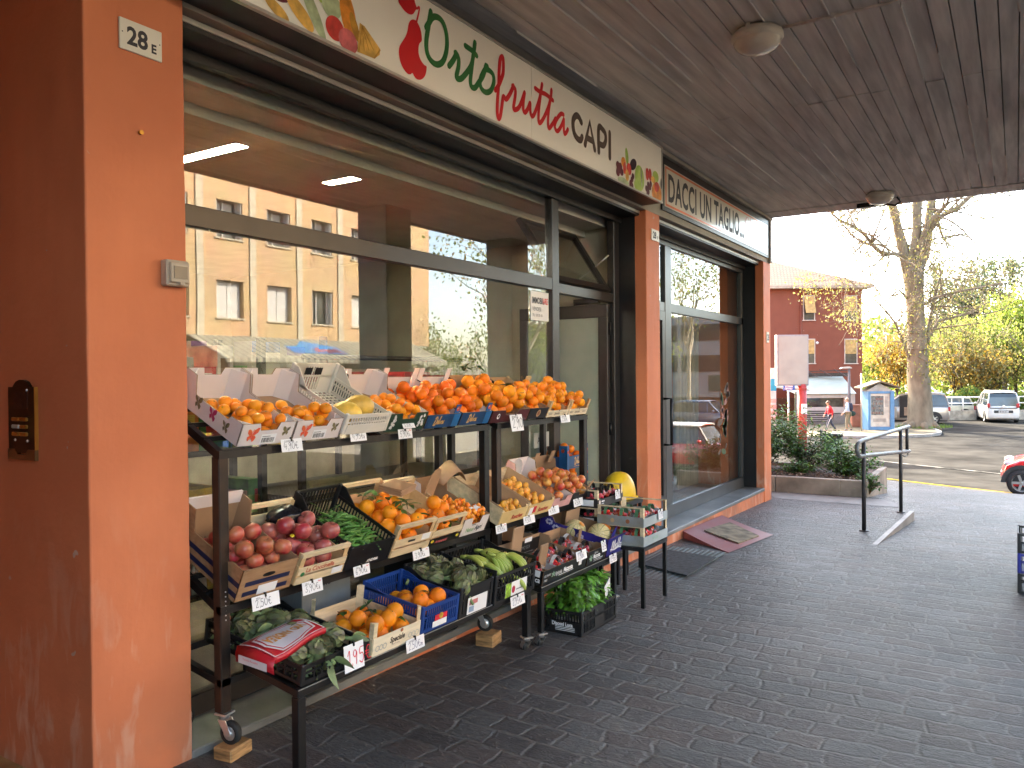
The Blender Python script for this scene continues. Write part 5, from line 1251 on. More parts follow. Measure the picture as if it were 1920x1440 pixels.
# ============ bottom row
M_AR = mat('artichoke_bract', (.22,.26,.09), .5, var=.3, vs=18, hue=.02, col2=(.12,.095,.07)); M_AL = mat('artichoke_leaf', (.22,.29,.12), .55, var=.25, vs=14, hue=.015, bump=.3, bs=60); M_AS = mat('artichoke_stem', (.20,.27,.10), .6, var=.2)
def artichoke_mesh(seed, leaves):
    r_ = random.Random(seed); mb = MB()
    for ring, (n, rad, z, tilt, L) in enumerate(((8,.030,-.018,.55,.040),(9,.034,-.004,.30,.046),(8,.030,.010,.12,.048),(7,.022,.022,-.10,.045),(5,.012,.034,-.2,.038))):
        for k in range(n):
            a = 2*PI*k/n + ring*.4 + r_.uniform(-.1,.1)
            T = Matrix.Rotation(a, 4, 'Z') @ Matrix.Translation((rad, 0, z)) @ Matrix.Rotation(-PI/2+tilt+r_.uniform(-.1,.1), 4, 'Y') @ Matrix.Rotation(0, 4, 'X')
            leaf_geo(mb, L, .032, T, fold=-.35, curl=-.25, n=4)
    mb.ball((0,0,.006), .029, .029, .034, 12, 8)
    mb.mat(2); mb.tube([(0,0,-.02),(.004,0,-.06),(.012,.004,-.10)], [.010,.009,.008], 8)
    if leaves:
        for k in range(leaves):
            mb.mat(1); T = Matrix.Translation((0,0,-.05-.012*k)) @ Matrix.Rotation(k*2.3+r_.uniform(-.4,.4), 4, 'Z') @ Matrix.Rotation(r_.uniform(.2,1.0), 4, 'Y')
            leaf_geo(mb, r_.uniform(.075,.115), r_.uniform(.04,.055), T, fold=.3, curl=r_.uniform(.2,.6), n=9)
    return mb.mesh('artichoke', [M_AR, M_AL, M_AS])
ME_AL = [artichoke_mesh(i, 3) for i in range(4)]; ME_AR = [artichoke_mesh(i+9, 0) for i in range(3)]
t, fp = plastic_crate('low black plastic crate of leafy artichokes at the left end of the bottom row', -2.465, 2.262, .345, TB, .40, .62, .085, .085, .10, BPL, solid=(.55,.95), pitch=.045)
for k in range(34):
    x = rn.uniform(.09,.31); y = .08+.5*(k/34)+rn.uniform(-.03,.03)
    put('artichoke', ME_AL[k % 4], t, (x, y, rn.uniform(.05,.105)), 'leafy artichoke in the low black crate beside the red bag', 'artichoke', 'leafy artichokes in the low black crate', .04, 1.0, (rn.uniform(.9,1.6), rn.uniform(-.6,.6), rn.uniform(0,6.28)), rn)
# red and white printed bag lying over the artichokes
t = thing('paper_bag', 'red and white printed paper bag reading VIO ANDREA lying on the artichokes', 'paper bag', (-2.63, 2.33, .49))
P0, P1, P2, P3 = Vector((-2.755,2.185,.487)), Vector((-2.745,2.475,.520)), Vector((-2.56,2.50,.512)), Vector((-2.525,2.185,.475))
def bagpt(u, v, o=0):
    p = P0*(1-u)*(1-v) + P1*u*(1-v) + P2*u*v + P3*(1-u)*v
    return p + Vector((0,0,.012*math.sin(PI*v)+.006*math.sin(7*u)*math.sin(5*v)+o))
BR_ = mat('print_bag_red', (.50,.015,.025), .35); BWH = mat('bag_white', (.70,.68,.68), .4); BOR = mat('print_bag_orange', (.60,.28,.06), .5); BLG = mat('bag_grey', (.58,.58,.62), .4)
n = 10; mb = MB(); vs = [bagpt(i/n, j/6) for i in range(n+1) for j in range(7)] + [bagpt(i/n, j/6, -.022) for i in range(n+1) for j in range(7)]
fs = [(i*7+j, i*7+j+1, (i+1)*7+j+1, (i+1)*7+j) for i in range(n) for j in range(6)]; o_ = 7*(n+1); fs += [tuple(q+o_ for q in reversed(f)) for f in fs]
for i in range(n): fs += [(i*7, (i+1)*7, (i+1)*7+o_, i*7+o_), (i*7+6, i*7+6+o_, (i+1)*7+6+o_, (i+1)*7+6)]
fs += [tuple([j for j in range(7)] + [j+o_ for j in reversed(range(7))]), tuple([n*7+j for j in reversed(range(7))] + [n*7+j+o_ for j in range(7)])]
mb.add(vs, fs, True); bg = part('bag_body', mb, BR_, t, True)
def patch(pts, o, m, nm='print'):
    mb = MB(); mb.add([bagpt(u, v, o) for u, v in pts], [tuple(range(len(pts)))]); return part(nm, mb, m, bg, True)
def frame_strip(pts, w, o, m):
    mb = MB()
    for a, b_ in zip(pts, pts[1:]+pts[:1]):
        N_ = 6; L = [(a[0]+(b_[0]-a[0])*q/N_, a[1]+(b_[1]-a[1])*q/N_) for q in range(N_+1)]
        stroke(mb, L, w, lambda u, v: bagpt(u, v, o), smooth=False)
    return part('border', mb, m, bg, True)
mb = MB(); oct_ = [(.12,.22),(.45,.10),(.80,.12),(.95,.45),(.90,.80),(.55,.93),(.22,.90),(.10,.6)]
c_ = (.52,.5); vs = [bagpt(*c_, .0022)] ; ring = []
for a, b_ in zip(oct_, oct_[1:]+oct_[:1]):
    for q in range(4): ring.append((a[0]+(b_[0]-a[0])*q/4, a[1]+(b_[1]-a[1])*q/4))
for s_ in (.5, 1.0): vs += [bagpt(c_[0]+(u-c_[0])*s_, c_[1]+(v-c_[1])*s_, .0022) for u, v in ring]
N_ = len(ring); fs = [(0, 1+i, 1+(i+1)%N_) for i in range(N_)] + [(1+i, 1+N_+i, 1+N_+(i+1)%N_, 1+(i+1)%N_) for i in range(N_)]
mb.add(vs, fs, True); part('print', mb, BLG, bg, True)
sc_ = lambda s_: [(c_[0]+(u-c_[0])*s_, c_[1]+(v-c_[1])*s_) for u, v in oct_]
frame_strip(sc_(1.0), .03, .0030, BWH); frame_strip(sc_(.92), .022, .0031, BR_); frame_strip(sc_(.86), .016, .0032, BWH)
frame_strip([(.02,.04),(.98,.04),(.98,.97),(.02,.97)], .02, .0030, BWH)
mb = MB(); vs_, fs_ = text_geo('VIO ANDREA', .2, .62, bold=.008); wmax = max(v[0] for v in vs_); mb.add([bagpt(.86-.68*v[0]/wmax, .38+v[1]*1.7, .0036) for v in vs_], fs_); part('lettering', mb, BOR, bg, True)
# the near end hangs down over the crate rim
mb = MB(); E_ = [P0, P0*.5+P3*.5+Vector((0,0,.012)), P3]; dn = Vector((.01,-.015,-.06))
vs = []
for p in E_: vs += [p, p+dn*.5+Vector((0,-.008,0)), p+dn]
mb.add(vs, [(0,1,4,3),(1,2,5,4),(3,4,7,6),(4,5,8,7)], True); fl = part('hanging_end', mb, BR_, t, True); m_ = fl.modifiers.new('solid','SOLIDIFY'); m_.thickness = .003; m_.offset = 0
mb = MB(); q0 = P0.lerp(P3,.10)+dn*.40+Vector((.004,-.014,0)); q1 = P0.lerp(P3,.85)+dn*.40+Vector((.004,-.014,0)); q2 = P0.lerp(P3,.85)+dn*.9+Vector((.004,-.012,0)); q3 = P0.lerp(P3,.10)+dn*.9+Vector((.004,-.012,0)); mb.quad(q0,q1,q2,q3); part('label', mb, BWH, fl, True)
mb = MB(); put_text(mb, 'Torino Rosolini', lambda u, v: q3.lerp(q2, .15+u).lerp(q0.lerp(q1, .15+u), .55+v*4)+Vector((.001,-.002,0)), .085, 1.0); part('lettering', mb, INKR, fl, True)
# wooden crate Speciale
t, f0 = wood_crate('pale wooden crate lettered Speciale, with leafy oranges, in the bottom row', -2.455, 2.672, .342, TB, .335, .40, .095, .15, front_rail=False, rear_rail=False, slats=1, side_h=.085, m=WOOD2, printed=PWOOD)
mb = MB(); put_text(mb, 'Speciale', lambda u, v: (.115+u, -.0048, .036+v), .038, .85, shear=.15, bold=.0012); put_text(mb, 'frutta di sicilia', lambda u, v: (.13+u, -.0048, .022+v), .010, 1.0); part('lettering', mb, mat('print_dark_brown', (.05,.03,.02), .6), f0)
mb = MB(); mb.ball((.195,-.005,.078), .011, .0005, .009, 8, 4); part('emblem', mb, mat('print_rust', (.35,.12,.05), .5), f0)
for u in (.03,.055,.08,.26,.285,.31):
    mb = MB()
    for k in range(12): a = k*PI/6; mb.add([(u+r_*math.cos(b_), -.0048, .035+r_*math.sin(b_)) for r_, b_ in ((.014,a),(.014,a+PI/6),(.010,a+PI/6),(.010,a))], [(0,1,2,3)])
    part('emblem', mb, mat('print_pale_grey', (.42,.40,.36), .6), f0)
heap('navel_orange', ME_NV, t, pile(.335, .40, R_NV, .015, .02, .32, .36, layers=(1.0, .4), rn=rn), 'leafy orange in the wooden crate Speciale', 'orange', 'oranges in the crate Speciale', R_NV, rn, 1.05)
for p in ((.08,.10,.10),(.16,.15,.12),(.25,.08,.09),(.2,.22,.12),(.06,.24,.11)): leaf_sprig(t, p, rn, 3, .055, M_LF, 'dark green leaves on the oranges in the crate Speciale', 'leaf sprigs in the crate Speciale')
# blue crate
t, fp = plastic_crate('bright blue plastic crate with oranges in the bottom row', -2.455, 3.022, .345, TB, .30, .40, .135, .14, .165, BPL2, pitch=.016)
heap('navel_orange', ME_NV, t, pile(.30, .40, R_NV, .015, .02, .285, .36, layers=(1.0, .55), rn=rn), 'orange in the bright blue plastic crate', 'orange', 'oranges in the blue crate', R_NV, rn, 1.02)
leaf_sprig(t, (.17,.10,.14), rn, 3, .05, M_LF, 'dark leaf on the oranges in the blue plastic crate', None)
mb = MB(); mb.box(.085,.20,-.004,-.003,.015,.045); part('label', mb, PAPERW, fp)
mb = MB(); mb.box(.10,.20,-.004,-.003,.046,.075); mb.mat(1); mb.add([(.15+.016*math.cos(k*PI/6), -.0045, .065+.016*math.sin(k*PI/6)) for k in range(12)], [tuple(range(12))]); part('label', mb, [INKR, pal[1]], fp)
# small artichokes in a black crate
t, fp = plastic_crate('black plastic crate of dark artichokes next to the blue crate', -2.455, 3.335, .34, TB, .30, .40, .16, .15, .19, BPL, pitch=.04, solid=(.1,.9))
for k in range(30):
    x = rn.uniform(.04,.26); y = .03+.34*(k/30)+rn.uniform(-.02,.02); put('artichoke', ME_AR[k % 3], t, (x, y, .12+.05*math.sin(PI*x/.3)+rn.uniform(-.02,.02)), 'dark purple green artichoke in the black crate by the blue one', 'artichoke', 'artichokes in the black crate', .04, .95, (rn.uniform(-1.4,1.4), rn.uniform(-1.4,1.4), rn.uniform(0,6.28)), rn)
mb = MB(); mb.box(.06,.24,-.008,-.0065,.01,.10); mb.mat(1); mb.box(.075,.15,-.0085,-.008,.06,.085); mb.mat(2); mb.box(.075,.12,-.0085,-.008,.02,.05); part('label', mb, [PAPERW, mat('print_faded_red', (.6,.2,.2), .5), mat('print_faded_blue', (.3,.4,.55), .5)], fp)
# bananas
t, fp = plastic_crate('black lattice crate of green bananas at the end of the bottom row', -2.45, 3.66, .33, 6, .43, .40, .165, .20, .22, BPL, cross=True)
mb = MB(); mb.box(.10,.33,-.006,-.0045,.02,.10); mb.mat(1); mb.box(.10,.16,-.0065,-.006,.02,.10); mb.mat(2); mb.add([(.185+.018*math.cos(k*PI/5), -.0066, .055+.022*math.sin(k*PI/5)) for k in range(10)], [tuple(range(10))]); mb.mat(3); mb.box(.215,.32,-.0066,-.006,.045,.052); lb = part('label', mb, [PAPERW, mat('print_lime', (.30,.50,.05), .5, var=.5, vs=30), mat('print_crimson', (.45,.02,.06), .5), mat('print_grey', (.2,.22,.25), .5)], fp)
M_BN = mat('green_banana_skin', (.36,.46,.08), .42, var=.14, vs=7, hue=.02, col2=(.46,.48,.10)); M_BT = mat('banana_tip', (.06,.05,.02), .7)
def banana_mesh(seed, n):
    r_ = random.Random(seed); mb = MB()
    for k in range(n):
        a = (k-(n-1)/2)*.23; L = .17*r_.uniform(.92,1.05); P = []; Q = []
        for i in range(9):
            s = i/8; th = s*1.15
            x = .02+L*math.sin(th)*.95; z = .035-L*(1-math.cos(th))*.85 + .0
            P.append((x*math.cos(a), x*math.sin(a)+.010*(k-(n-1)/2), z)); Q.append(.0045 if i == 0 else (.006 if i == 8 else .0165*min(1,.55+s*1.6)*(1 if s < .8 else .85)))
        mb.mat(0); mb.tube(P, Q, 7); mb.mat(1); mb.ball(P[-1], .006, n=6, m=4)
    mb.mat(0); mb.tube([(-.03,0,.045),(.0,0,.04),(.03,0,.036)], [.013,.016,.012], 8); mb.mat(1); mb.ball((-.032,0,.046), .012, n=8, m=5)
    return mb.mesh('banana_bunch', [M_BN, M_BT])
ME_BN = [banana_mesh(i, n) for i, n in enumerate((6,5,5,7))]
for k, (x, y, z, a, l) in enumerate(((.13,.30,.15,-1.2,'at the back left'),(.30,.32,.15,-1.4,'at the back right, by dark tips'),(.10,.17,.15,-.9,'on the left over the lattice'),(.24,.20,.17,-1.3,'on top in the middle'),(.33,.16,.16,-1.0,'at the right, curving to the front'),(.20,.08,.09,-.3,'low at the front'),(.34,.27,.12,-2.2,'low at the right'))):
    put('banana_bunch', ME_BN[k % 4], t, (x, y, z), f'bunch of green bananas {l} of the black lattice crate', 'bananas', 'banana bunches in the lattice crate', .1, .86, (rn.uniform(-.25,.25), rn.uniform(-.2,.25), a+PI/2), rn)
# strawberries in boxes on the second stand
M_SB = mat('strawberry_flesh', (.78,.02,.018), .28, var=.15, vs=30, hue=.012, bump=.5, bs=240); mb = MB(); mb.lathe([(.0001,-.020),(.006,-.016),(.012,-.004),(.0145,.006),(.012,.013),(.004,.0145),(.0001,.014)], 12); mb.mat(1)
for k in range(5): leaf_geo(mb, .013, .006, Matrix.Translation((0,0,.0135)) @ Matrix.Rotation(k*1.257, 4, 'Z'), n=3)
ME_SB = mb.mesh('strawberry', [M_SB, M_LF])
CLRP = glass('clear_plastic', (.95,.96,.95), 1.35)
BANDM = {'green': mat('band_green', (.10,.25,.12), .4), 'black': mat('band_black', (.03,.03,.03), .4), 'white': mat('band_white', (.65,.62,.6), .4)}
def punnet(root, p, label, group, band='black', w=.085, l=.115, h=.05, rot=0, rn=rn, n=11):
    T0 = wmat(root) @ Matrix.Translation(p) @ Matrix.Rotation(rot, 4, 'Z')
    t = thing('strawberry_punnet', label, 'punnet', group=group); t.matrix_world = T0
    loc, q, s_ = T0.decompose(); t.location = loc; t.rotation_euler = q.to_euler(); t.scale = (1,1,1)
    mb = MB(); mb.box(-w/2, w/2, -l/2, l/2, 0, .002); P = [(-w/2,-l/2),(w/2,-l/2),(w/2,l/2),(-w/2,l/2)]
    for a, b_ in zip(P, P[1:]+P[:1]): mb.quad((*a,.002),(*b_,.002),(b_[0]*1.05,b_[1]*1.05,h),(a[0]*1.05,a[1]*1.05,h))
    part('tub', mb, BANDM['white'] if band == 'white' else CLRP, t)
    for k in range(n):
        o = link('strawberry', ME_SB, t); o.location = (rn.uniform(-w*.34,w*.34), rn.uniform(-l*.36,l*.36), .022+(k/n)*.030+rn.uniform(0,.006)); o.rotation_euler = (rn.uniform(-1.6,1.6), rn.uniform(-1.6,1.6), rn.uniform(0,6.28))
    mb = MB(); mb.lathe([(w*.66,0),(w*.63,.016),(w*.50,.034),(w*.26,.046),(.001,.049)], 18, (0,0,h*.92), .88, l/w*.88); part('lid', mb, CLRP, t)
    mb = MB()
    for i in range(8):
        a0, a1 = PI*i/8, PI*(i+1)/8
        f = lambda a, y: (w*.60*math.cos(a), y, h*.85+.058*math.sin(a))
        mb.quad(f(a0,-.013), f(a1,-.013), f(a1,.013), f(a0,.013))
    part('paper_band', mb, BANDM[band], t)
    return t
t, fp = carton('long black box lettered Agricola Mazzotta, with strawberries in front and a tall kraft corner', -2.435, 4.158, .332, 10, .58, .38, .088, .085, .13, BLACKP, KRAFT, 0, 0, .08, gus=False)
mb = MB(); put_text(mb, 'Agricola', lambda u, v: (.155+u, -.0015, .032+v), .036, .72, shear=.1); put_text(mb, 'Mazzotta', lambda u, v: (.265+u, -.0015, .032+v), .042, .78, bold=.0016); mb.box(.20,.40,-.0018,-.0012,.022,.025); put_text(mb, 'COLTIVATO', lambda u, v: (.015+u, -.0015, .045+v), .020, .7); put_text(mb, 'ITALIA', lambda u, v: (.02+u, -.0015, .018+v), .02, .7); part('lettering', mb, PAPERW, fp)
mb = MB()
for a in range(5): leaf_geo(mb, .026, .012, Matrix.Translation((.13,-.002,.045)) @ Matrix.Rotation(PI/2, 4, 'X') @ Matrix.Rotation(a*1.1-.6, 4, 'Z'), n=3, fold=0, curl=0)
part('emblem', mb, mat('print_grey_green', (.25,.4,.28), .5), fp)
mb = MB(); mb.box(.47,.51,-.0018,-.0010,.03,.075); part('label', mb, PAPERW, fp)
sd = [c for c in t.children if c.name.startswith('side_panel')][0]; mb = MB(); mb.box(-.0018,-.001,.02,.13,.045,.085); part('label', mb, PAPERW, sd)
mb = MB(); put_text(mb, 'ca', lambda u, v: (-.0015, .05-u, .0+v+.012), .045, .9, bold=.001); part('lettering', mb, PAPERW, sd)
for (x, y, w_, h_) in ((.20,.12,.10,.19),(.16,.30,.13,.26),(.02,.20,.03,.11)):
    mb = MB(); mb.box(x-w_/2, x+w_/2, y, y+.012, .03, h_); part('kraft_flap', mb, KRAFT, t, bevel=.006)
for k, (x, y) in enumerate(((.07,.10),(.29,.08),(.38,.09),(.29,.21),(.38,.22),(.48,.10),(.48,.23))):
    punnet(t, (x, y, .012), 'punnet of strawberries with a clear lid in the long black box Mazzotta', 'punnets in the long black box', ('black','white','black')[k % 3], rot=rn.uniform(-.2,.2), n=12)
t, fp = carton('short black box lettered Mazzotta at the right of the long one, with strawberries', -2.432, 4.745, .330, 10, .285, .38, .095, .085, .12, BLACKP, KRAFT, 0, 0, .08, gus=False)
mb = MB(); put_text(mb, 'Mazzotta', lambda u, v: (.09+u, -.0015, .036+v), .042, .66, bold=.0014); put_text(mb, 'Agricola', lambda u, v: (.10+u, -.0015, .068+v), .02, .8); mb.box(.10,.24,-.0018,-.0012,.024,.027); mb.box(.10,.22,-.0018,-.0012,.014,.016); part('lettering', mb, PAPERW, fp)
mb = MB()
for a in range(6): leaf_geo(mb, .03, .013, Matrix.Translation((.055,-.002,.045)) @ Matrix.Rotation(PI/2, 4, 'X') @ Matrix.Rotation(a*1.05, 4, 'Z'), n=3, fold=0, curl=0)
part('emblem', mb, mat('print_grey_green', (.25,.4,.28), .5), fp)
mb = MB(); mb.box(.235,.275,.20,.205,.05,.16); part('kraft_flap', mb, KRAFT, t)
for (x, y, b_) in ((.08,.12,'white'),(.18,.12,'black'),(.10,.26,'black'),(.2,.27,'white')): punnet(t, (x, y, .014), 'punnet of strawberries with a clear lid in the short black box Mazzotta', 'punnets in the short black box', b_, rot=rn.uniform(-.3,.3))
t, fp = carton('black carton lettered Cimo behind the strawberry boxes', -2.80, 4.43, .385, 10, .30, .30, .12, .11, .19, BLACKP, KRAFT, 0, 0, .08, gus=False)
mb = MB(); put_text(mb, 'CIMO SCA', lambda u, v: (.05+u, -.0015, .06+v), .034, .8); mb.box(.06,.22,-.0018,-.0012,.035,.038); part('lettering', mb, mat('print_silver', (.45,.45,.45), .4, .3), fp)
mb = MB(); mb.box(.10,.19,-.0018,-.001,.105,.135); part('label', mb, PAPERW, fp)
# blue melon box
VIO = mat('print_violet_blue', (.022,.018,.20), .35, var=.15)
t, fp = carton('violet blue box with white flowing script, holding netted melons', -2.425, 5.03, .335, 10, .33, .56, .13, .135, .17, VIO, KRAFT, .0, .0, .10, gus=False)
mb = MB(); script(mb, [[(0,0),(.15,.8),(.3,.1),(.45,.85),(.55,.1)],[(.6,.35),(.75,.5),(.68,.15),(.85,.2)],[(.9,.2),(1.05,.95),(.98,.2),(1.1,.2)],[(1.15,.2),(1.3,.95),(1.22,.2),(1.35,.25)],[(1.4,.4),(1.55,.4),(1.5,.15),(1.65,.2)],[(1.7,.8),(1.72,.2)],[(-.1,.15),(.5,.05),(1.2,.12),(1.8,.0)]], .07, .03, .09, FRONT, .009, 1.15); part('lettering', mb, PAPERW, fp)
mb = MB(); mb.prism([(0,0),(.06,.02),(.09,.10),(.04,.07)], lambda u, v, q: (.06+u, .012+q, .10+v), .004); part('torn_flap', mb, [VIO], t)
sd = [c for c in t.children if c.name.startswith('side_panel')][0]; mb = MB()
for (u, v) in ((.12,.06),(.22,.09),(.33,.06),(.42,.10),(.48,.13)):
    for k in range(7): a = k*.9; mb.add([(-.0015, u+.022*math.cos(a)+.010*math.cos(q), v+.018*math.sin(a)*.8+.010*math.sin(q)) for q in (0,1.2,2.4,3.6,4.8)], [(0,1,2,3,4)])
part('flower_print', mb, mat('print_pale_lilac', (.55,.53,.66), .5), sd)
mb = MB(); mb.box(.10,.31,.40,.405,.05,.21); part('kraft_divider', mb, KRAFT, t)
def netmelon_material():
    m, N, L, b = nodes('netted_melon_skin'); tc = N.new('ShaderNodeTexCoord'); v = N.new('ShaderNodeTexVoronoi'); v.feature = 'DISTANCE_TO_EDGE'; v.inputs['Scale'].default_value = 70; L.new(tc.outputs['Object'], v.inputs[0])
    rp = N.new('ShaderNodeValToRGB'); rp.color_ramp.elements[0].color = (.62,.52,.30,1); rp.color_ramp.elements[1].color = (.50,.42,.17,1); rp.color_ramp.elements[1].position = .18; L.new(v.outputs[0], rp.inputs[0])
    sp = N.new('ShaderNodeSeparateXYZ'); L.new(tc.outputs['Object'], sp.inputs[0]); at = N.new('ShaderNodeMath'); at.operation = 'ARCTAN2'; L.new(sp.outputs[1], at.inputs[0]); L.new(sp.outputs[0], at.inputs[1])
    ml = N.new('ShaderNodeMath'); ml.operation = 'MULTIPLY'; ml.inputs[1].default_value = 10; L.new(at.outputs[0], ml.inputs[0]); cs = N.new('ShaderNodeMath'); cs.operation = 'COSINE'; L.new(ml.outputs[0], cs.inputs[0])
    r2 = N.new('ShaderNodeValToRGB'); r2.color_ramp.elements[0].position = .86; r2.color_ramp.elements[1].position = .96; L.new(cs.outputs[0], r2.inputs[0])
    mx = N.new('ShaderNodeMixRGB'); mx.inputs[2].default_value = (.20,.22,.08,1); L.new(r2.outputs[0], mx.inputs[0]); L.new(rp.outputs[0], mx.inputs[1]); L.new(mx.outputs[0], b.inputs['Base Color']); b.inputs['Roughness'].default_value = .6
    return m
mb = MB(); mb.ball((0,0,0), .082, .082, .078, 30, 18); ME_NM = mb.mesh('netted_melon', [netmelon_material()])
for p, l, r_ in (((.07,.30,.10), 'netted melon with an orange sticker, at the back of the violet blue box', (.5,.3,.4)), ((.10,.12,.11), 'bigger striped netted melon at the front of the violet blue box', (1.2,.2,.3))): put('netted_melon', ME_NM, t, p, l, 'melon', 'netted melons', .08, 1.0, r_, rn)
mb = MB(); mb.lathe([(.001,.0015),(.020,.001),(.022,-.001)], 14); o = link('sticker', mb.mesh('sticker', [mat('orange_sticker', (.85,.32,.05), .4)])); o.location = wmat(t) @ Vector((.06,.245,.165)); o.rotation_euler = (0,.75,0); tag(o, 'orange sticker on the melon in the violet blue box', 'sticker')
mb = MB(); mb.ball((0,0,0), .06, .05, .04, 18, 12); mb.v = [tuple(Vector(p)*(1+.25*noise.noise(Vector(p)*34))) for p in mb.v]; o = link('cut_pumpkin', mb.mesh('cut_pumpkin', [mat('pumpkin_flesh', (.78,.20,.02), .3, var=.15)])); o.location = wmat(t) @ Vector((.24,.16,.12)); tag(o, 'wrapped piece of orange pumpkin at the right of the violet blue box', 'pumpkin piece')
# basil on the ground
BG = gz(4.7)
tB, fp = plastic_crate('black plastic crate lettered Disconi Luca on the paving, holding pots of basil', -2.315, 4.452, gz(4.7), 0, .51, .30, .155, .155, .155, BPL, pitch=.02, solid=(.36,.62))
sd = [c for c in tB.children if c.name.startswith('side_wall')][0]
mb = MB(); mb.box(-.003,.0,.02,.24,.02,.085); part('plate', mb, BPL, sd)
mb = MB(); put_text(mb, 'Disconi Luca', lambda u, v: (-.0045, .215-u, .058+v), .034, .85, bold=.0014)
for q in (.048,.038,.028): mb.box(-.005,-.0042,.05,.19,q,q+.004)
part('lettering', mb, PAPERW, sd)
M_BA = mat('basil_leaf', (.13,.34,.035), .38, var=.3, vs=24, hue=.015, trans=.2); M_BS = mat('basil_stem', (.30,.36,.14), .6); POT = mat('pale_pot', (.62,.60,.56), .5)
for k, (x, y) in enumerate(((.10,.09),(.11,.21),(.25,.10),(.26,.21),(.40,.10),(.41,.21))):
    t = thing('basil_plant', 'pot of bushy green basil in a clear sleeve standing in the black crate', 'basil pot', group='basil pots in the black crate'); t.location = wmat(tB) @ Vector((x, y, .01)); t.rotation_euler = (0, 0, rn.uniform(0,6))
    mb = MB(); mb.lathe([(.001,0),(.038,0),(.050,.075),(.052,.08),(.046,.078),(.001,.07)], 16); part('pot', mb, POT, t)
    mb = MB(); 
    for q in range(14):
        a = rn.uniform(0,6.28); r_ = rn.uniform(.0,.03); mb.tube([(r_*math.cos(a), r_*math.sin(a), .07), (r_*1.6*math.cos(a), r_*1.6*math.sin(a), .17), (r_*2.6*math.cos(a+.3), r_*2.6*math.sin(a+.3), .28)], .0018, 5)
    part('stem', mb, M_BS, t)
    mb = MB()
    for q in range(150):
        hgt = rn.uniform(.13,.33); rad = .075*math.sin(PI*min(1,(hgt-.06)/.31))**.6*rn.uniform(.35,1.05); a = rn.uniform(0,6.28)
        T_ = Matrix.Translation((rad*math.cos(a), rad*math.sin(a), hgt)) @ Matrix.Rotation(a+rn.uniform(-.6,.6), 4, 'Z') @ Matrix.Rotation(rn.uniform(-.5,.7), 4, 'Y')
        leaf_geo(mb, rn.uniform(.042,.068), rn.uniform(.030,.046), T_, fold=-.25, curl=rn.uniform(.2,.7), n=4)
    part('foliage', mb, M_BA, t)
    mb = MB(); mb.lathe([(.046,.05),(.058,.10),(.090,.26),(.098,.30)], 18); part('sleeve', mb, CLRP, t)
mb = MB(); mb.quad((0,-.04,0),(0,.05,0),(-.02,.05,.10),(-.02,-.05,.09)); o = solo('leaflet', mb, PAPERW, 'folded white leaflet tucked beside the basil pots', 'leaflet', (-2.33, 4.86, .13), (.4,.3,.2)); sm_ = o.modifiers.new('solid','SOLIDIFY'); sm_.thickness = .002
# strawberry crates on the slim stand and behind
GRW = mat('printed_silver_wood', (.30,.33,.36), .4, .15, var=.2, vs=7, col2=(.24,.22,.16)); GRW2 = mat('grey_blue_wood', (.33,.38,.39), .55, var=.1)
def straw_crate(label, xf, y0, z, w, d, h, ph, m1, m2, n, band, grp, textf=None):
    t, f0 = wood_crate(label, xf, y0, z, 0, w, d, h, ph, front_rail=False, rear_rail=False, slats=1, side_h=h, m=m2, m2=m1, printed=m1)
    for c in t.children:
        if c.name.startswith('corner_post'): c.data.materials[0] = WOOD2
        if c.name.startswith('side_panel'): c.data.materials[0] = m2
    for x in (0, w-.004): mb = MB(); mb.box(x, x+.004, .0, d, ph, ph+.010); part('top_rail', mb, WOOD2, t)
    nx = max(2, int(w/.095)); ny = max(2, int(d/.12))
    for i in range(nx):
        for j in range(ny):
            if i*ny+j < n: punnet(t, (w*(i+.5)/nx, d*(j+.5)/ny, .035), 'strawberry punnet with a dark band in the ' + grp, 'punnets in the ' + grp, band, rot=rn.uniform(-.1,.1), n=7)
    return t, f0
t, f0 = straw_crate('grey printed wooden crate of strawberries, lower one on the slim stand', -2.245, 5.275, .376, .45, .36, .078, .135, GRW2, GRW, 9, 'green', 'lower grey crate')
sd = [c for c in t.children if c.name.startswith('side_panel')][0]; mb = MB(); mb.add([(-.0055, .22+.016*math.cos(k*PI/6), .038+.016*math.sin(k*PI/6)) for k in range(12)], [tuple(range(12))]); part('emblem', mb, mat('print_rust', (.35,.12,.05), .5), sd)
mb = MB(); put_text(mb, 'FRAGOLE', lambda u, v: (.15+u, -.0052, .03+v), .03, .9); part('lettering', mb, mat('print_green_pale', (.2,.4,.25), .5), f0)
t, f0 = straw_crate('grey wooden crate of strawberries with an empty front corner, upper one on the slim stand', -2.245, 5.275, .513, .45, .36, .075, .135, GRW2, GRW, 7, 'green', 'upper grey crate')
sd = [c for c in t.children if c.name.startswith('side_panel')][0]
for (y, m_) in ((.12,'print_rust'),(.24,'print_tan')): mb = MB(); mb.add([(-.0055, y+.016*math.cos(k*PI/6), .04+.016*math.sin(k*PI/6)) for k in range(12)], [tuple(range(12))]); part('emblem', mb, MATS[m_], sd)
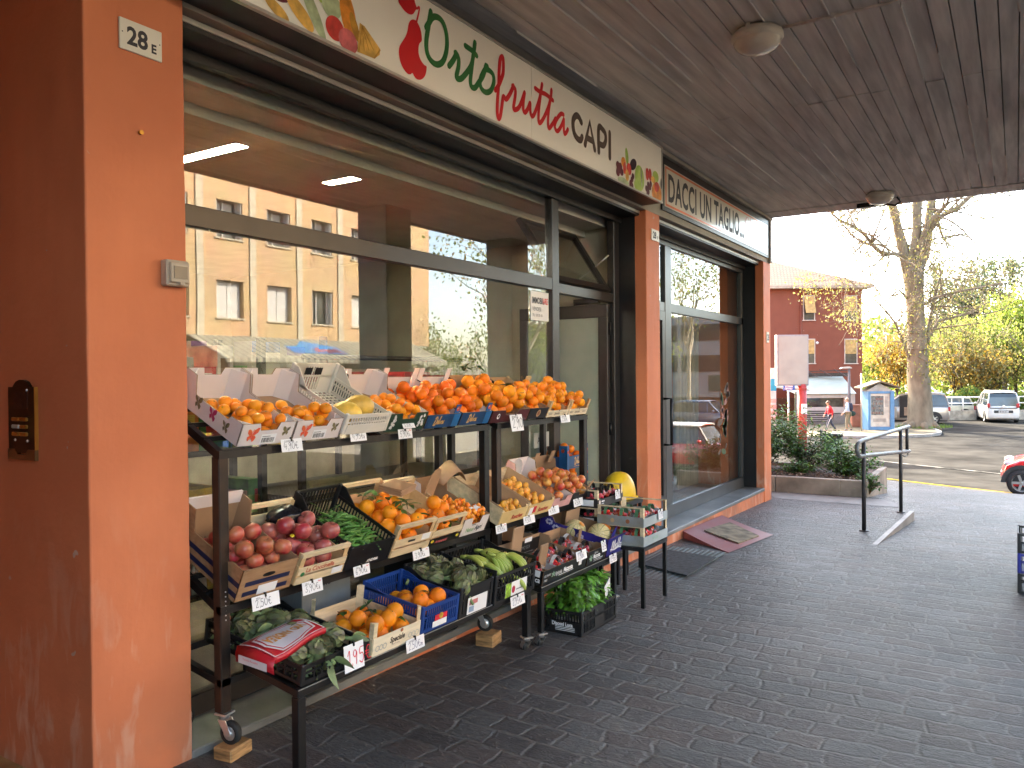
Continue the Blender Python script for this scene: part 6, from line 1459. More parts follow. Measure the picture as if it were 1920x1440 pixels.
for k, z in enumerate((.19,.33,.47,.605)):
    lab = ('black printed wooden crate of strawberries, ' + ('lowest','second from the bottom','third from the bottom','topmost')[k] + ' of the stack behind')
    t, f0 = straw_crate(lab, -2.665, 5.395, z, .45, .33, .070, .125, mat('black_printed_wood', (.035,.033,.034), .45, var=.2), mat('black_printed_wood', (.035,.033,.034), .45), 4 if k < 3 else 9, 'black', ('lowest','second','third','topmost')[k]+' black crate behind')
    mb = MB(); mb.add([(.03+.012*math.cos(q*PI/6), -.0055, .04+.018*math.sin(q*PI/6)) for q in range(12)], [tuple(range(12))]); mb.box(.06,.11,-.0058,-.005,.04,.05); mb.box(.06,.10,-.0058,-.005,.025,.03); part('print', mb, PAPERW, f0)
    sd = [c for c in t.children if c.name.startswith('side_panel')][0]; mb = MB(); mb.box(-.0058,-.005,.03,.13,.012,.058); part('label', mb, PAPERW, sd)
t = thing('crate_trolley', 'low black trolley under the stack of black strawberry crates', 'trolley', (-2.83, 5.6, gz(5.6)))
mb = MB(); mb.box(-3.0, -2.67, 5.4, 5.85, .15, .185); part('deck', mb, BLACKM, t, True)
for x in (-2.97, -2.70):
    for y in (5.43, 5.82): mb = MB(); mb.box(x-.015, x+.015, y-.015, y+.015, gz(y), .15); part('leg', mb, BLACKM, t, True)
# yellow cover
mb = MB(); prof = []
N1, N2 = 12, 16; vs = []
for i in range(N1+1):
    a = PI/2*i/N1
    for j in range(N2+1):
        b_ = PI*j/N2; vs.append((-.15*math.cos(b_)*math.sin(a)**.8, .21*(1-.0)*math.sin(b_)*math.sin(a)**.8*1.0-.02, .21*math.cos(a)))
fs = [(i*(N2+1)+j, i*(N2+1)+j+1, (i+1)*(N2+1)+j+1, (i+1)*(N2+1)+j) for i in range(N1) for j in range(N2)]
mb.add(vs, fs, True); mb.box(-.165,.165,-.03,.0,-.012,.012)
for j in range(N2): a, b_ = PI*j/N2, PI*(j+1)/N2; mb.bar((-.155*math.cos(a), .215*math.sin(a)-.02, 0), (-.155*math.cos(b_), .215*math.sin(b_)-.02, 0), .02)
YPL = mat('yellow_plastic', (.78,.50,.02), .35, var=.06)
o = solo('basket_shell', mb, YPL, 'yellow plastic dome like an upturned scoop, behind the strawberry crates', 'yellow dome', (-2.93, 6.36, .555), (0,0,PI)); 
sm_ = o.modifiers.new('solid', 'SOLIDIFY'); sm_.thickness = .006
t = thing('shop_stool', 'black stool under the yellow plastic dome', 'stool', (-2.93, 6.3, gz(6.3)))
mb = MB(); mb.box(-3.1, -2.76, 6.15, 6.48, .50, .54); part('seat', mb, BLACKM, t, True)
for x in (-3.08, -2.78):
    for y in (6.17, 6.46): mb = MB(); mb.box(x-.013, x+.013, y-.013, y+.013, .03 if x < -2.95 else gz(y), .50); part('leg', mb, BLACKM, t, True)
# stack of blue boxes in the doorway
for k, z in enumerate((.45, .645, .84)):
    nm = ('lowest', 'middle', 'topmost')[k]
    t, fp = carton(f'navy and blue box with gold script Delux, {nm} of the stack in the doorway', -3.10, 5.72, z, 0, .37, .30, .105, .10, .105, NAVY, WHITEB, 0, 0, .03, gus=False)
    mb = MB(); script(mb, DEL, .13, .028, .060, FRONT, .008, 1.2); mb.box(.12,.30,-.0018,-.0012,.014,.018); part('lettering', mb, GOLD, fp)
    sd = [c for c in t.children if c.name.startswith('side_panel')][0]
    SF2 = lambda u, v: (-.0015, .27-u, v)
    mb = MB(); script(mb, DEL, .03, .03, .05, SF2, .006, 1.1); part('lettering', mb, GOLD, sd)
    for (a, b_) in (((0,0),1),((.37,0),-1)):
        mb = MB(); mb.box(a[0]-.002, a[0]+.035*b_, -.003, .001, .0, .192); mb.box(a[0]-.002 if b_ > 0 else a[0]-.001, a[0]+.001 if b_ > 0 else a[0]+.002, -.003, .07, .0, .192); cf = part('corner_flap', mb, BLUE if b_ > 0 else NAVY, t)
        mb = MB(); fruit_logo(mb, a[0]+.016*b_, .14, .013, lambda u, v: (u, -.0042, v)); fruit_logo(mb, .035, .15, .016, lambda u, v: (a[0]-.0035, .07-u, v)); part('fruit_logo', mb, LOGO, cf)
    heap('orange', ME_DO, t, pile(.37, .30, R_OR, .015, .02, .355, .29, layers=(1.0, .7), rn=rn, z0=.02), f'orange in the {nm} navy box of the doorway stack', 'orange', f'oranges in the {nm} doorway box', R_OR, rn)
t = thing('crate_stand', 'dark stand under the stack of blue boxes in the doorway', 'stand', (-3.24, 5.9, .03)); mb = MB(); mb.box(-3.42, -3.09, 5.70, 6.10, .03, .445); part('body', mb, BLACKP, t, True)
mb = MB(); mb.box(-.002,.002,-.12,.12,-.06,.06); mb.mat(1); put_text(mb, 'APE', lambda u, v: (.003, -.07+u, -.025+v), .075, .95); solo('door_notice', mb, [mat('aged_card', (.40,.40,.36), .5), INK], 'grey card lettered APE behind the racks by the door', 'notice', (-3.245, 5.56, 1.09))
# bananas box behind: cardboard on lower shelf of the racks
for (y, w, lab) in ((2.75,.34,'grey carton lettered Marlene on the low shelf behind the wooden crate'),(3.6,.36,'dark carton lettered Power on the low shelf behind the artichokes')):
    mb = MB(); mb.box(0, w, 0, .22, 0, .30 if y > 3 else .24); t = solo('storage_carton', mb, [mat('grey_carton', (.17,.19,.20), .6) if y < 3 else BLACKP], lab, 'box', (-2.98, y, .41), (0,0,PI/2), bevel=.003)
    mb = MB(); 
    if y < 3: put_text(mb, 'Marlene', lambda u, v: (.03+u, -.0015, .14+v), .055, .9, shear=.3, bold=.0015)
    else:
        for k_, s_ in enumerate(('POWER', 'OF GREAT', 'TE')): put_text(mb, s_, lambda u, v: (.05+u, -.0015, .24-k_*.045+v), .04, .9, bold=.002)
    part('lettering', mb, NAVYB if y < 3 else PAPERW, t)

# ============ price cards
PC = 'price card reading {} {}'
for (x, y, z, w, h, txt, ink, tl, ttl, lab) in (
    (-2.800, 2.535, 1.298, .125, .058, '4,90€', INK, 10, 'CLEMENTINE', 'hanging below the two butterfly boxes'),
    (-2.800, 2.970, 1.312, .115, .055, '4,95€k', INK, 10, '', 'below the white plastic crate'),
    (-2.800, 3.335, 1.298, .115, .052, '5,90€k', INK, 8, 'CLEMENTINE', 'below the dark green box'),
    (-2.798, 3.36, 1.345, .100, .040, '3,50€', INK, 26, '', 'stuck on the dark green box'),
    (-2.790, 4.46, 1.300, .150, .115, '2,90€', INK, 10, 'ARANCE', 'below the leafy oranges at the joint'),
    (-2.800, 5.150, 1.290, .140, .055, '2,50€', INK, 8, 'ARANCE', 'below the pale wooden crates, top shelf'),
    (-2.772, 2.352, .632, .150, .060, '2,50€', INK, 8, 'MELE', 'below the navy banded apple box'),
    (-2.772, 2.625, .632, .125, .058, '3,90€k', INK, 8, 'MELE', 'below the crate La Coccinella'),
    (-2.772, 2.955, .640, .115, .050, '6,90€k', INK, 8, 'PISELLI', 'below the pea pods'),
    (-2.770, 3.424, .632, .140, .052, '3,90€k', INK, 8, '', 'below the leafy navel oranges'),
    (-2.772, 4.235, .636, .125, .052, '8,90€k', INK, 8, 'NESPOLE', 'below the nearly empty yellow crate'),
    (-2.772, 4.578, .640, .145, .055, '9,50€', INK, 8, 'NESPOLE', 'below the full yellow crate'),
    (-2.772, 4.915, .655, .150, .058, '4,90€', INK, 8, 'NOCI', 'below the pink edged box'),
    (-2.772, 5.290, .660, .150, .060, '4,50€', INK, 8, 'MELE', 'below the last nectarine box'),
    (-2.428, 2.535, .395, .120, .115, '1,95€', INKR, 4, '', 'in big red figures on the leafy artichokes'),
    (-2.430, 2.953, .330, .135, .060, '2,50€pz', INKV, 6, 'ARANCE', 'below the crate Speciale'),
    (-2.428, 3.875, .315, .150, .062, '2,95€k', INKV, 6, 'BANANE', 'below the bananas'),
    (-2.418, 4.653, .425, .145, .062, '3,90€', INKV, 8, 'FRAGOLE', 'clipped to the long black strawberry box'),
    (-2.416, 4.985, .425, .070, .075, '3,5', INKV, 8, '', 'clipped at the right of the short black strawberry box'),
    (-2.412, 5.125, .312, .115, .058, '2,95€', INKV, 6, 'MELONI', 'below the violet blue melon box'),
    (-2.648, 5.72, .672, .090, .070, '4,90', INKV, 4, 'FRAGOLE', 'clipped to the topmost black crate behind'),
    (-2.228, 5.56, .575, .085, .070, '3,90', INKV, 4, 'FRAGOLE', 'clipped to the upper grey crate')):
    price_card(x, y, z, w, h, txt, PC.format(txt.replace('k',' kg').replace('pz',' pz').replace(',', '.'), lab), ink, tl, ttl, extra=(txt.endswith('k')))
price_card(-3.095, 6.02, .94, .07, .06, '2,9', 'price card clipped to the topmost blue box in the doorway', INKV, 4)

# ============ mats, ramp rail, crates at the right edge
def fl(x, y, dz=0): return (x, y, gz(y)+dz)
mb = MB(); P = [(-2.95,7.98),(-2.32,7.50),(-2.20,8.68),(-2.93,9.22)]
n = 8; vs = []
for i in range(n+1):
    a = i/n
    for j in range(n+1):
        b_ = j/n; p = Vector(P[0])*(1-a)*(1-b_)+Vector(P[1])*a*(1-b_)+Vector(P[2])*a*b_+Vector(P[3])*(1-a)*b_
        vs.append(fl(p.x, p.y, .006+.075*(1-a)**1.5))
mb.add(vs, [(i*(n+1)+j, (i+1)*(n+1)+j, (i+1)*(n+1)+j+1, i*(n+1)+j+1) for i in range(n) for j in range(n)], True)
mb.add([vs[i*(n+1)] for i in range(n+1)] + [fl(vs[i*(n+1)][0], vs[i*(n+1)][1], .001) for i in range(n+1)], [(i, i+n+1, i+n+2, i+1) for i in range(n)])
mb.add([vs[i*(n+1)+n] for i in range(n+1)] + [fl(vs[i*(n+1)+n][0], vs[i*(n+1)+n][1], .001) for i in range(n+1)], [(i, i+1, i+n+2, i+n+1) for i in range(n)])
solo('door_ramp', mb, mat('red_ramp_paint', (.30,.075,.075), .5, var=.3, vs=2.5, col2=(.28,.12,.12)), 'faded red wooden ramp laid against the sill of the hairdresser door', 'ramp')
def mat_on(name, P, m, label, dz, cat='door mat'):
    mb = MB(); vs = [Vector((*p, dz(p)))+Vector((0,0,q)) for q in (0,.012) for p in P]
    mb.add(vs, [(3,2,1,0),(4,5,6,7),(0,1,5,4),(1,2,6,5),(2,3,7,6),(3,0,4,7)]); return solo(name, mb, m, label, cat)
rampz = lambda p: gz(p[1]) + .006+.075*max(0,(1-min(1,(p[0]+2.95)/.65)))**1.5 + .004
o = mat_on('door_mat', [(-2.80,8.20),(-2.36,7.95),(-2.30,8.47),(-2.74,8.90)], mat('coir_mat', (.27,.22,.15), .95, var=.25, vs=9, bump=.8, bs=200), 'beige coir mat with faint lettering on the red ramp', rampz)
mb = MB(); put_text(mb, 'SALVE', lambda u, v: (-2.70+v*.9+u*.02, 8.28+u*.92-v*.35, rampz((-2.70+v, 8.3+u))+.0135), .13, .9); part('lettering', mb, mat('mat_dark_print', (.10,.08,.06), .9), o)
mat_on('door_mat', [(-2.80,6.52),(-2.31,6.33),(-2.33,7.15),(-2.83,7.24)], mat('grey_mat', (.055,.06,.065), .8, var=.3, vs=30, bump=.6, bs=260), 'dark grey mat in front of the greengrocer door', lambda p: gz(p[1])+.012)
mb = MB()
for k in range(12): x = -2.90+k*.05; mb.box(x, x+.022, 6.12, 7.42, gz(6.7)+.002, gz(6.7)+.010)
mb.xf(None); solo('drain_grating', mb, mat('grey_green_metal', (.16,.19,.19), .5, .3), 'striped metal grating under the dark grey mat', 'grating')
# hand rail of the ramp
STEELG = mat('grey_painted_steel', (.20,.20,.20), .42, .3, var=.2, vs=12); STEELD = mat('dark_painted_steel', (.05,.046,.046), .45, .2, var=.25, vs=10)
t = thing('hand_rail', 'bent grey tube hand rail on two dark posts beside the ramp', 'hand rail', fl(-1.35, 10.3))
a0, a1 = Vector((-1.445, 9.27)), Vector((-1.20, 11.55))
def rl(s, z): p = a0.lerp(a1, s); return (p.x, p.y, z)
mb = MB(); mb.tube([rl(1.02,.905), rl(.5,.885), rl(.08,.868), rl(.02,.86), rl(-.015,.83), rl(-.02,.78), rl(-.01,.725), rl(.03,.70), rl(.1,.695), rl(.5,.645), rl(1.03,.58)], .024, 12); part('rail', mb, STEELG, t, True)
for s, zt in ((.09, .86), (.83, .89)):
    p = rl(s, 0); g = gz(p[1]); mb = MB(); mb.tube([(p[0], p[1], g), (p[0], p[1], zt)], .022, 12); po = part('post', mb, STEELD, t, True)
    mb = MB(); mb.lathe([(.001,.012),(.05,.011),(.053,0)], 16, (p[0], p[1], g)); part('base_plate', mb, STEELD, po, True)
mb = MB(); mb.tube([rl(.98,.90), rl(.98,.60)], .02, 10); part('end_post', mb, STEELD, t, True)
mb = MB(); mb.tube([rl(.85,.56), rl(.92,.53), rl(1.0,.53), rl(1.0,.58)], .007, 6); part('hook', mb, STEELD, t, True)
mb = MB(); P = [(8.72,0.0),(10.55,.115),(10.55,-.02),(8.72,-.02)]
mb.prism(P, lambda u, v, q: (-1.235+(u-8.72)*.085+q, u, gz(u)+v), .05); solo('ramp_kerb', mb, mat('pale_metal_kerb', (.30,.27,.24), .5, .2, var=.15), 'low pale wedge shaped kerb beside the hand rail', 'kerb')
for k, (z, m_, lab) in enumerate(((0, BPL, 'black plastic crate, lowest of the stack at the right edge by the column'), (.155, mat('violet_blue_plastic', (.02,.025,.20), .4), 'violet blue plastic crate in the middle of the stack at the right edge'), (.31, BPL, 'black plastic crate, topmost of the stack at the right edge by the column'))):
    t, fp = plastic_crate(lab, .36, 7.23, gz(7.4)+z, 0, .40, .355, .15, .15, .15, m_, pitch=.025)
# ------------------------------------------------------------------ planter and shrubs
rn = random.Random(77)
PLC = mat('planter_concrete', (.30,.255,.20), .8, var=.22, vs=3, bump=.3, bs=40)
t = thing('planter', 'long low concrete planter of bark and shrubs past the end of the arcade', 'planter', (-5, 13.2, -.4))
mb = MB()
for a, b_ in ((-9,-4.62),(-4.61,-3.12),(-3.11,-2.19)): mb.box(a, b_, 12.42, 12.52, -.3, .05)
mb.box(-2.19, -1.82, 12.42, 12.52, -.3, .05); mb.box(-1.92, -1.82, 12.52, 14.4, -.5, .05); mb.box(-9, -1.82, 14.4, 14.5, -.5, .05)
part('wall', mb, PLC, t, True, bevel=.008)
mb = MB(); n = 24; vs = []
for i in range(n+1):
    for j in range(7): vs.append((-8.9+6.98*i/n, 12.52+1.88*j/6, .0+.05*noise.noise(Vector((i*.7, j*.9, 0)))+.03*math.sin(PI*j/6)))
mb.add(vs, [(i*7+j, (i+1)*7+j, (i+1)*7+j+1, i*7+j+1) for i in range(n) for j in range(6)], True); part('bark', mb, mat('bark_mulch', (.10,.065,.045), .95, var=.5, vs=22, bump=1, bs=90), t, True)
mb = MB()
for k in range(500):
    x = rn.uniform(-6, -1.95); y = rn.uniform(12.55, 13.4); mb.xf(Matrix.Translation((x, y, .06)) @ Euler((rn.uniform(-.6,.6), rn.uniform(-.6,.6), rn.uniform(0,6))).to_matrix().to_4x4()); s = rn.uniform(.012,.03); mb.box(-s, s, -s*.4, s*.4, -.003, .003)
mb.xf(None); part('bark_chips', mb, mat('bark_chip', (.20,.14,.10), .9, var=.3, vs=30), t, True)['kind'] = 'stuff'
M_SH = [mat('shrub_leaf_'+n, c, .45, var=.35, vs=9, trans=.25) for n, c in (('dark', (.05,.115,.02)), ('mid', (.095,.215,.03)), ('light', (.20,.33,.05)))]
def shrub(label, x, y, z, rx, ry, rz, nl, ml, lw=(.03,.055), seed=0, group='shrubs in the planter', name='shrub'):
    r_ = random.Random(seed); t = thing(name, label, 'shrub', (x, y, z), group=group)
    mb = MB(); tips = []
    for k in range(26):
        a = r_.uniform(0, 6.28); e = r_.uniform(.15, 1.0); q = (rx*e*math.cos(a), ry*e*math.sin(a), rz*r_.uniform(.5,1.12)*(1.15-.45*e))
        mb.tube([(0,0,-.05), (q[0]*.4, q[1]*.4, q[2]*.55), q], [.012,.006,.002], 5); tips.append(q)
    part('stem', mb, M_TW, t)
    mb = MB()
    for k in range(nl):
        tp = r_.choice(tips); s = r_.uniform(.25, 1.05); j = .11
        p = (tp[0]*s+r_.gauss(0,rx*j), tp[1]*s+r_.gauss(0,ry*j), max(.02, tp[2]*(s**.8)+r_.gauss(0,rz*j*.8)))
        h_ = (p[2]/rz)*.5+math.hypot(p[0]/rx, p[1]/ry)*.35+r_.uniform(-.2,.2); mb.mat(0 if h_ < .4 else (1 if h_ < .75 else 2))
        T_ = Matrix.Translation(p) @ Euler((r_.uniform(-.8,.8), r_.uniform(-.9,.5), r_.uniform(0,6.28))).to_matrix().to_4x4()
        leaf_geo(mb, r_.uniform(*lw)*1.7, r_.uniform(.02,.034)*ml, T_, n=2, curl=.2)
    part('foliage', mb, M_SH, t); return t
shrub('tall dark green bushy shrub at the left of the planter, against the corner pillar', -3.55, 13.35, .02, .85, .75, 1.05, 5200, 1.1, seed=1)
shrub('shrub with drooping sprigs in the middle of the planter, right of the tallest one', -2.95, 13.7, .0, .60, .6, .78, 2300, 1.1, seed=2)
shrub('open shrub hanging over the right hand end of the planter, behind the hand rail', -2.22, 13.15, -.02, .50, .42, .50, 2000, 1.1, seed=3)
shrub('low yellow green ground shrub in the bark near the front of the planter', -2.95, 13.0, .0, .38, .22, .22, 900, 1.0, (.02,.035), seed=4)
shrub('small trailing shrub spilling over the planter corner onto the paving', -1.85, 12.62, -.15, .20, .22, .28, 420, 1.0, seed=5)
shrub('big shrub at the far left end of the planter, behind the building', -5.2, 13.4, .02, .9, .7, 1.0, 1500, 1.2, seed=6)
# ------------------------------------------------------------------ street things; each sits at its own distance
def G(px, dep): x, y = far(px, dep); return (x, y, gz(y))
GRS = mat('green_bin', (.035,.075,.045), .5, var=.15)
p = G(1560, 24.5)
t = thing('waste_bin', 'dark green square waste bin on a post behind the shrubs', 'waste bin', p, (0,0,FACE_CAM-.5))
mb = MB(); mb.tube([(-.33,0,0),(-.33,0,1.26)], .045, 10); mb.ball((-.33,0,1.27), .05, n=10, m=6); part('post', mb, STEELD, t)
mb = MB(); P = [(-.24,-.22),(.24,-.22),(.28,.22),(-.28,.22)]; vs = [(x*.88, y*.88, .42) for x, y in P] + [(x, y, 1.10) for x, y in P]
mb.add(vs, [(3,2,1,0),(0,1,5,4),(1,2,6,5),(2,3,7,6),(3,0,4,7)]); part('bucket', mb, GRS, t)
mb = MB(); mb.box(-.30,.30,-.25,.25,1.10,1.15); mb.box(-.29,.29,-.24,.24,1.17,1.20); part('lid', mb, BLACKP, t)
# billboard on a red post
D_ = 31; p = G(1504, D_)
t = thing('billboard', 'blank beige billboard panel on a thick red post with a white notice', 'billboard', p, (0,0,FACE_CAM))
K = D_/1492.7
zb, zt = fz(723,D_,1485)-p[2], fz(628,D_,1485)-p[2]
mb = MB(); mb.lathe([(.001,0),(.165,0),(.165,zb+.05),(.001,zb+.05)], 20); mb.lathe([(.175,zb-.18),(.175,zb-.10)], 20); part('post', mb, mat('red_post_paint', (.42,.045,.035), .45, var=.12), t)
mb = MB(); x0, x1 = (1457-1504)*K, (1513-1504)*K; mb.box(x0-.04, x1+.02, -.14, .14, zb, zt); part('panel_frame', mb, mat('grey_frame', (.30,.29,.30), .5), t, bevel=.01)
mb = MB(); mb.box(x0+.03, x1-.02, -.150, -.141, zb+.06, zt-.06); part('panel', mb, mat('blank_panel', (.38,.36,.31), .6, var=.08, vs=1.2), t)
mb = MB(); mb.box(-.10,.12,-.19,-.17, fz(776,D_,1504)-p[2], fz(757,D_,1504)-p[2]); part('notice', mb, PAPERW, t)
# blue street sign
p = G(1478, 32); t = thing('street_sign', 'small blue sign with white letters on a thin grey post under the billboard', 'sign', p, (0,0,FACE_CAM)); zc = fz(727,32,1478)-p[2]
mb = MB(); mb.tube([(0,0,0),(0,0,zc+.1)], .035, 8); part('post', mb, ALU, t)
mb = MB(); mb.box(-.22,.24,-.06,-.04,zc-.10,zc+.12); part('plate', mb, mat('sign_blue', (.02,.10,.50), .4), t)
mb = MB(); put_text(mb, 'ZONA', lambda u, v: (-.16+u, -.065, zc+.02+v), .10, 1.1, bold=.004); put_text(mb, 'CENTRO', lambda u, v: (-.18+u, -.065, zc-.07+v), .085, .95, bold=.004); part('lettering', mb, PAPERW, t)
# bus shelter with a time-table column
p = G(1463, 34); t = thing('bus_shelter', 'glass bus shelter with a curved pale roof behind the billboard post', 'bus shelter', p, (0,0,FACE_CAM))
z1 = fz(727,34,1470)-p[2]; z0 = fz(745,34,1470)-p[2]
mb = MB(); vs = []
for i in range(9): a = i/8; vs += [(-2.2+3.2*a, -.7, z0+(z1-z0)*math.sin(PI*(.25+.5*a))), (-2.2+3.2*a, .9, z0+(z1-z0)*math.sin(PI*(.25+.5*a)))]
mb.add(vs, [(2*i, 2*i+1, 2*i+3, 2*i+2) for i in range(8)], True); o = part('roof', mb, mat('shelter_roof', (.58,.55,.48), .4), t); m_ = o.modifiers.new('solid','SOLIDIFY'); m_.thickness = .06
for x in (-2.1, -.4, .95): mb = MB(); mb.box(x-.03, x+.03, .8, .86, 0, z0+.2); part('post', mb, STEELD, t)
mb = MB(); mb.box(-.38, .93, .82, .83, .3, z0-.05); part('glass_panel', mb, glass('shelter_glass', (.75,.82,.78), 1.5), t)
mb = MB(); mb.box(-2.0,.9,.5,.8,.42,.47); part('seat', mb, STEELG, t)
p = G(1450, 33); t = thing('timetable_post', 'slim white and light blue timetable column at the corner pillar', 'sign', p, (0,0,FACE_CAM))
zz = lambda py: fz(py,33,1450)-p[2]
mb = MB(); mb.box(-.12,.10,-.05,.05,0,zz(690)); part('post', mb, mat('white_panel', (.6,.6,.6), .4), t)
mb = MB(); mb.box(-.125,.105,-.055,.055,zz(733),zz(710)); part('panel', mb, mat('cyan_panel', (.03,.35,.55), .4), t)
mb = MB()
for k in range(4): mb.box(-.125,.105,-.056,.056,zz(788-k*11),zz(781-k*11))
part('panel', mb, mat('pink_panel', (.65,.35,.33), .5), t)
# lamp post and thin pole
p = G(1592, 45); t = thing('street_lamp', 'grey street lamp with a flat head over the cafe pavilion', 'street lamp', p, (0,0,FACE_CAM)); zl = fz(690,45,1590)-p[2]
mb = MB(); mb.tube([(0,0,0),(0,0,zl*.55),(0,0,zl)], [.10,.085,.06], 10); part('post', mb, mat('lamp_post_grey', (.16,.15,.16), .5), t)
mb = MB(); mb.prism([(-.52,0),(-.45,.07),(.0,.11),(.12,.05),(.12,0)], lambda u, v, q: (u, -.12+q, zl-.03+v), .24); part('lamp_head', mb, mat('lamp_head_grey', (.5,.49,.46), .4), t)
p = G(1615, 41); mb = MB(); mb.tube([(0,0,0),(0,0,fz(700,41,1615)-p[2])], .04, 8); solo('sign_pole', mb, ALU, 'thin bare grey pole left of the blue vending kiosk', 'pole', p)
# ------------------------------------------------------------------ far pavement with its kerb
PAV = mat('sandy_paving', (.17,.14,.08), .85, var=.2, vs=1.5, bump=.2, bs=40)
mb = MB()
edge = [far(px, d) for px, d in ((1300,38.0),(1480,37.8),(1620,37.6),(1700,37.8),(1745,38.4),(1760,39.3),(1762,40.3),(1752,42),(1740,45),(1700,52),(1690,62),(1300,62))]
mb.prism(edge, lambda u, v, q: (u, v, -1.60+q), .26); struct('far_pavement', mb, PAV)
mb = MB(); E_ = edge[:9]
for a, b_ in zip(E_, E_[1:]): mb.bar((*a,-1.40), (*b_,-1.40), .16, .15)
struct('kerb', mb, mat('kerb_stone', (.33,.31,.28), .8, var=.15))
PZ = -1.34
# blue vending kiosk
D_ = 42; x, y = far(1644, D_); K = D_/1492.7; t = thing('vending_kiosk', 'blue vending machine kiosk with a small gabled roof', 'vending machine', (x, y, PZ), (0,0,FACE_CAM-.08)); H = 2.02
KB = mat('kiosk_blue', (.10,.24,.42), .45, var=.08); w_ = .62
mb = MB(); mb.box(-w_, -w_+.12, -.5, .5, 0, H); mb.box(w_-.12, w_+.08, -.5, .5, 0, H); mb.box(-w_+.12, w_-.12, -.5, .5, 0, .16); mb.box(-w_+.12, w_-.12, -.46, .5, H-.12, H); mb.box(-w_+.12, w_-.12, .3, .5, .16, H-.12); part('housing', mb, KB, t)
mb = MB(); mb.box(-w_+.13, w_-.13, -.42, .3, .17, H-.13); vm = part('machine', mb, mat('machine_cream', (.55,.50,.42), .45), t)
mb = MB(); mb.box(-.44,.18,-.43,-.42,.78,1.78); part('window', mb, mat('machine_window', (.16,.18,.18), .15, var=.3, vs=12), vm)
for r_ in range(4):
    mb = MB()
    for c in range(8): mb.mat(rn.randrange(3)); mb.box(-.42+c*.072, -.38+c*.072, -.437, -.43, .84+r_*.24, .95+r_*.24)
    part('goods', mb, [mat('goods_grey', (.22,.22,.21), .5), mat('goods_dull_red', (.20,.07,.06), .5), mat('goods_tan', (.25,.17,.10), .5)], vm)
mb = MB(); mb.box(.26,.42,-.432,-.42,1.2,1.75); mb.box(-.35,.3,-.432,-.42,.42,.60); part('panel', mb, mat('machine_panel', (.34,.31,.27), .5), vm)
mb = MB(); pk = .55
for s in (-1, 1): mb.prism([(0,H+pk),(s*.95,H+.22),(s*.95,H+.16),(0,H+pk-.08)] if s > 0 else [(s*.95,H+.16),(s*.95,H+.22),(0,H+pk),(0,H+pk-.08)], lambda u, v, q: (u, -.65+q, v), 1.3)
part('roof', mb, mat('kiosk_roof', (.16,.12,.075), .7, var=.2), t)
mb = MB(); mb.prism([(-.7,H),(.7,H),(0,H+pk-.12)], lambda u, v, q: (u, -.4+q, v), .8); part('gable', mb, mat('gable_pale', (.40,.39,.36), .6), t)
x, y = far(1652, 44.5); t = thing('flue', 'dark metal flue with a flat cap behind the vending kiosk', 'flue', (x, y, PZ)); zf_ = fz(722,44.5,1652)-PZ
mb = MB(); mb.tube([(0,0,0),(0,0,zf_)], .12, 10); part('pipe', mb, STEELD, t)
mb = MB(); mb.box(-.32,.32,-.3,.3,zf_,zf_+.1); part('cap', mb, STEELD, t)
# cafe pavilion
D_ = 47; x, y = far(1572, D_); K = D_/1492.7; t = thing('cafe_pavilion', 'white cafe pavilion with a pale green tent roof and long dark windows', 'pavilion', (x, y, PZ), (0,0,FACE_CAM)); Z = lambda py: fz(py,D_,1572)-PZ; X = lambda px: (px-1572)*K
WPV = mat('pavilion_white', (.50,.47,.44), .6, var=.06); TENT = mat('tent_green_white', (.42,.47,.41), .6, var=.08, vs=.6)
mb = MB(); mb.box(X(1495), X(1600), 0, .3, Z(772), Z(763)); mb.box(X(1495), X(1600), 0, .3, Z(746), Z(738)); mb.box(X(1583), X(1600), .001, .299, Z(763), Z(746)); mb.box(X(1495), X(1512), .001, .299, Z(763), Z(746)); mb.box(X(1495), X(1600), .01, .28, 0, Z(772)); part('front_wall', mb, WPV, t)
mb = MB(); mb.box(X(1512), X(1583), .12, .16, Z(763), Z(746)); part('window', mb, mat('pavilion_pane', (.075,.075,.065), .12, var=.3, vs=2), t)
mb = MB(); x0 = X(1600); mb.prism([(0,0),(3.8,0),(3.8,Z(726)),(0,Z(738))], lambda u, v, q: (x0+u*.28+q, u, v), .1); part('side_wall', mb, WPV, t)
mb = MB()
for k in range(3): mb.prism([(.3+k*1.15,Z(765)),(1.3+k*1.15,Z(765)),(1.3+k*1.15,Z(744)),(.3+k*1.15,Z(744))], lambda u, v, q: (x0+.09+u*.28+q, u, v), .03)
part('window', mb, MATS['pavilion_pane'], t)
mb = MB(); R0, R1, R2, R3 = (X(1490),-.2,Z(738)), (X(1603),-.2,Z(738)), (X(1640)+.1,4.2,Z(722)), (X(1490),4.2,Z(722)); A1, A2 = (X(1500),1.6,Z(706)), (X(1606),2.0,Z(706))
mb.add([R0,R1,R2,R3,A1,A2], [(0,1,5,4),(1,2,5),(2,3,4,5),(3,0,4)]); o = part('roof', mb, TENT, t)
mb = MB(); mb.box(X(1495), X(1612), 1.6, 1.75, Z(706), Z(699)); mb.bar((X(1495),1.6,Z(697)), (X(1612),1.6,Z(694)), .05); 
for k in range(3): mb.bar((X(1527+k*28),1.5,Z(692)), (X(1545+k*28),1.0,Z(706)), .05)
part('roof_rails', mb, STEELD, t)
t = thing('slat_fence', 'dark slatted fence with thin bars in front of the cafe pavilion', 'fence', (*far(1545,46), PZ), (0,0,FACE_CAM)); K = 46/1492.7; Z = lambda py: fz(py,46,1545)-PZ; X = lambda px: (px-1545)*K
mb = MB()
for k in range(6): mb.box(X(1497), X(1552), -.02, .02, Z(792)+k*.12, Z(792)+k*.12+.085)
part('slat_panel', mb, mat('fence_grey', (.09,.08,.08), .6), t)
mb = MB()
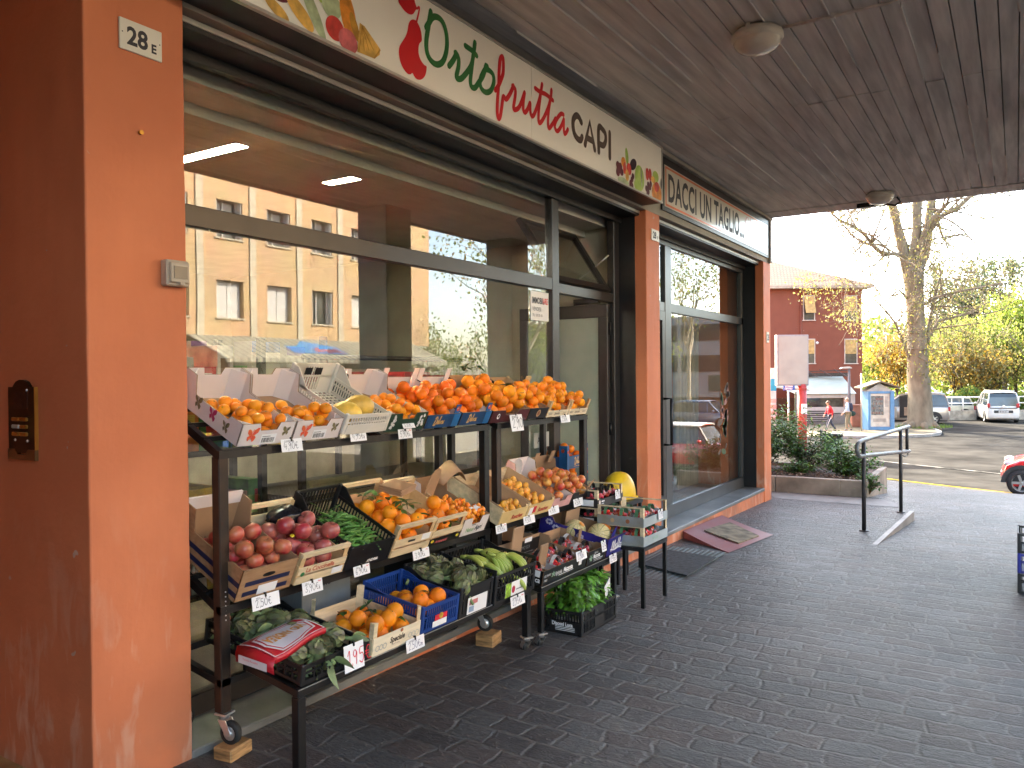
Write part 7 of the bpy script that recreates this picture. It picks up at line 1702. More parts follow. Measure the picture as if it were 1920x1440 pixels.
for k in range(60): mb.box(X(1497)+k*.052, X(1497)+k*.052+.02, -.05, -.03, .05, Z(792) if k < 32 else Z(776))
mb.box(X(1497), X(1600), -.055, -.025, Z(776), Z(776)+.05); part('bars', mb, STEELD, t)
x, y = far(1607, 44); t = thing('terracotta_planter', 'tall terracotta planter box at the corner of the pavilion', 'planter', (x, y, PZ), (0,0,FACE_CAM)); mb = MB(); mb.box(-.42,.30,-.3,.3,0,1.15); part('box', mb, mat('terracotta', (.32,.13,.075), .7), t, bevel=.02)
mb = MB(); mb.box(-.46,.34,-.33,.33,1.15,1.25); part('rim', mb, MATS['terracotta'], t)
# ------------------------------------------------------------------ red house with a tiled hip roof
HR = stucco_material('dark_red_plaster', (.21,.062,.034), (.185,.053,.030), (.22,.08,.05))
D_ = 52; x, y = far(1617, D_); K = D_/1492.7; t = thing('red_house', 'dark red plastered house with a low tiled roof and yellow window blinds', 'house', (x, y, -1.45), (0,0,FACE_CAM)); Z = lambda py, px=1617: fz(py,D_,px)+1.45; X = lambda px: (px-1617)*K
ze = Z(541)
mb = MB(); mb.box(X(1440)-6, 0, 0, 9, 0, ze); part('wall', mb, HR, t)
mb = MB(); mb.box(X(1440)-6.5, .55, -.55, 9.5, ze, ze+.18); part('eaves', mb, mat('eaves_beige', (.42,.34,.26), .7), t)
TILE = brick_material('roof_tiles', (.17,.095,.055), (.13,.07,.04), (.06,.03,.02), .22, .38, .03, (0, 1))
mb = MB(); e = .55; zr = ze+.18; zt_ = ze+2.5; L0 = X(1440)-6.5
mb.add([(L0,-e,zr),(e,-e,zr),(e,9.5,zr),(L0,9.5,zr),(L0+5,4.5,zt_),(-4.6,4.5,zt_)], [(0,1,5,4),(1,2,5),(2,3,4,5),(3,0,4)]); part('roof', mb, TILE, t)
BLN = mat('yellow_blind', (.50,.33,.12), .7, var=.15, vs=5); WFR = mat('pale_window_frame', (.52,.46,.40), .6); HGL = mat('house_window_pane', (.06,.065,.06), .1)
for (pxl, pxr, py0, py1, tip) in ((1508,1527,556,600,.35),(1585,1606,556,600,.0),(1508,1527,637,681,.0),(1585,1606,637,681,.0)):
    x0, x1, z1, z0 = X(pxl), X(pxr), Z(py0,pxl), Z(py1,pxl)
    mb = MB(); mb.box(x0-.06, x1+.06, -.03, .05, z1, z1+.06); mb.box(x0-.10, x1+.10, -.08, .05, z0-.06, z0); mb.box(x0-.06, x0, -.03, .05, z0, z1); mb.box(x1, x1+.06, -.03, .05, z0, z1)
    w = part('window', mb, WFR, t)
    mb = MB(); mb.box(x0, x1, -.01, .0, z0, z1); part('pane', mb, HGL, w)
    mb = MB(); zm = z0+(z1-z0)*(.28 if tip else (.40 if py0 > 600 else .38))
    mb.add([(x0,-.02,z1),(x1,-.02,z1),(x1,-.03-tip,zm),(x0,-.03-tip,zm)], [(0,1,2,3)]); bl = part('blind', mb, BLN, w); m_ = bl.modifiers.new('solid','SOLIDIFY'); m_.thickness = .02
mb = MB(); mb.tube([(X(1502),-.05,0),(X(1502),-.05,ze)], .05, 8); part('downpipe', mb, HR, t)
mb = MB(); mb.ball((X(1532),-.06,Z(643,1532)), .09, n=10, m=7); part('wall_lamp', mb, PAPERW, t)
# ------------------------------------------------------------------ trees
BARK = mat('plane_bark', (.25,.20,.14), .9, spec=.1, var=.35, vs=1.6, bump=.8, bs=14, stretch=(2.2,2.2,1), col2=(.15,.12,.085), detail=8)
BARKP = mat('pale_plane_bark', (.42,.37,.28), .8, var=.3, vs=1.8, bump=.6, bs=10, col2=(.28,.23,.15))
BARKD = mat('dark_bark', (.085,.062,.045), .9, var=.3, vs=4, bump=.6, bs=20)
LVS = {k: mat('leaf_'+k, c, .55, var=.3, vs=1.5, trans=.6) for k, c in (('spring', (.30,.32,.065)), ('bud', (.36,.28,.09)), ('lime', (.25,.33,.045)), ('green', (.13,.22,.03)), ('gold', (.42,.25,.03)), ('cedar', (.07,.105,.05)), ('olive', (.20,.19,.07)))}
def leaves(mb, pts, n, spread, size, r_, nm=3):
    for k in range(n):
        c = r_.choice(pts); p = Vector(c) + Vector((r_.gauss(0,spread), r_.gauss(0,spread), r_.gauss(0,spread*.8)))
        s = r_.uniform(.6,1.3)*size; e = Euler((r_.uniform(0,6.28), r_.uniform(0,6.28), r_.uniform(0,6.28))).to_matrix()
        mb.mat(r_.randrange(nm)); mb.add([p+e@Vector(q)*s for q in ((-.5,0,0),(0,-.34,.08),(.6,0,0),(0,.34,.08))], [(0,1,2,3)])
def grow(mb, p, d, L, rad, lev, r_, tips, up=.12, split=3, min_r=.008):
    """a limb that wanders and forks"""
    P = [Vector(p)]; Q = [rad]; d = Vector(d).normalized(); n = 5
    for i in range(n):
        d = (d + Vector((r_.gauss(0,.17), r_.gauss(0,.17), r_.gauss(0,.12)+up*.5))).normalized()
        P.append(P[-1]+d*L/n); Q.append(max(min_r, rad*(1-.55*(i+1)/n)))
    mb.tube(P, Q, 9 if lev > 2 else (6 if lev > 1 else 4), cap=False)
    if lev <= 2: tips += [tuple(q) for q in P[2:]]
    if lev <= 0: return
    for k in range(split):
        i = r_.choice((2,3,4,5)) if k < split-1 else 5
        a = r_.uniform(0,6.28); o = d.orthogonal().normalized(); o.rotate(Matrix.Rotation(a, 3, d))
        nd = (d*r_.uniform(.5,.9) + o*r_.uniform(.5,.9)).normalized()
        grow(mb, P[i], nd, L*r_.uniform(.58,.78), Q[i]*.66, lev-1, r_, tips, up, split, min_r)
# the big plane tree, limbs followed from the photograph at its own distance
D_ = 43.0; x, y = far(1726, D_); KT = D_/1492.7
t = thing('plane_tree', 'big old plane tree with a thick mottled trunk and sparse new leaves', 'tree', (x, y, PZ-.08), (0,0,FACE_CAM))
def TP(px, py, off=0): return ((px-1726)*KT, off, fz(py, D_, px)-PZ+.08)
mb = MB(); tips = []; r_ = random.Random(5)
mb.tube([TP(1728,812),TP(1727,802),TP(1726,785),TP(1724,740),TP(1722,700),TP(1719,650),TP(1718,600),TP(1716,560),TP(1714,525),TP(1712,500)], [q*KT/2 for q in (66,54,45,41,38,34,31,31,36,40)], 18)
mb.v = [tuple(Vector(v)+Vector((noise.noise(Vector(v)*1.3)*.09, noise.noise(Vector(v)*1.3+Vector((5,5,5)))*.09, 0))) for v in mb.v]
for k in range(7): a = k*.9; mb.tube([TP(1726,790), (TP(1726,800)[0]+.75*math.cos(a), .75*math.sin(a), .2), (TP(1726,806)[0]+1.05*math.cos(a), 1.05*math.sin(a), .0)], [.35,.2,.08], 8)
tr = part('trunk', mb, BARK, t)
mb = MB()
LIMBS = [([(1706,520,0),(1690,478,-.3),(1678,440,-.5),(1666,405,-.8),(1652,370,-1),(1640,330,-1.3),(1628,270,-1.5)],(20,17,15,14,12,10,7)),
 ([(1712,505,.2),(1699,445,.4),(1688,395,.7),(1681,340,1),(1676,270,1.3)],(18,14,13,11,8)),
 ([(1714,500,0),(1717,440,-.2),(1716,385,-.3),(1714,330,-.2),(1716,260,0)],(22,17,16,14,10)),
 ([(1718,470,-.3),(1727,425,-.8),(1743,405,-1.1),(1752,390,-1.5)],(11,9,8,6)),
 ([(1722,515,.2),(1742,478,.4),(1752,440,.6),(1757,405,.8),(1765,372,.9),(1770,320,1),(1776,260,1.2)],(19,17,16,15,12,10,8)),
 ([(1756,428,.6),(1770,405,.3),(1800,388,0),(1822,365,-.2),(1850,330,-.4)],(11,9,8,7,5)),
 ([(1690,479,-.3),(1660,481,-.8),(1638,480,-1.0),(1618,468,-1.3),(1600,450,-1.5),(1575,436,-1.8),(1548,428,-2),(1530,418,-2.3),(1524,404,-2.5)],(8,7,7,6.5,6,5,4,3.5,2)),
 ([(1705,672,0),(1690,645,-.3),(1668,608,-.7),(1645,585,-1),(1618,566,-1.4)],(6,5,4,3,2)),
 ([(1738,645,0),(1745,615,.2),(1760,560,.4),(1776,510,.6)],(9,7,5,3)),
 ([(1740,640,.2),(1770,600,.5),(1800,594,.7),(1840,582,.9),(1880,562,1.2)],(7,5.5,4.5,4,2.5)),
 ([(1738,565,-.2),(1770,552,-.6),(1810,545,-1),(1850,536,-1.3)],(6,5,4,2.5)),
 ([(1765,372,.9),(1790,420,1.4),(1800,440,1.6),(1830,430,2),(1865,425,2.4)],(6,5,4,3,2)),
 ([(1652,370,-1),(1620,390,-1.4),(1590,395,-1.8),(1560,420,-2.2)],(6,5,4,2)),
 ([(1702,560,0),(1680,545,-.4),(1662,555,-.8),(1640,575,-1.2)],(4,3,2.5,1.6))]
for P, Q in LIMBS:
    C = [TP(*q) for q in P]; mb.tube(C, [q*KT/2 for q in Q], 9, cap=False)
    for i in range(1, len(C)):
        if Q[i] < 15:
            for k in range(4 if Q[i] < 9 else 2):
                d = Vector(C[i])-Vector(C[i-1]); d.normalize(); o = Vector((r_.uniform(-1,1), r_.uniform(-1,1), r_.uniform(-.7,.9)))
                grow(mb, Vector(C[i-1]).lerp(Vector(C[i]), r_.random()), d*.4+o, r_.uniform(1.4,3.0), min(.055, Q[i]*KT*.3), 2, r_, tips, up=.0, split=3, min_r=.012)
part('limb', mb, BARK, t)
mb = MB(); leaves(mb, tips, 12500, .24, .095, r_)
for P, Q in LIMBS[:6]:
    pts = [TP(*q) for q in P]; leaves(mb, pts, 90, .5, .12, r_)
tk = [TP(1718+r_.uniform(-22,22), py, r_.uniform(-.9,.2)) for py in range(480, 720, 6)]; leaves(mb, tk, 520, .3, .13, r_)
for (px, py) in ((1480,530),(1500,545),(1520,560),(1545,545),(1560,575),(1580,590),(1600,560),(1565,610),(1600,625),(1540,600),(1590,650),(1480,560)): leaves(mb, [TP(px, py, -2.2+r_.uniform(-.5,.5))], 42, .36, .13, r_)
part('foliage', mb, [LVS['spring'], LVS['bud'], LVS['olive']], t)
mb = MB(); 
for k in range(700): a = r_.uniform(0,6.28); q = r_.uniform(.7,1.5); p = Vector((q*math.cos(a)+.1, q*math.sin(a)*.7, .06)); mb.add([p, p+Vector((.02,0,0)), p+Vector((r_.uniform(-.06,.06), r_.uniform(-.06,.06), r_.uniform(.08,.22)))], [(0,1,2)])
gr = link('grass', mb.mesh('grass', [mat('grass_blades', (.16,.26,.03), .7, var=.3, trans=.3)])); gr.location = (x, y, PZ-.05); gr.rotation_euler = (0,0,FACE_CAM); tag(gr, 'ring of short bright grass round the foot of the big plane tree', 'grass', kind='stuff')
def tree(label, px, dep, hpx, wid, trunk_px, kinds, n, size, seed, lev=3, group='trees of the wood beyond the car park', bark=BARKD, base=0.25, pos=None, z=None, name='tree', up=.25, spread=.55, split=3):
    r_ = random.Random(seed); x, y = pos or far(px, dep); z = gz(y) if z is None else z; K = dep/1492.7; H = (fz(hpx, dep, px)-z) if hpx is not None else trunk_px
    t = thing(name, label, 'tree', (x, y, z), (0,0,r_.uniform(0,6)), group)
    mb = MB(); tips = []; th = H*base; rt = max(.06, H*.018)
    mb.tube([(0,0,-.2),(r_.uniform(-.1,.1),0,th*.5),(r_.uniform(-.15,.15),r_.uniform(-.15,.15),th)], [rt*1.3,rt,rt*.9], 8, cap=False)
    for k in range(5):
        a = k*1.257+r_.uniform(-.3,.3); e = r_.uniform(.35,.95)
        grow(mb, (0,0,th*r_.uniform(.85,1)), (math.cos(a)*e, math.sin(a)*e, 1), H*.34, rt*.6, lev-1, r_, tips, up=up, split=split, min_r=.012)
    zmax = max(q[2] for q in tips); wmax = max(math.hypot(q[0], q[1]) for q in tips)
    sx, sz = wid/2/wmax, (H*.97)/zmax
    f = lambda v: (v[0]*sx, v[1]*sx, v[2]*sz)
    mb.v = [f(v) for v in mb.v]; tips = [f(q) for q in tips]; part('trunk', mb, bark, t)
    mb = MB(); leaves(mb, tips, n, spread, size, r_, len(kinds)); part('crown', mb, [LVS[k] for k in kinds], t)
    return t
for a in (
    ('tall lime green tree standing in the sun right of the plane trunk', 1800, 62, 600, 9.5, 0, ('lime','spring','lime'), 5200, .26, 11),
    ('bright lime tree at the right edge, the tallest and sunniest of the wood', 1905, 60, 540, 8, 0, ('lime','lime','spring'), 5200, .26, 12),
    ('yellow green tree behind the big plane trunk', 1735, 66, 610, 7, 0, ('spring','lime','olive'), 3600, .26, 13),
    ('low olive brown bushy tree behind the white van', 1850, 57, 640, 8, 0, ('olive','spring','bud'), 4200, .22, 14),
    ('thin twiggy tree with few leaves right of the silver car', 1790, 56, 600, 5, 0, ('olive','bud','spring'), 2000, .2, 15),
    ('orange and gold bushy tree left of the plane trunk', 1682, 58, 622, 4.6, 0, ('gold','bud','gold'), 3000, .2, 16),
    ('yellow green small tree between the kiosk and the golden one', 1655, 64, 655, 5, 0, ('lime','spring','lime'), 2600, .22, 17),
    ('pale distant green tree at the corner of the red house', 1632, 75, 650, 5.5, 0, ('spring','lime','olive'), 2400, .26, 18),
    ('gold and rust coloured bush under the lime trees', 1815, 55, 655, 5, 0, ('gold','olive','bud'), 2600, .19, 19),
    ('olive green leafy tree at the right edge behind the fence', 1940, 56, 600, 6, 0, ('olive','spring','lime'), 3200, .22, 20)):
    tree(*a)
tree('dark blue green cedar with flat layers of branches at the upper right', 1885, 78, 452, 13, 0, ('cedar','cedar','olive'), 6500, .3, 31, name='cedar_tree', up=.0, spread=.45, base=.35)
tree('second dark cedar behind the fork of the plane tree', 1800, 82, 478, 9, 0, ('cedar','cedar','olive'), 4200, .3, 32, name='cedar_tree', up=.0, spread=.45, base=.35)
mb = MB(); r_ = random.Random(8)
for k in range(9000):
    px = r_.uniform(1560, 2150); d = r_.uniform(84, 100); x, y = far(px, d); zt = fz(600+40*noise.noise(Vector((px*.012, 0, 0)))+r_.uniform(0,170), d, px)
    mb.mat(r_.randrange(3)); e = Euler((r_.uniform(0,6), r_.uniform(0,6), r_.uniform(0,6))).to_matrix(); p = Vector((x, y, max(-1.2, zt))); s = r_.uniform(.35,.75)
    mb.add([p+e@Vector(q)*s for q in ((-.5,0,0),(0,-.4,.1),(.6,0,0),(0,.4,.1))], [(0,1,2,3)])
o = link('far_wood', mb.mesh('far_wood', [LVS['spring'], LVS['green'], LVS['lime']])); tag(o, 'far green wood that closes the view behind the trees', 'wood', kind='stuff')
# hedge, low wall and rail behind the parked vans
mb = MB(); r_ = random.Random(18)
for k in range(5200):
    px = r_.uniform(1765, 1960); d = r_.uniform(52.5, 54); x, y = far(px, d); z = -1.2+r_.random()**.7*(1.55 if px < 1860 else 1.1)*(1+.25*math.sin(px*.07)); mb.mat(r_.randrange(3)); e = Euler((r_.uniform(0,6), r_.uniform(0,6), r_.uniform(0,6))).to_matrix(); p = Vector((x, y, z)); s = r_.uniform(.1,.2)
    mb.add([p+e@Vector(q)*s for q in ((-.5,0,0),(0,-.4,.1),(.6,0,0),(0,.4,.1))], [(0,1,2,3)])
hd = link('hedge', mb.mesh('hedge', [LVS['green'], LVS['spring'], M_SH[1]])); tag(hd, 'leafy creeper hedge growing through the white rail behind the vans', 'hedge')
t = thing('low_wall', 'low pale concrete wall behind the white van', 'wall', (*far(1850,51.5), -1.45), (0,0,FACE_CAM)); K = 51.5/1492.7
mb = MB(); mb.box((1765-1850)*K, (1990-1850)*K, -.1, .15, 0, .62); part('wall', mb, mat('pale_wall', (.40,.36,.30), .8, var=.15), t)
t = thing('white_railing', 'white tube railing on top of the low wall behind the vans', 'railing', (*far(1850,51.8), -.83), (0,0,FACE_CAM))
mb = MB()
for z in (.85, .45): mb.tube([((1765-1850)*K,0,z), ((1990-1850)*K,0,z)], .035, 8)
part('rail', mb, PAPERW, t)
for k in range(7): mb = MB(); xx = (1770+k*35-1850)*K; mb.tube([(xx,0,0),(xx,0,.88)], .04, 8); part('post', mb, PAPERW, t)
# ------------------------------------------------------------------ vehicles
TYRE = mat('car_tyre', (.02,.02,.02), .75); RIM = mat('alloy_rim', (.50,.48,.44), .3, .7); CARGL = mat('car_glass', (.03,.04,.042), .06, var=.1, coat=.5); LRED = mat('tail_light', (.45,.02,.03), .2, coat=.5); LWH = mat('head_light', (.6,.6,.6), .1, coat=.5); PLATE = mat('number_plate', (.6,.6,.58), .5); TRIM = mat('black_trim', (.025,.025,.026), .5)
def paint(n, c, metal=0.0): return mat('car_paint_'+n, c, .28, metal, var=.03, coat=.8)
def wheel(par, x, y, r, side, spokes=5):
    T = Matrix.Translation((x, y, r)) @ Matrix.Rotation(PI/2, 4, 'X')
    w = .18
    mb = MB().xf(T); mb.lathe([(r*.66,-w/2),(r*.93,-w/2),(r,-w/2+.03),(r,w/2-.03),(r*.93,w/2),(r*.66,w/2)], 26); wh = part('wheel', mb, TYRE, par)
    mb = MB().xf(T); mb.lathe([(r*.66,-w/2+.01),(r*.60,-w/2+.03),(r*.55,0),(r*.60,w/2-.03),(r*.66,w/2-.01)], 22)
    zo = w/2-.03
    for sg in (-1, 1):
        for k in range(spokes):
            a = 2*PI*k/spokes; mb.bar((r*.1*math.cos(a), r*.1*math.sin(a), sg*zo), (r*.62*math.cos(a), r*.62*math.sin(a), sg*zo), r*.18, .03, up=(0,0,1))
        mb.lathe([(.001,sg*(zo+.01)),(r*.16,sg*(zo+.01)),(r*.18,sg*(zo-.02))], 12)
    part('rim', mb, RIM, wh)
    mb = MB().xf(T); mb.lathe([(.001,0),(r*.56,0)], 18); part('brake_disc', mb, TRIM, wh)
def car(name, label, loc, rz, L, Wd, prof, belt, roof, pm, wheels, wr, glass_z, rear_z, roofm=None, group=None, spokes=5, rear_top=.92, cat='car', arch=TRIM, lights=True):
    """x forward. prof: lower body outline (x, z) from rear bumper over the belt to the nose; roof: (x, z) of the cabin from rear belt to windscreen base"""
    t = thing(name, label, cat, loc, (0,0,rz), group)
    hw = Wd/2
    # lower body: outline lofted over five widths so that the flanks bulge
    mb = MB(); ring = []
    sec = [(-1,.90,.93),(-.97,.97,1.0),(-.5,1.0,1.0),(0,1.0,1.005),(.5,1.0,1.0),(.97,.97,1.0),(1,.90,.93)]
    def outline(s, zz):
        out = []
        for x, z in prof: out.append((x*s[1] if abs(x) > L*.42 else x*(.995 if abs(s[0]) > .98 else 1), s[0]*hw*(1 if z > .35 else .97), .30+(z-.30)*s[2] if z > .30 else z))
        return out
    rings = [outline(s, 0) for s in sec]; n = len(prof); vs = [v for r_ in rings for v in r_]; fs = []
    for i in range(len(sec)-1):
        for k in range(n): fs.append((i*n+k, i*n+(k+1)%n, (i+1)*n+(k+1)%n, (i+1)*n+k))
    fs += [tuple(range(n))[::-1], tuple((len(sec)-1)*n+k for k in range(n))]
    mb.add(vs, fs, True); b = part('body', mb, pm, t); m_ = b.modifiers.new('bevel','BEVEL'); m_.width = .03; m_.segments = 2; m_.limit_method = 'ANGLE'; m_.angle_limit = R(35)
    # cabin: glass house with the roof and pillars in body colour
    tw = .80
    mb = MB(); zb, zt = min(z for x, z in roof), max(z for x, z in roof); yf = lambda z: hw*(.965-(.965-tw)*((z-zb)/(zt-zb)))
    n = len(roof); vs = [(x, -yf(z), z) for x, z in roof] + [(x, yf(z), z) for x, z in roof]
    fs = [tuple(range(n)), tuple(range(n, 2*n))[::-1]] + [(k, k+n, (k+1)%n+n, (k+1)%n) for k in range(n)]
    mb.add(vs, fs); part('glasshouse', mb, CARGL, t)
    mb = MB(); top = [(x, z) for x, z in roof if z > zt-.09]
    vs = []
    for x, z in top: vs += [(x, -yf(z)*1.015, z+.012), (x, -yf(z)*.6, z+.045), (x, 0, z+.055), (x, yf(z)*.6, z+.045), (x, yf(z)*1.015, z+.012)]
    mb.add(vs, [(i*5+j, i*5+j+1, (i+1)*5+j+1, (i+1)*5+j) for i in range(len(top)-1) for j in range(4)], True)
    rf = part('roof', mb, roofm or pm, t); m_ = rf.modifiers.new('solid','SOLIDIFY'); m_.thickness = .05
    mb = MB()
    segs = [(roof[0], roof[1]), (roof[-1], roof[-2])] + [(roof[i], roof[i+1]) for i in range(1, len(roof)-2)]
    for a, c in segs:
        for s in (-1, 1): mb.bar((a[0], s*yf(a[1])*1.005, a[1]), (c[0], s*yf(c[1])*1.005, c[1]), .06, .05)
    for xm in (glass_z if isinstance(glass_z, (list, tuple)) else [glass_z]):
        for s in (-1, 1): mb.bar((xm, s*yf(zb)*1.004, zb), (xm-.04, s*yf(zt-.05)*1.004, zt-.05), .05, .07, up=(1,0,0))
    part('pillar', mb, pm if not roofm else TRIM, t)
    for x in wheels:
        for s in (-1, 1):
            mb = MB(); P = []
            for k in range(13): a = PI*k/12; P.append(((wr+.11)*math.cos(a), (wr+.11)*math.sin(a)))
            for k in range(13): a = PI-PI*k/12; P.append(((wr+.03)*math.cos(a), (wr+.03)*math.sin(a)))
            mb.prism(P, lambda u, v, q, x=x, s=s: (x+u, s*(hw-.02+q), wr+v), .045); part('wheel_arch', mb, arch, t)
            mb = MB(); P = [((wr+.035)*math.cos(PI*k/12), (wr+.035)*math.sin(PI*k/12)) for k in range(13)]
            mb.prism(P, lambda u, v, q, x=x, s=s: (x+u, s*(hw-.03+q), wr+v), .035); part('wheel_well', mb, BLACKP, t)
            wheel(t, x, s*(hw-.06), wr, s, spokes)
    mb = MB(); mb.box(-L*.46, L*.46, -hw*.9, hw*.9, .17, .32); part('underbody', mb, TRIM, t)
    for s in (-1, 1):
        xs = roof[-1][0]-.25; mb = MB(); mb.ball((xs, s*(hw+.10), belt+.08), .07, .10, .065, 10, 7); mb.bar((xs, s*(hw-.05), belt+.04), (xs, s*(hw+.08), belt+.06), .03); part('wing_mirror', mb, pm, t)
        if lights:
            mb = MB(); mb.box(-L/2-.005, -L/2+.12, s*(hw-.10)-.07, s*(hw-.10)+.085, rear_z, rear_z+.26); part('tail_light', mb, LRED, t, bevel=.02)
            mb = MB(); mb.ball((L/2-.16, s*(hw-.24), belt-.20), .12, .12, .09, 12, 8); part('head_light', mb, LWH, t)
        mb = MB(); mb.bar((glass_z[0] if isinstance(glass_z,(list,tuple)) else glass_z, s*(hw+.008), belt-.13), ((glass_z[0] if isinstance(glass_z,(list,tuple)) else glass_z)+.16, s*(hw+.008), belt-.13), .025, .03); part('door_handle', mb, CHROME, t)
    mb = MB(); mb.box(-L/2-.02, -L/2, -.26, .26, rear_z-.16, rear_z-.05); mb.box(L/2, L/2+.02, -.26, .26, .38, .49); part('number_plate', mb, PLATE, t)
    return t
hatch = lambda L, b: [(-L/2+.04,.30),(-L/2,.45),(-L/2,.62),(-L/2+.05,b-.02),(-L/2+.25,b),(L*.20,b),(L*.26,b-.01),(L*.40,b-.10),(L/2-.06,b-.22),(L/2,.55),(L/2-.02,.38),(L/2-.10,.22),(-L/2+.12,.22)]
# red hatchback, nose towards the arcade
L = 3.65; b_ = .93
MINI = car('parked_car', 'red hatchback with dark arches at the right edge, nose to the pavement', (1.52, 23.0, gz(22.6)+.0), PI, L, 1.68, hatch(L, b_), b_,
    [(-L/2+.10,b_),(-L/2+.22,1.36),(-L/2+.5,1.40),(.30,1.39),(.62,b_)], paint('red', (.60,.012,.015)), (-1.24,1.42), .31, (-.55,), .62, roofm=paint('white', (.62,.60,.55)))
mb = MB(); mb.box(-1.3,.35,-.25,.25,1.452,1.466); part('roof_stripe', mb, paint('red', (.60,.012,.015)), MINI)
mb = MB(); mb.box(-1.0,1.0,-.86,-.835,.24,.34); mb.box(-1.0,1.0,.835,.86,.24,.34); part('sill_trim', mb, TRIM, MINI)
# white van seen from behind
van = [(-2.0,.30),(-2.02,.45),(-2.0,.75),(-1.96,1.02),(-1.85,1.04),(.95,1.04),(1.15,1.02),(1.75,.88),(1.93,.72),(2.0,.55),(1.97,.38),(1.9,.22),(-1.9,.22)]
vr = [(-1.96,1.03),(-1.88,1.55),(-1.78,1.76),(-1.4,1.82),(.25,1.80),(.55,1.70),(1.25,1.03)]
D_ = 50; p = G(1868, D_)
VAN = car('parked_van', 'white high roofed car van seen from behind with roof bars and red tail lights', p, PI/2+FACE_CAM-.36, 4.0, 1.74, van, 1.04, vr, paint('white2', (.66,.64,.60)), (-1.25,1.25), .31, (-.35,.35), .92, lights=True, cat='van')
mb = MB()
for x in (-1.3, -.2):
    mb.tube([(x,-.72,1.93),(x,.72,1.93)], .022, 8)
    for s in (-.66,.66): mb.tube([(x,s,1.82),(x,s,1.93)], .018, 6)
part('roof_bars', mb, ALU, VAN)
mb = MB(); mb.box(-2.035,-2.0,-.72,.72,.87,.92); mb.box(-2.03,-1.99,-.5,.5,.60,.76); part('tailgate_trim', mb, TRIM, VAN)
mb = MB(); mb.add([(-2.04,.085*math.cos(k*PI/8),1.0+.085*math.sin(k*PI/8)) for k in range(16)], [tuple(range(16))]); part('badge', mb, CHROME, VAN)
mb = MB(); put_text(mb, 'EM 784 RC', lambda u, v: (-2.045, .22-u, .645+v), .10, .8, bold=.003); mb.mat(1); mb.box(-2.043,-2.036,-.26,.26,.62,.74); part('number_plate', mb, [INK, PLATE], VAN)
# silver people carrier with its sliding door open, behind the plane tree
D_ = 49; p = G(1704, D_)
SUV = car('parked_car', 'silver grey people carrier parked behind the plane trunk with its side door open', p, PI+FACE_CAM-.42, 4.35, 1.80, [(-2.17,.30),(-2.19,.48),(-2.17,.72),(-2.12,1.0),(-2.0,1.03),(1.0,1.03),(1.2,1.0),(1.8,.88),(2.05,.72),(2.17,.55),(2.15,.38),(2.08,.22),(-2.06,.22)], 1.03,
   [(-2.10,1.03),(-2.0,1.5),(-1.9,1.74),(-1.5,1.80),(.2,1.78),(.55,1.70),(1.35,1.03)], paint('silver', (.36,.33,.30), .5), (-1.32,1.36), .32, (-.9,.05), .78)
mb = MB(); mb.box(-.35,.55,.84,.915,.36,1.66); part('door_opening', mb, BLACKP, SUV)
mb = MB(); mb.box(-.1,.3,.80,.93,.5,1.0); mb.ball((.05,.86,1.05), .1,.1,.14,10,8); part('seat', mb, mat('seat_cloth', (.30,.22,.15), .8), SUV)
mb = MB(); mb.box(.70,1.28,.93,.99,.34,1.02); part('door', mb, paint('silver', (.36,.33,.30), .5), SUV, bevel=.02)
D_ = 53; p = G(1764, D_)
car('parked_car', 'pale cream car half hidden behind the silver people carrier', p, PI+FACE_CAM-.2, 3.7, 1.65, hatch(3.7,.93), .93, [(-1.7,.93),(-1.55,1.36),(-1.2,1.42),(.3,1.41),(.75,.93)], paint('cream', (.50,.49,.38)), (-1.2,1.2), .30, (-.4,), .62)
# blue hatchback across the street, seen only mirrored in the hairdresser window
car('parked_car', 'blue grey hatchback mirrored in the hairdresser window, parked across the street', (8.6, 44.5, -1.45), PI, 3.75, 1.62, hatch(3.75,.95), .95, [(-1.75,.95),(-1.6,1.44),(-1.2,1.52),(.5,1.51),(1.05,.95)], paint('blue', (.08,.13,.20), .3), (-1.2,1.22), .29, (-.35,.45), .66)
# ------------------------------------------------------------------ people
SKIN = mat('skin', (.55,.32,.22), .5, var=.06)
def skin_obj(name, edges, rad, m, parent, sub=2):
    """edges: (a, b) over a dict of joints; one continuous skinned surface"""
    keys = list(rad); me = bpy.data.meshes.new(name)
    me.from_pydata([rad[k][0] for k in keys], [(keys.index(a), keys.index(b)) for a, b in edges], []); me.materials.append(m)
    o = link(name, me, parent); sk = o.modifiers.new('skin', 'SKIN'); sk.use_smooth_shade = True
    me.skin_vertices.new() if not me.skin_vertices else None
    for i, k in enumerate(keys):
        v = me.skin_vertices[0].data[i]; r_ = rad[k][1]; v.radius = r_ if isinstance(r_, tuple) else (r_, r_); v.use_root = (i == 0)
    sb = o.modifiers.new('sub', 'SUBSURF'); sb.levels = sub; sb.render_levels = sub
    dg = bpy.context.evaluated_depsgraph_get(); me2 = bpy.data.meshes.new_from_object(o.evaluated_get(dg))
    o.modifiers.clear(); o.data = me2; me2.name = name
    if not me2.materials: me2.materials.append(m)
    return o
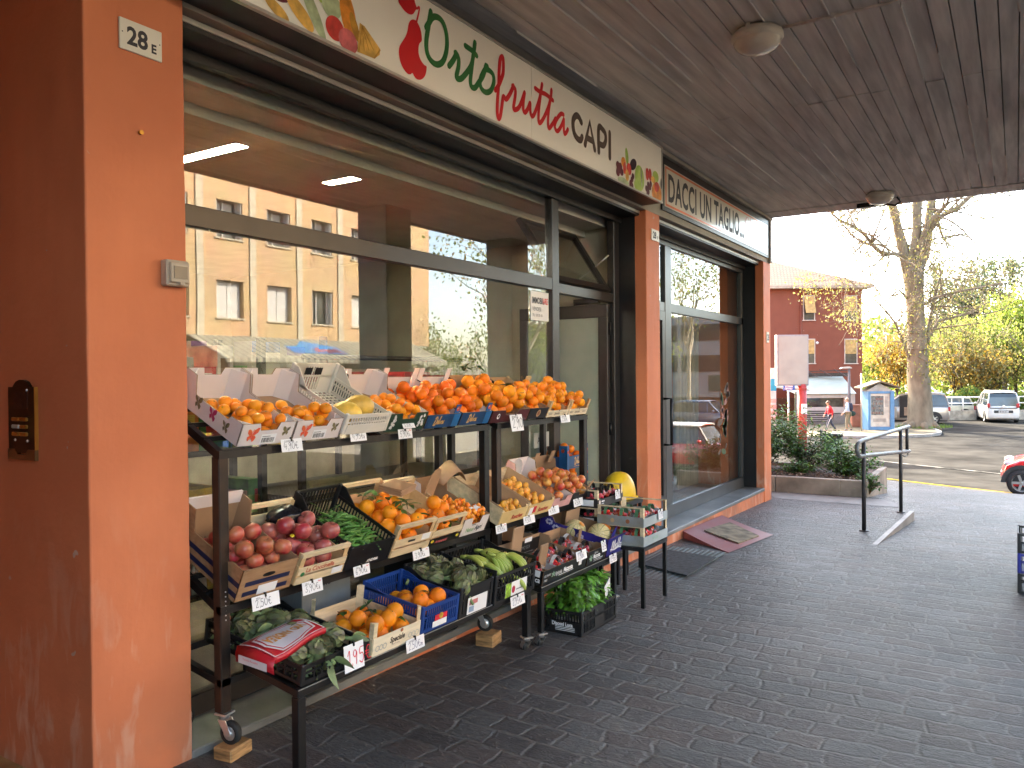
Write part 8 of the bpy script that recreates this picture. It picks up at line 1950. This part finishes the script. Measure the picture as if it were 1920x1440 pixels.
def person(label, loc, rz, H, J, cloth):
    """J: joint positions for a 1.0 m tall scale figure, x forward"""
    t = thing('person', label, 'person', loc, (0,0,rz)); S = H
    P = {k: tuple(q*S for q in v) for k, v in J.items()}
    rr = dict(pelvis=.070, spine=.068, chest=.078, neck=.028, head0=.045, head1=.050, head2=.036, shl=.038, shr=.038, ell=.024, elr=.024, wrl=.017, wrr=.017, hipl=.052, hipr=.052, knl=.034, knr=.034, anl=.022, anr=.022, tol=.018, tor=.018)
    E_ = [('pelvis','spine'),('spine','chest'),('chest','neck'),('neck','head0'),('head0','head1'),('head1','head2'),('chest','shl'),('chest','shr'),('shl','ell'),('shr','elr'),('ell','wrl'),('elr','wrr'),('pelvis','hipl'),('pelvis','hipr'),('hipl','knl'),('hipr','knr'),('knl','anl'),('knr','anr'),('anl','tol'),('anr','tor')]
    hands = {}; 
    for s in 'lr':
        w = Vector(P['wr'+s]); d = (w-Vector(P['el'+s])).normalized(); side = d.cross(Vector((0,1,0))).normalized()
        hands['pa'+s] = (tuple(w+d*.035*S), .019*S)
        for k, (o_, ln) in enumerate(((-.015,.040),(-.005,.046),(.006,.043),(.015,.034))):
            hands[f'f{k}{s}'] = (tuple(w+d*.06*S+side*o_*S), .0062*S); hands[f'g{k}{s}'] = (tuple(w+d*(.06+ln)*S+side*o_*1.1*S+Vector((.008*S,0,0))), .005*S)
            E_ += [('pa'+s, f'f{k}{s}'), (f'f{k}{s}', f'g{k}{s}')]
        hands['th'+s] = (tuple(w+d*.05*S+side*.030*S+Vector((.012*S,0,0))), .0065*S); E_ += [('wr'+s,'pa'+s), ('pa'+s,'th'+s)]
    rad = {k: (P[k], rr[k]*S*(.92 if k not in ('head0','head1','head2') else 1)) for k in P}; rad.update(hands)
    body = skin_obj('body', E_, rad, SKIN, t)
    h1 = Vector(P['head1']); mb = MB()
    for s in (-1, 1): mb.ball(h1+Vector((.047*S, s*.018*S, .004*S)), .006*S, n=8, m=6)
    part('eyes', mb, PAPERW, t)
    mb = MB(); mb.ball(h1+Vector((.055*S,0,-.008*S)), .010*S, .008*S, .013*S, 8, 6)
    for s in (-1, 1): mb.ball(h1+Vector((-.004*S, s*.050*S, -.004*S)), .010*S, .005*S, .016*S, 8, 6)
    part('nose_and_ears', mb, SKIN, t)
    for nm, m_, keys, edges, k_ in cloth:
        skin_obj(nm, edges, {k: (P[k], rr[k]*S*k_.get(k, k_['*'])) for k in keys}, m_, t)
    return t, P, S
TOP = (['chest','spine','pelvis','neck','shl','shr','ell','elr','wrl','wrr'], [('chest','spine'),('spine','pelvis'),('chest','neck'),('chest','shl'),('chest','shr'),('shl','ell'),('shr','elr'),('ell','wrl'),('elr','wrr')])
LEG = (['pelvis','hipl','hipr','knl','knr','anl','anr'], [('pelvis','hipl'),('pelvis','hipr'),('hipl','knl'),('hipr','knr'),('knl','anl'),('knr','anr')])
def shoes(t, P, S, m):
    for s in 'lr':
        a, b_ = Vector(P['an'+s]), Vector(P['to'+s]); skin_obj('shoe', [('a','b'),('b','c')], {'a': (tuple(a+Vector((-.02*S,0,-.012*S))), .026*S), 'b': (tuple(a.lerp(b_,.5)+Vector((0,0,-.005*S))), .026*S), 'c': (tuple(b_), .022*S)}, m, t)
def hair(t, P, S, m, length):
    h1 = Vector(P['head1']); mb = MB(); mb.ball(h1+Vector((-.012*S,0,.012*S)), .060*S, .056*S, .062*S, 18, 12)
    if length: mb.ball(h1+Vector((-.030*S,0,-.032*S)), .040*S, .054*S, .055*S, 16, 10)
    mb.v = [tuple(Vector(v)*(1)+Vector((noise.noise(Vector(v)*40),noise.noise(Vector(v)*40+Vector((3,3,3))),0))*.006) for v in mb.v]
    part('hair', mb, m, t)
x, y = far(1556, 40.5)
JW = dict(pelvis=(0,0,.52),spine=(.01,0,.62),chest=(.03,0,.74),neck=(.05,0,.835),head0=(.062,0,.875),head1=(.068,0,.925),head2=(.06,0,.965),shl=(.03,.10,.79),shr=(.03,-.10,.79),ell=(-.04,.125,.64),elr=(.06,-.125,.645),wrl=(-.02,.12,.52),wrr=(.12,-.11,.55),hipl=(0,.05,.50),hipr=(0,-.05,.50),knl=(.09,.05,.28),knr=(-.05,-.05,.275),anl=(.155,.05,.045),anr=(-.20,-.05,.075),tol=(.23,.05,.020),tor=(-.155,-.05,.018))
BRN = mat('brown_hair', (.14,.065,.035), .6); JKT = mat('red_jacket', (.52,.015,.03), .7, var=.1, vs=12); NVT = mat('navy_trousers', (.02,.026,.055), .7)
t, P, S = person('person in a bright red top and navy trousers with a white stripe, walking left', (x, y, PZ), PI+FACE_CAM, 1.60, JW, [('red_top', JKT, TOP[0], TOP[1], {'*':1.14,'neck':1.0,'pelvis':1.1}), ('trousers', NVT, LEG[0], LEG[1], {'*':1.16,'anl':1.5,'anr':1.5})])
shoes(t, P, S, mat('dark_shoe', (.03,.028,.03), .6)); hair(t, P, S, BRN, True)
mb = MB(); mb.tube([Vector(P['hipl'])+Vector((0,.062*S,0)), Vector(P['knl'])+Vector((0,.040*S,0)), Vector(P['anl'])+Vector((0,.034*S,.03))], .012, 6); part('trouser_stripe', mb, PAPERW, t)
x, y = far(1590, 41.2)
JM = dict(pelvis=(0,0,.52),spine=(.0,0,.62),chest=(.01,0,.74),neck=(.02,0,.84),head0=(.03,0,.875),head1=(.035,0,.925),head2=(.03,0,.968),shl=(.01,.11,.795),shr=(.01,-.11,.795),ell=(.02,.145,.64),elr=(.0,-.14,.64),wrl=(.11,.13,.54),wrr=(.03,-.13,.51),hipl=(0,.05,.50),hipr=(0,-.05,.50),knl=(.04,.05,.28),knr=(-.01,-.05,.275),anl=(.03,.05,.05),anr=(-.09,-.05,.065),tol=(.10,.05,.018),tor=(-.03,-.05,.018))
t, P, S = person('person in a light blue shirt and khaki trousers with a navy rucksack, walking left', (x, y, PZ), PI+FACE_CAM-.5, 1.72, JM, [('blue_shirt', mat('light_blue_shirt', (.42,.50,.62), .75, var=.06, vs=9), TOP[0], TOP[1], {'*':1.18,'neck':1.05,'wrl':.9,'wrr':.9}), ('trousers', mat('khaki_trousers', (.22,.19,.125), .8, var=.1), LEG[0], LEG[1], {'*':1.24,'anl':1.7,'anr':1.7})])
shoes(t, P, S, mat('grey_shoe', (.10,.10,.11), .6)); hair(t, P, S, mat('grey_brown_hair', (.28,.20,.14), .6), False)
c = Vector(P['chest']); T0 = Matrix.Translation(wmat(t) @ (c+Vector((-.155,0,-.06)))) @ wmat(t).to_3x3().to_4x4()
tb = thing('rucksack', 'navy rucksack carried on the back of the person in the light blue shirt', 'bag'); tb.location = T0.translation; tb.rotation_euler = t.rotation_euler
mb = MB(); mb.ball((0,0,0), .10,.16,.23, 16, 12); part('bag', mb, mat('navy_cloth', (.018,.022,.045), .8), tb)
mb = MB()
for s in (-.1,.1): mb.tube([(.04,s,.17),(.14,s,.22),(.27,s,.10),(.26,s*1.2,-.08),(.08,s,-.16)], .014, 6)
part('strap', mb, MATS['navy_cloth'], tb)
q = Vector(P['hipr']); tb = thing('shoulder_bag', 'dark green shoulder bag hanging at the side of the person in the light blue shirt', 'bag'); tb.location = wmat(t) @ (q+Vector((-.12,-.22,.02))); tb.rotation_euler = t.rotation_euler
mb = MB(); mb.ball((0,0,0), .22,.08,.15, 16, 10); part('bag', mb, mat('dark_green_cloth', (.018,.045,.035), .8), tb)
mb = MB(); mb.tube([(.12,.02,.1),(.14,.12,.55),(.12,.24,.78)], .014, 6); part('strap', mb, MATS['dark_green_cloth'], tb)
# ------------------------------------------------------------------ across the street, seen in the shop glass
BRK = brick_material('tan_brick', (.55,.35,.17), (.47,.295,.14), (.48,.40,.27), .26, .075, .010, (1, 2))
BX = 21.0
t = thing('brick_block', 'tan brick apartment block with pale shutters, mirrored in the greengrocer window', 'building', (BX, 20, -1.45))
ws = []
yy = [20.55-2.62*k for k in range(9,0,-1)] + [20.98, 23.60, 26.2, 28.85, 31.5]
mb = MB(); y0, y1 = -5.0, 34.9; zs = [(3.35,4.15),(5.70,7.45),(9.0,10.75),(12.3,13.2)]
yw = [21.0+2.62*k for k in range(-9, 5)]; ww = 1.34
for z0, z1 in zs: mb.box(BX, BX+9, y0, y1, z0, z1)
for z0, z1 in ((4.15,5.70),(7.45,9.0),(10.75,12.3)):
    e = y0
    for w in yw: mb.box(BX, BX+9, e, w, z0, z1); e = w+ww
    mb.box(BX, BX+9, e, y1, z0, z1)
part('wall', mb, BRK, t, True)
mb = MB(); PIL = mat('pale_pilaster', (.55,.49,.36), .8, var=.1)
for w in yw: mb.box(BX-.05, BX, w-.95, w-.63, 3.35, 13.2)
part('pilaster', mb, PIL, t, True)
SHU = mat('white_shutter', (.58,.57,.54), .6, var=.06, vs=3)
for i, w in enumerate(yw[5:]):
    for j, (z0, z1) in enumerate(((4.15,5.70),(7.45,9.0),(10.75,12.3))):
        mb = MB(); mb.box(BX+.34, BX+.40, w, w+ww, z0, z1); wn = part('window', mb, HGL, t, True)
        mb = MB(); mb.box(BX-.06, BX+.3, w-.05, w+ww+.05, z0-.07, z0-.005); part('sill', mb, PIL, wn, True)
        mb = MB()
        if j == 0 and i % 4 != 2: 
            for a in (0, .5): mb.box(BX+.22, BX+.26, w+.02+a*ww*.98, w+ww*(.48+a), z0+.02, z1-.02)
        else:
            mb.box(BX+.05, BX+.30, w+.03, w+.07, z0+.02, z1-.02); mb.box(BX+.05, BX+.30, w+ww-.07, w+ww-.03, z0+.02, z1-.02); mb.box(BX+.28, BX+.33, w+.5, w+.56, z0, z1); mb.box(BX+.28, BX+.33, w+.05, w+.15, z0, z1); mb.box(BX+.28,BX+.33,w+ww-.15,w+ww-.05,z0,z1)
        part('shutter', mb, SHU, wn, True)
mb = MB(); mb.box(BX-.6, BX+9.6, y0-.5, y1+.5, 13.2, 13.5); part('roof', mb, PIL, t, True)
mb = MB(); mb.box(BX+2.5, BX+9, y0, y1, -1.45, 3.35); part('shop_floor_wall', mb, mat('shop_dark_wall', (.16,.13,.10), .7, var=.3, vs=2), t, True)
for y in [y0+.2] + yw[::2]: mb = MB(); mb.box(BX, BX+.5, y-.95, y-.55, -1.45, 3.35); part('column', mb, PIL, t, True)
t = thing('shop_awning', 'striped grey white awning with a blue patch over the shop across the street', 'awning', (BX-1, 25, 3))
n = 120; y0, y1 = 19.6, 33.5; vs = []
AW = [mat('awning_dark', (.10,.10,.085), .8), mat('awning_light', (.36,.34,.25), .8)]
mb = MB()
for k in range(n):
    a, b_ = y0+(y1-y0)*k/n, y0+(y1-y0)*(k+1)/n; mb.mat(0 if k % 3 == 0 else 1); mb.add([(BX,a,3.42),(BX,b_,3.42),(BX-2.3,b_,2.45),(BX-2.3,a,2.45),(BX-2.3,b_,2.28),(BX-2.3,a,2.28)], [(0,1,2,3),(3,2,4,5)])
cl = part('canvas', mb, AW, t, True); m_ = cl.modifiers.new('solid','SOLIDIFY'); m_.thickness = .01
mb = MB(); nrm = Vector((-.97,0,2.3)).normalized(); f_ = lambda u, v: Vector((BX-2.3+2.3*v, 23.6+u, 2.45+.97*v)) + Vector((-.39,0,.92))*.02
mb.add([f_(u, v) for u, v in ((0,.25),(3.2,.25),(3.2,.6),(1.5,.85),(.8,.6),(0,.6))], [(0,1,2,3,4,5)]); part('patch', mb, mat('awning_blue', (.05,.22,.50), .7), cl, True)
f2 = lambda u, v: f_(3.0-u, v)+Vector((-.39,0,.92))*.01
mb = MB(); put_text(mb, 'Jimmy Bar', lambda u, v: f2(u, .32+v*.6), .5, .8, shear=.2, bold=.01); part('lettering', mb, mat('awning_red', (.60,.10,.08), .7), cl, True)
for y in (19.8, 24.3, 29, 33.3): mb = MB(); mb.tube([(BX-2.25,y,-1.45),(BX-2.25,y,2.4)], .04, 8); part('pole', mb, STEELD, t, True)
rnd = random.Random(4)
for k in range(16):
    y = 19.2+k*.5; h = rnd.uniform(.5,1.2); z = -1.45+rnd.choice((.0,.9)); mb = MB(); mb.box(BX+.6, BX+1.2, y, y+.45, z, z+h+.5); solo('stacked_goods', mb, pal[rnd.randrange(7)], 'stack of coloured goods in front of the shop across the street', 'goods', group='goods across the street', bevel=.01)
x, y = 17.6, 27.6; t = thing('street_lamp', 'slim street lamp with a cone head mirrored in front of the brick block', 'street lamp', (x, y, -1.45))
mb = MB(); mb.tube([(0,0,0),(0,0,6.1)], [.07,.045], 10); part('post', mb, STEELD, t)
mb = MB(); mb.lathe([(.001,6.35),(.36,6.28),(.12,6.08),(.05,6.0)], 18); part('lamp_head', mb, mat('lamp_head_grey', (.5,.49,.46), .4), t)
GB = mat('grey_block_panel', (.30,.28,.25), .7, var=.06, vs=.4)
t = thing('grey_block', 'grey panelled office block with dark window bands beyond the brick block', 'building', (14, 60, -1.45))
mb = MB(); mb.box(4, 30, 60, 74, -1.45, 6.2); part('wall', mb, GB, t, True)
for z in (1.9, 4.3):
    for k in range(6): mb = MB(); mb.box(4.4+k*3.9, 7.9+k*3.9, 59.93, 60.0, z, z+1.25); part('window', mb, HGL, t, True)
mb = MB(); mb.box(10.5, 13.5, 59.9, 59.94, .4, 1.6); sg = part('sign', mb, mat('sign_bank_green', (.03,.09,.06), .5), t, True)
mb = MB(); put_text(mb, 'TESA', lambda u, v: (10.8+u, 59.88, 1.05+v), .55, .9, bold=.01); put_text(mb, 'PAOLO', lambda u, v: (10.8+u, 59.88, .5+v), .5, .8, bold=.01); part('lettering', mb, PAPERW, sg, True)
mb = MB(); mb.box(4, 30, 59.5, 60, -.1, .1); part('canopy', mb, CONC, t, True)
for (x, y, H, lab, sd) in ((15.0,38.5,12,'pale barked plane tree with bare limbs just past the brick block',41),(10.6,47.5,13,'pale leaning plane tree across the street, mirrored in the hairdresser window',42),(17.5,44,11,'leafy plane tree behind the pale one across the street',43),(12.8,31.5,11.5,'plane tree in front of the brick block that throws leaf shadows on it',44)):
    tree(lab, 0, 40, None, 9, H, ('spring','lime','bud'), 1500, .17, sd, lev=4 if sd < 44 else 3, group='plane trees across the street', bark=BARKP, base=.42, pos=(x, y), z=-1.45, name='plane_tree', spread=.35, up=.2)
for (x, y, H, wd, lab, sd) in ((19.5,42.5,7.5,8,'low leafy yellow green tree behind the brick block corner',51),(16.5,50,8.5,9,'broad leafy tree in front of the grey office block',52),(23.5,39,6.5,7,'small bushy tree beside the brick block end wall',53)):
    tree(lab, 0, 40, None, wd, H, ('spring','lime','lime'), 2000, .18, sd, lev=3, group='leafy trees across the street', base=.15, pos=(x, y), z=-1.45, spread=.5)
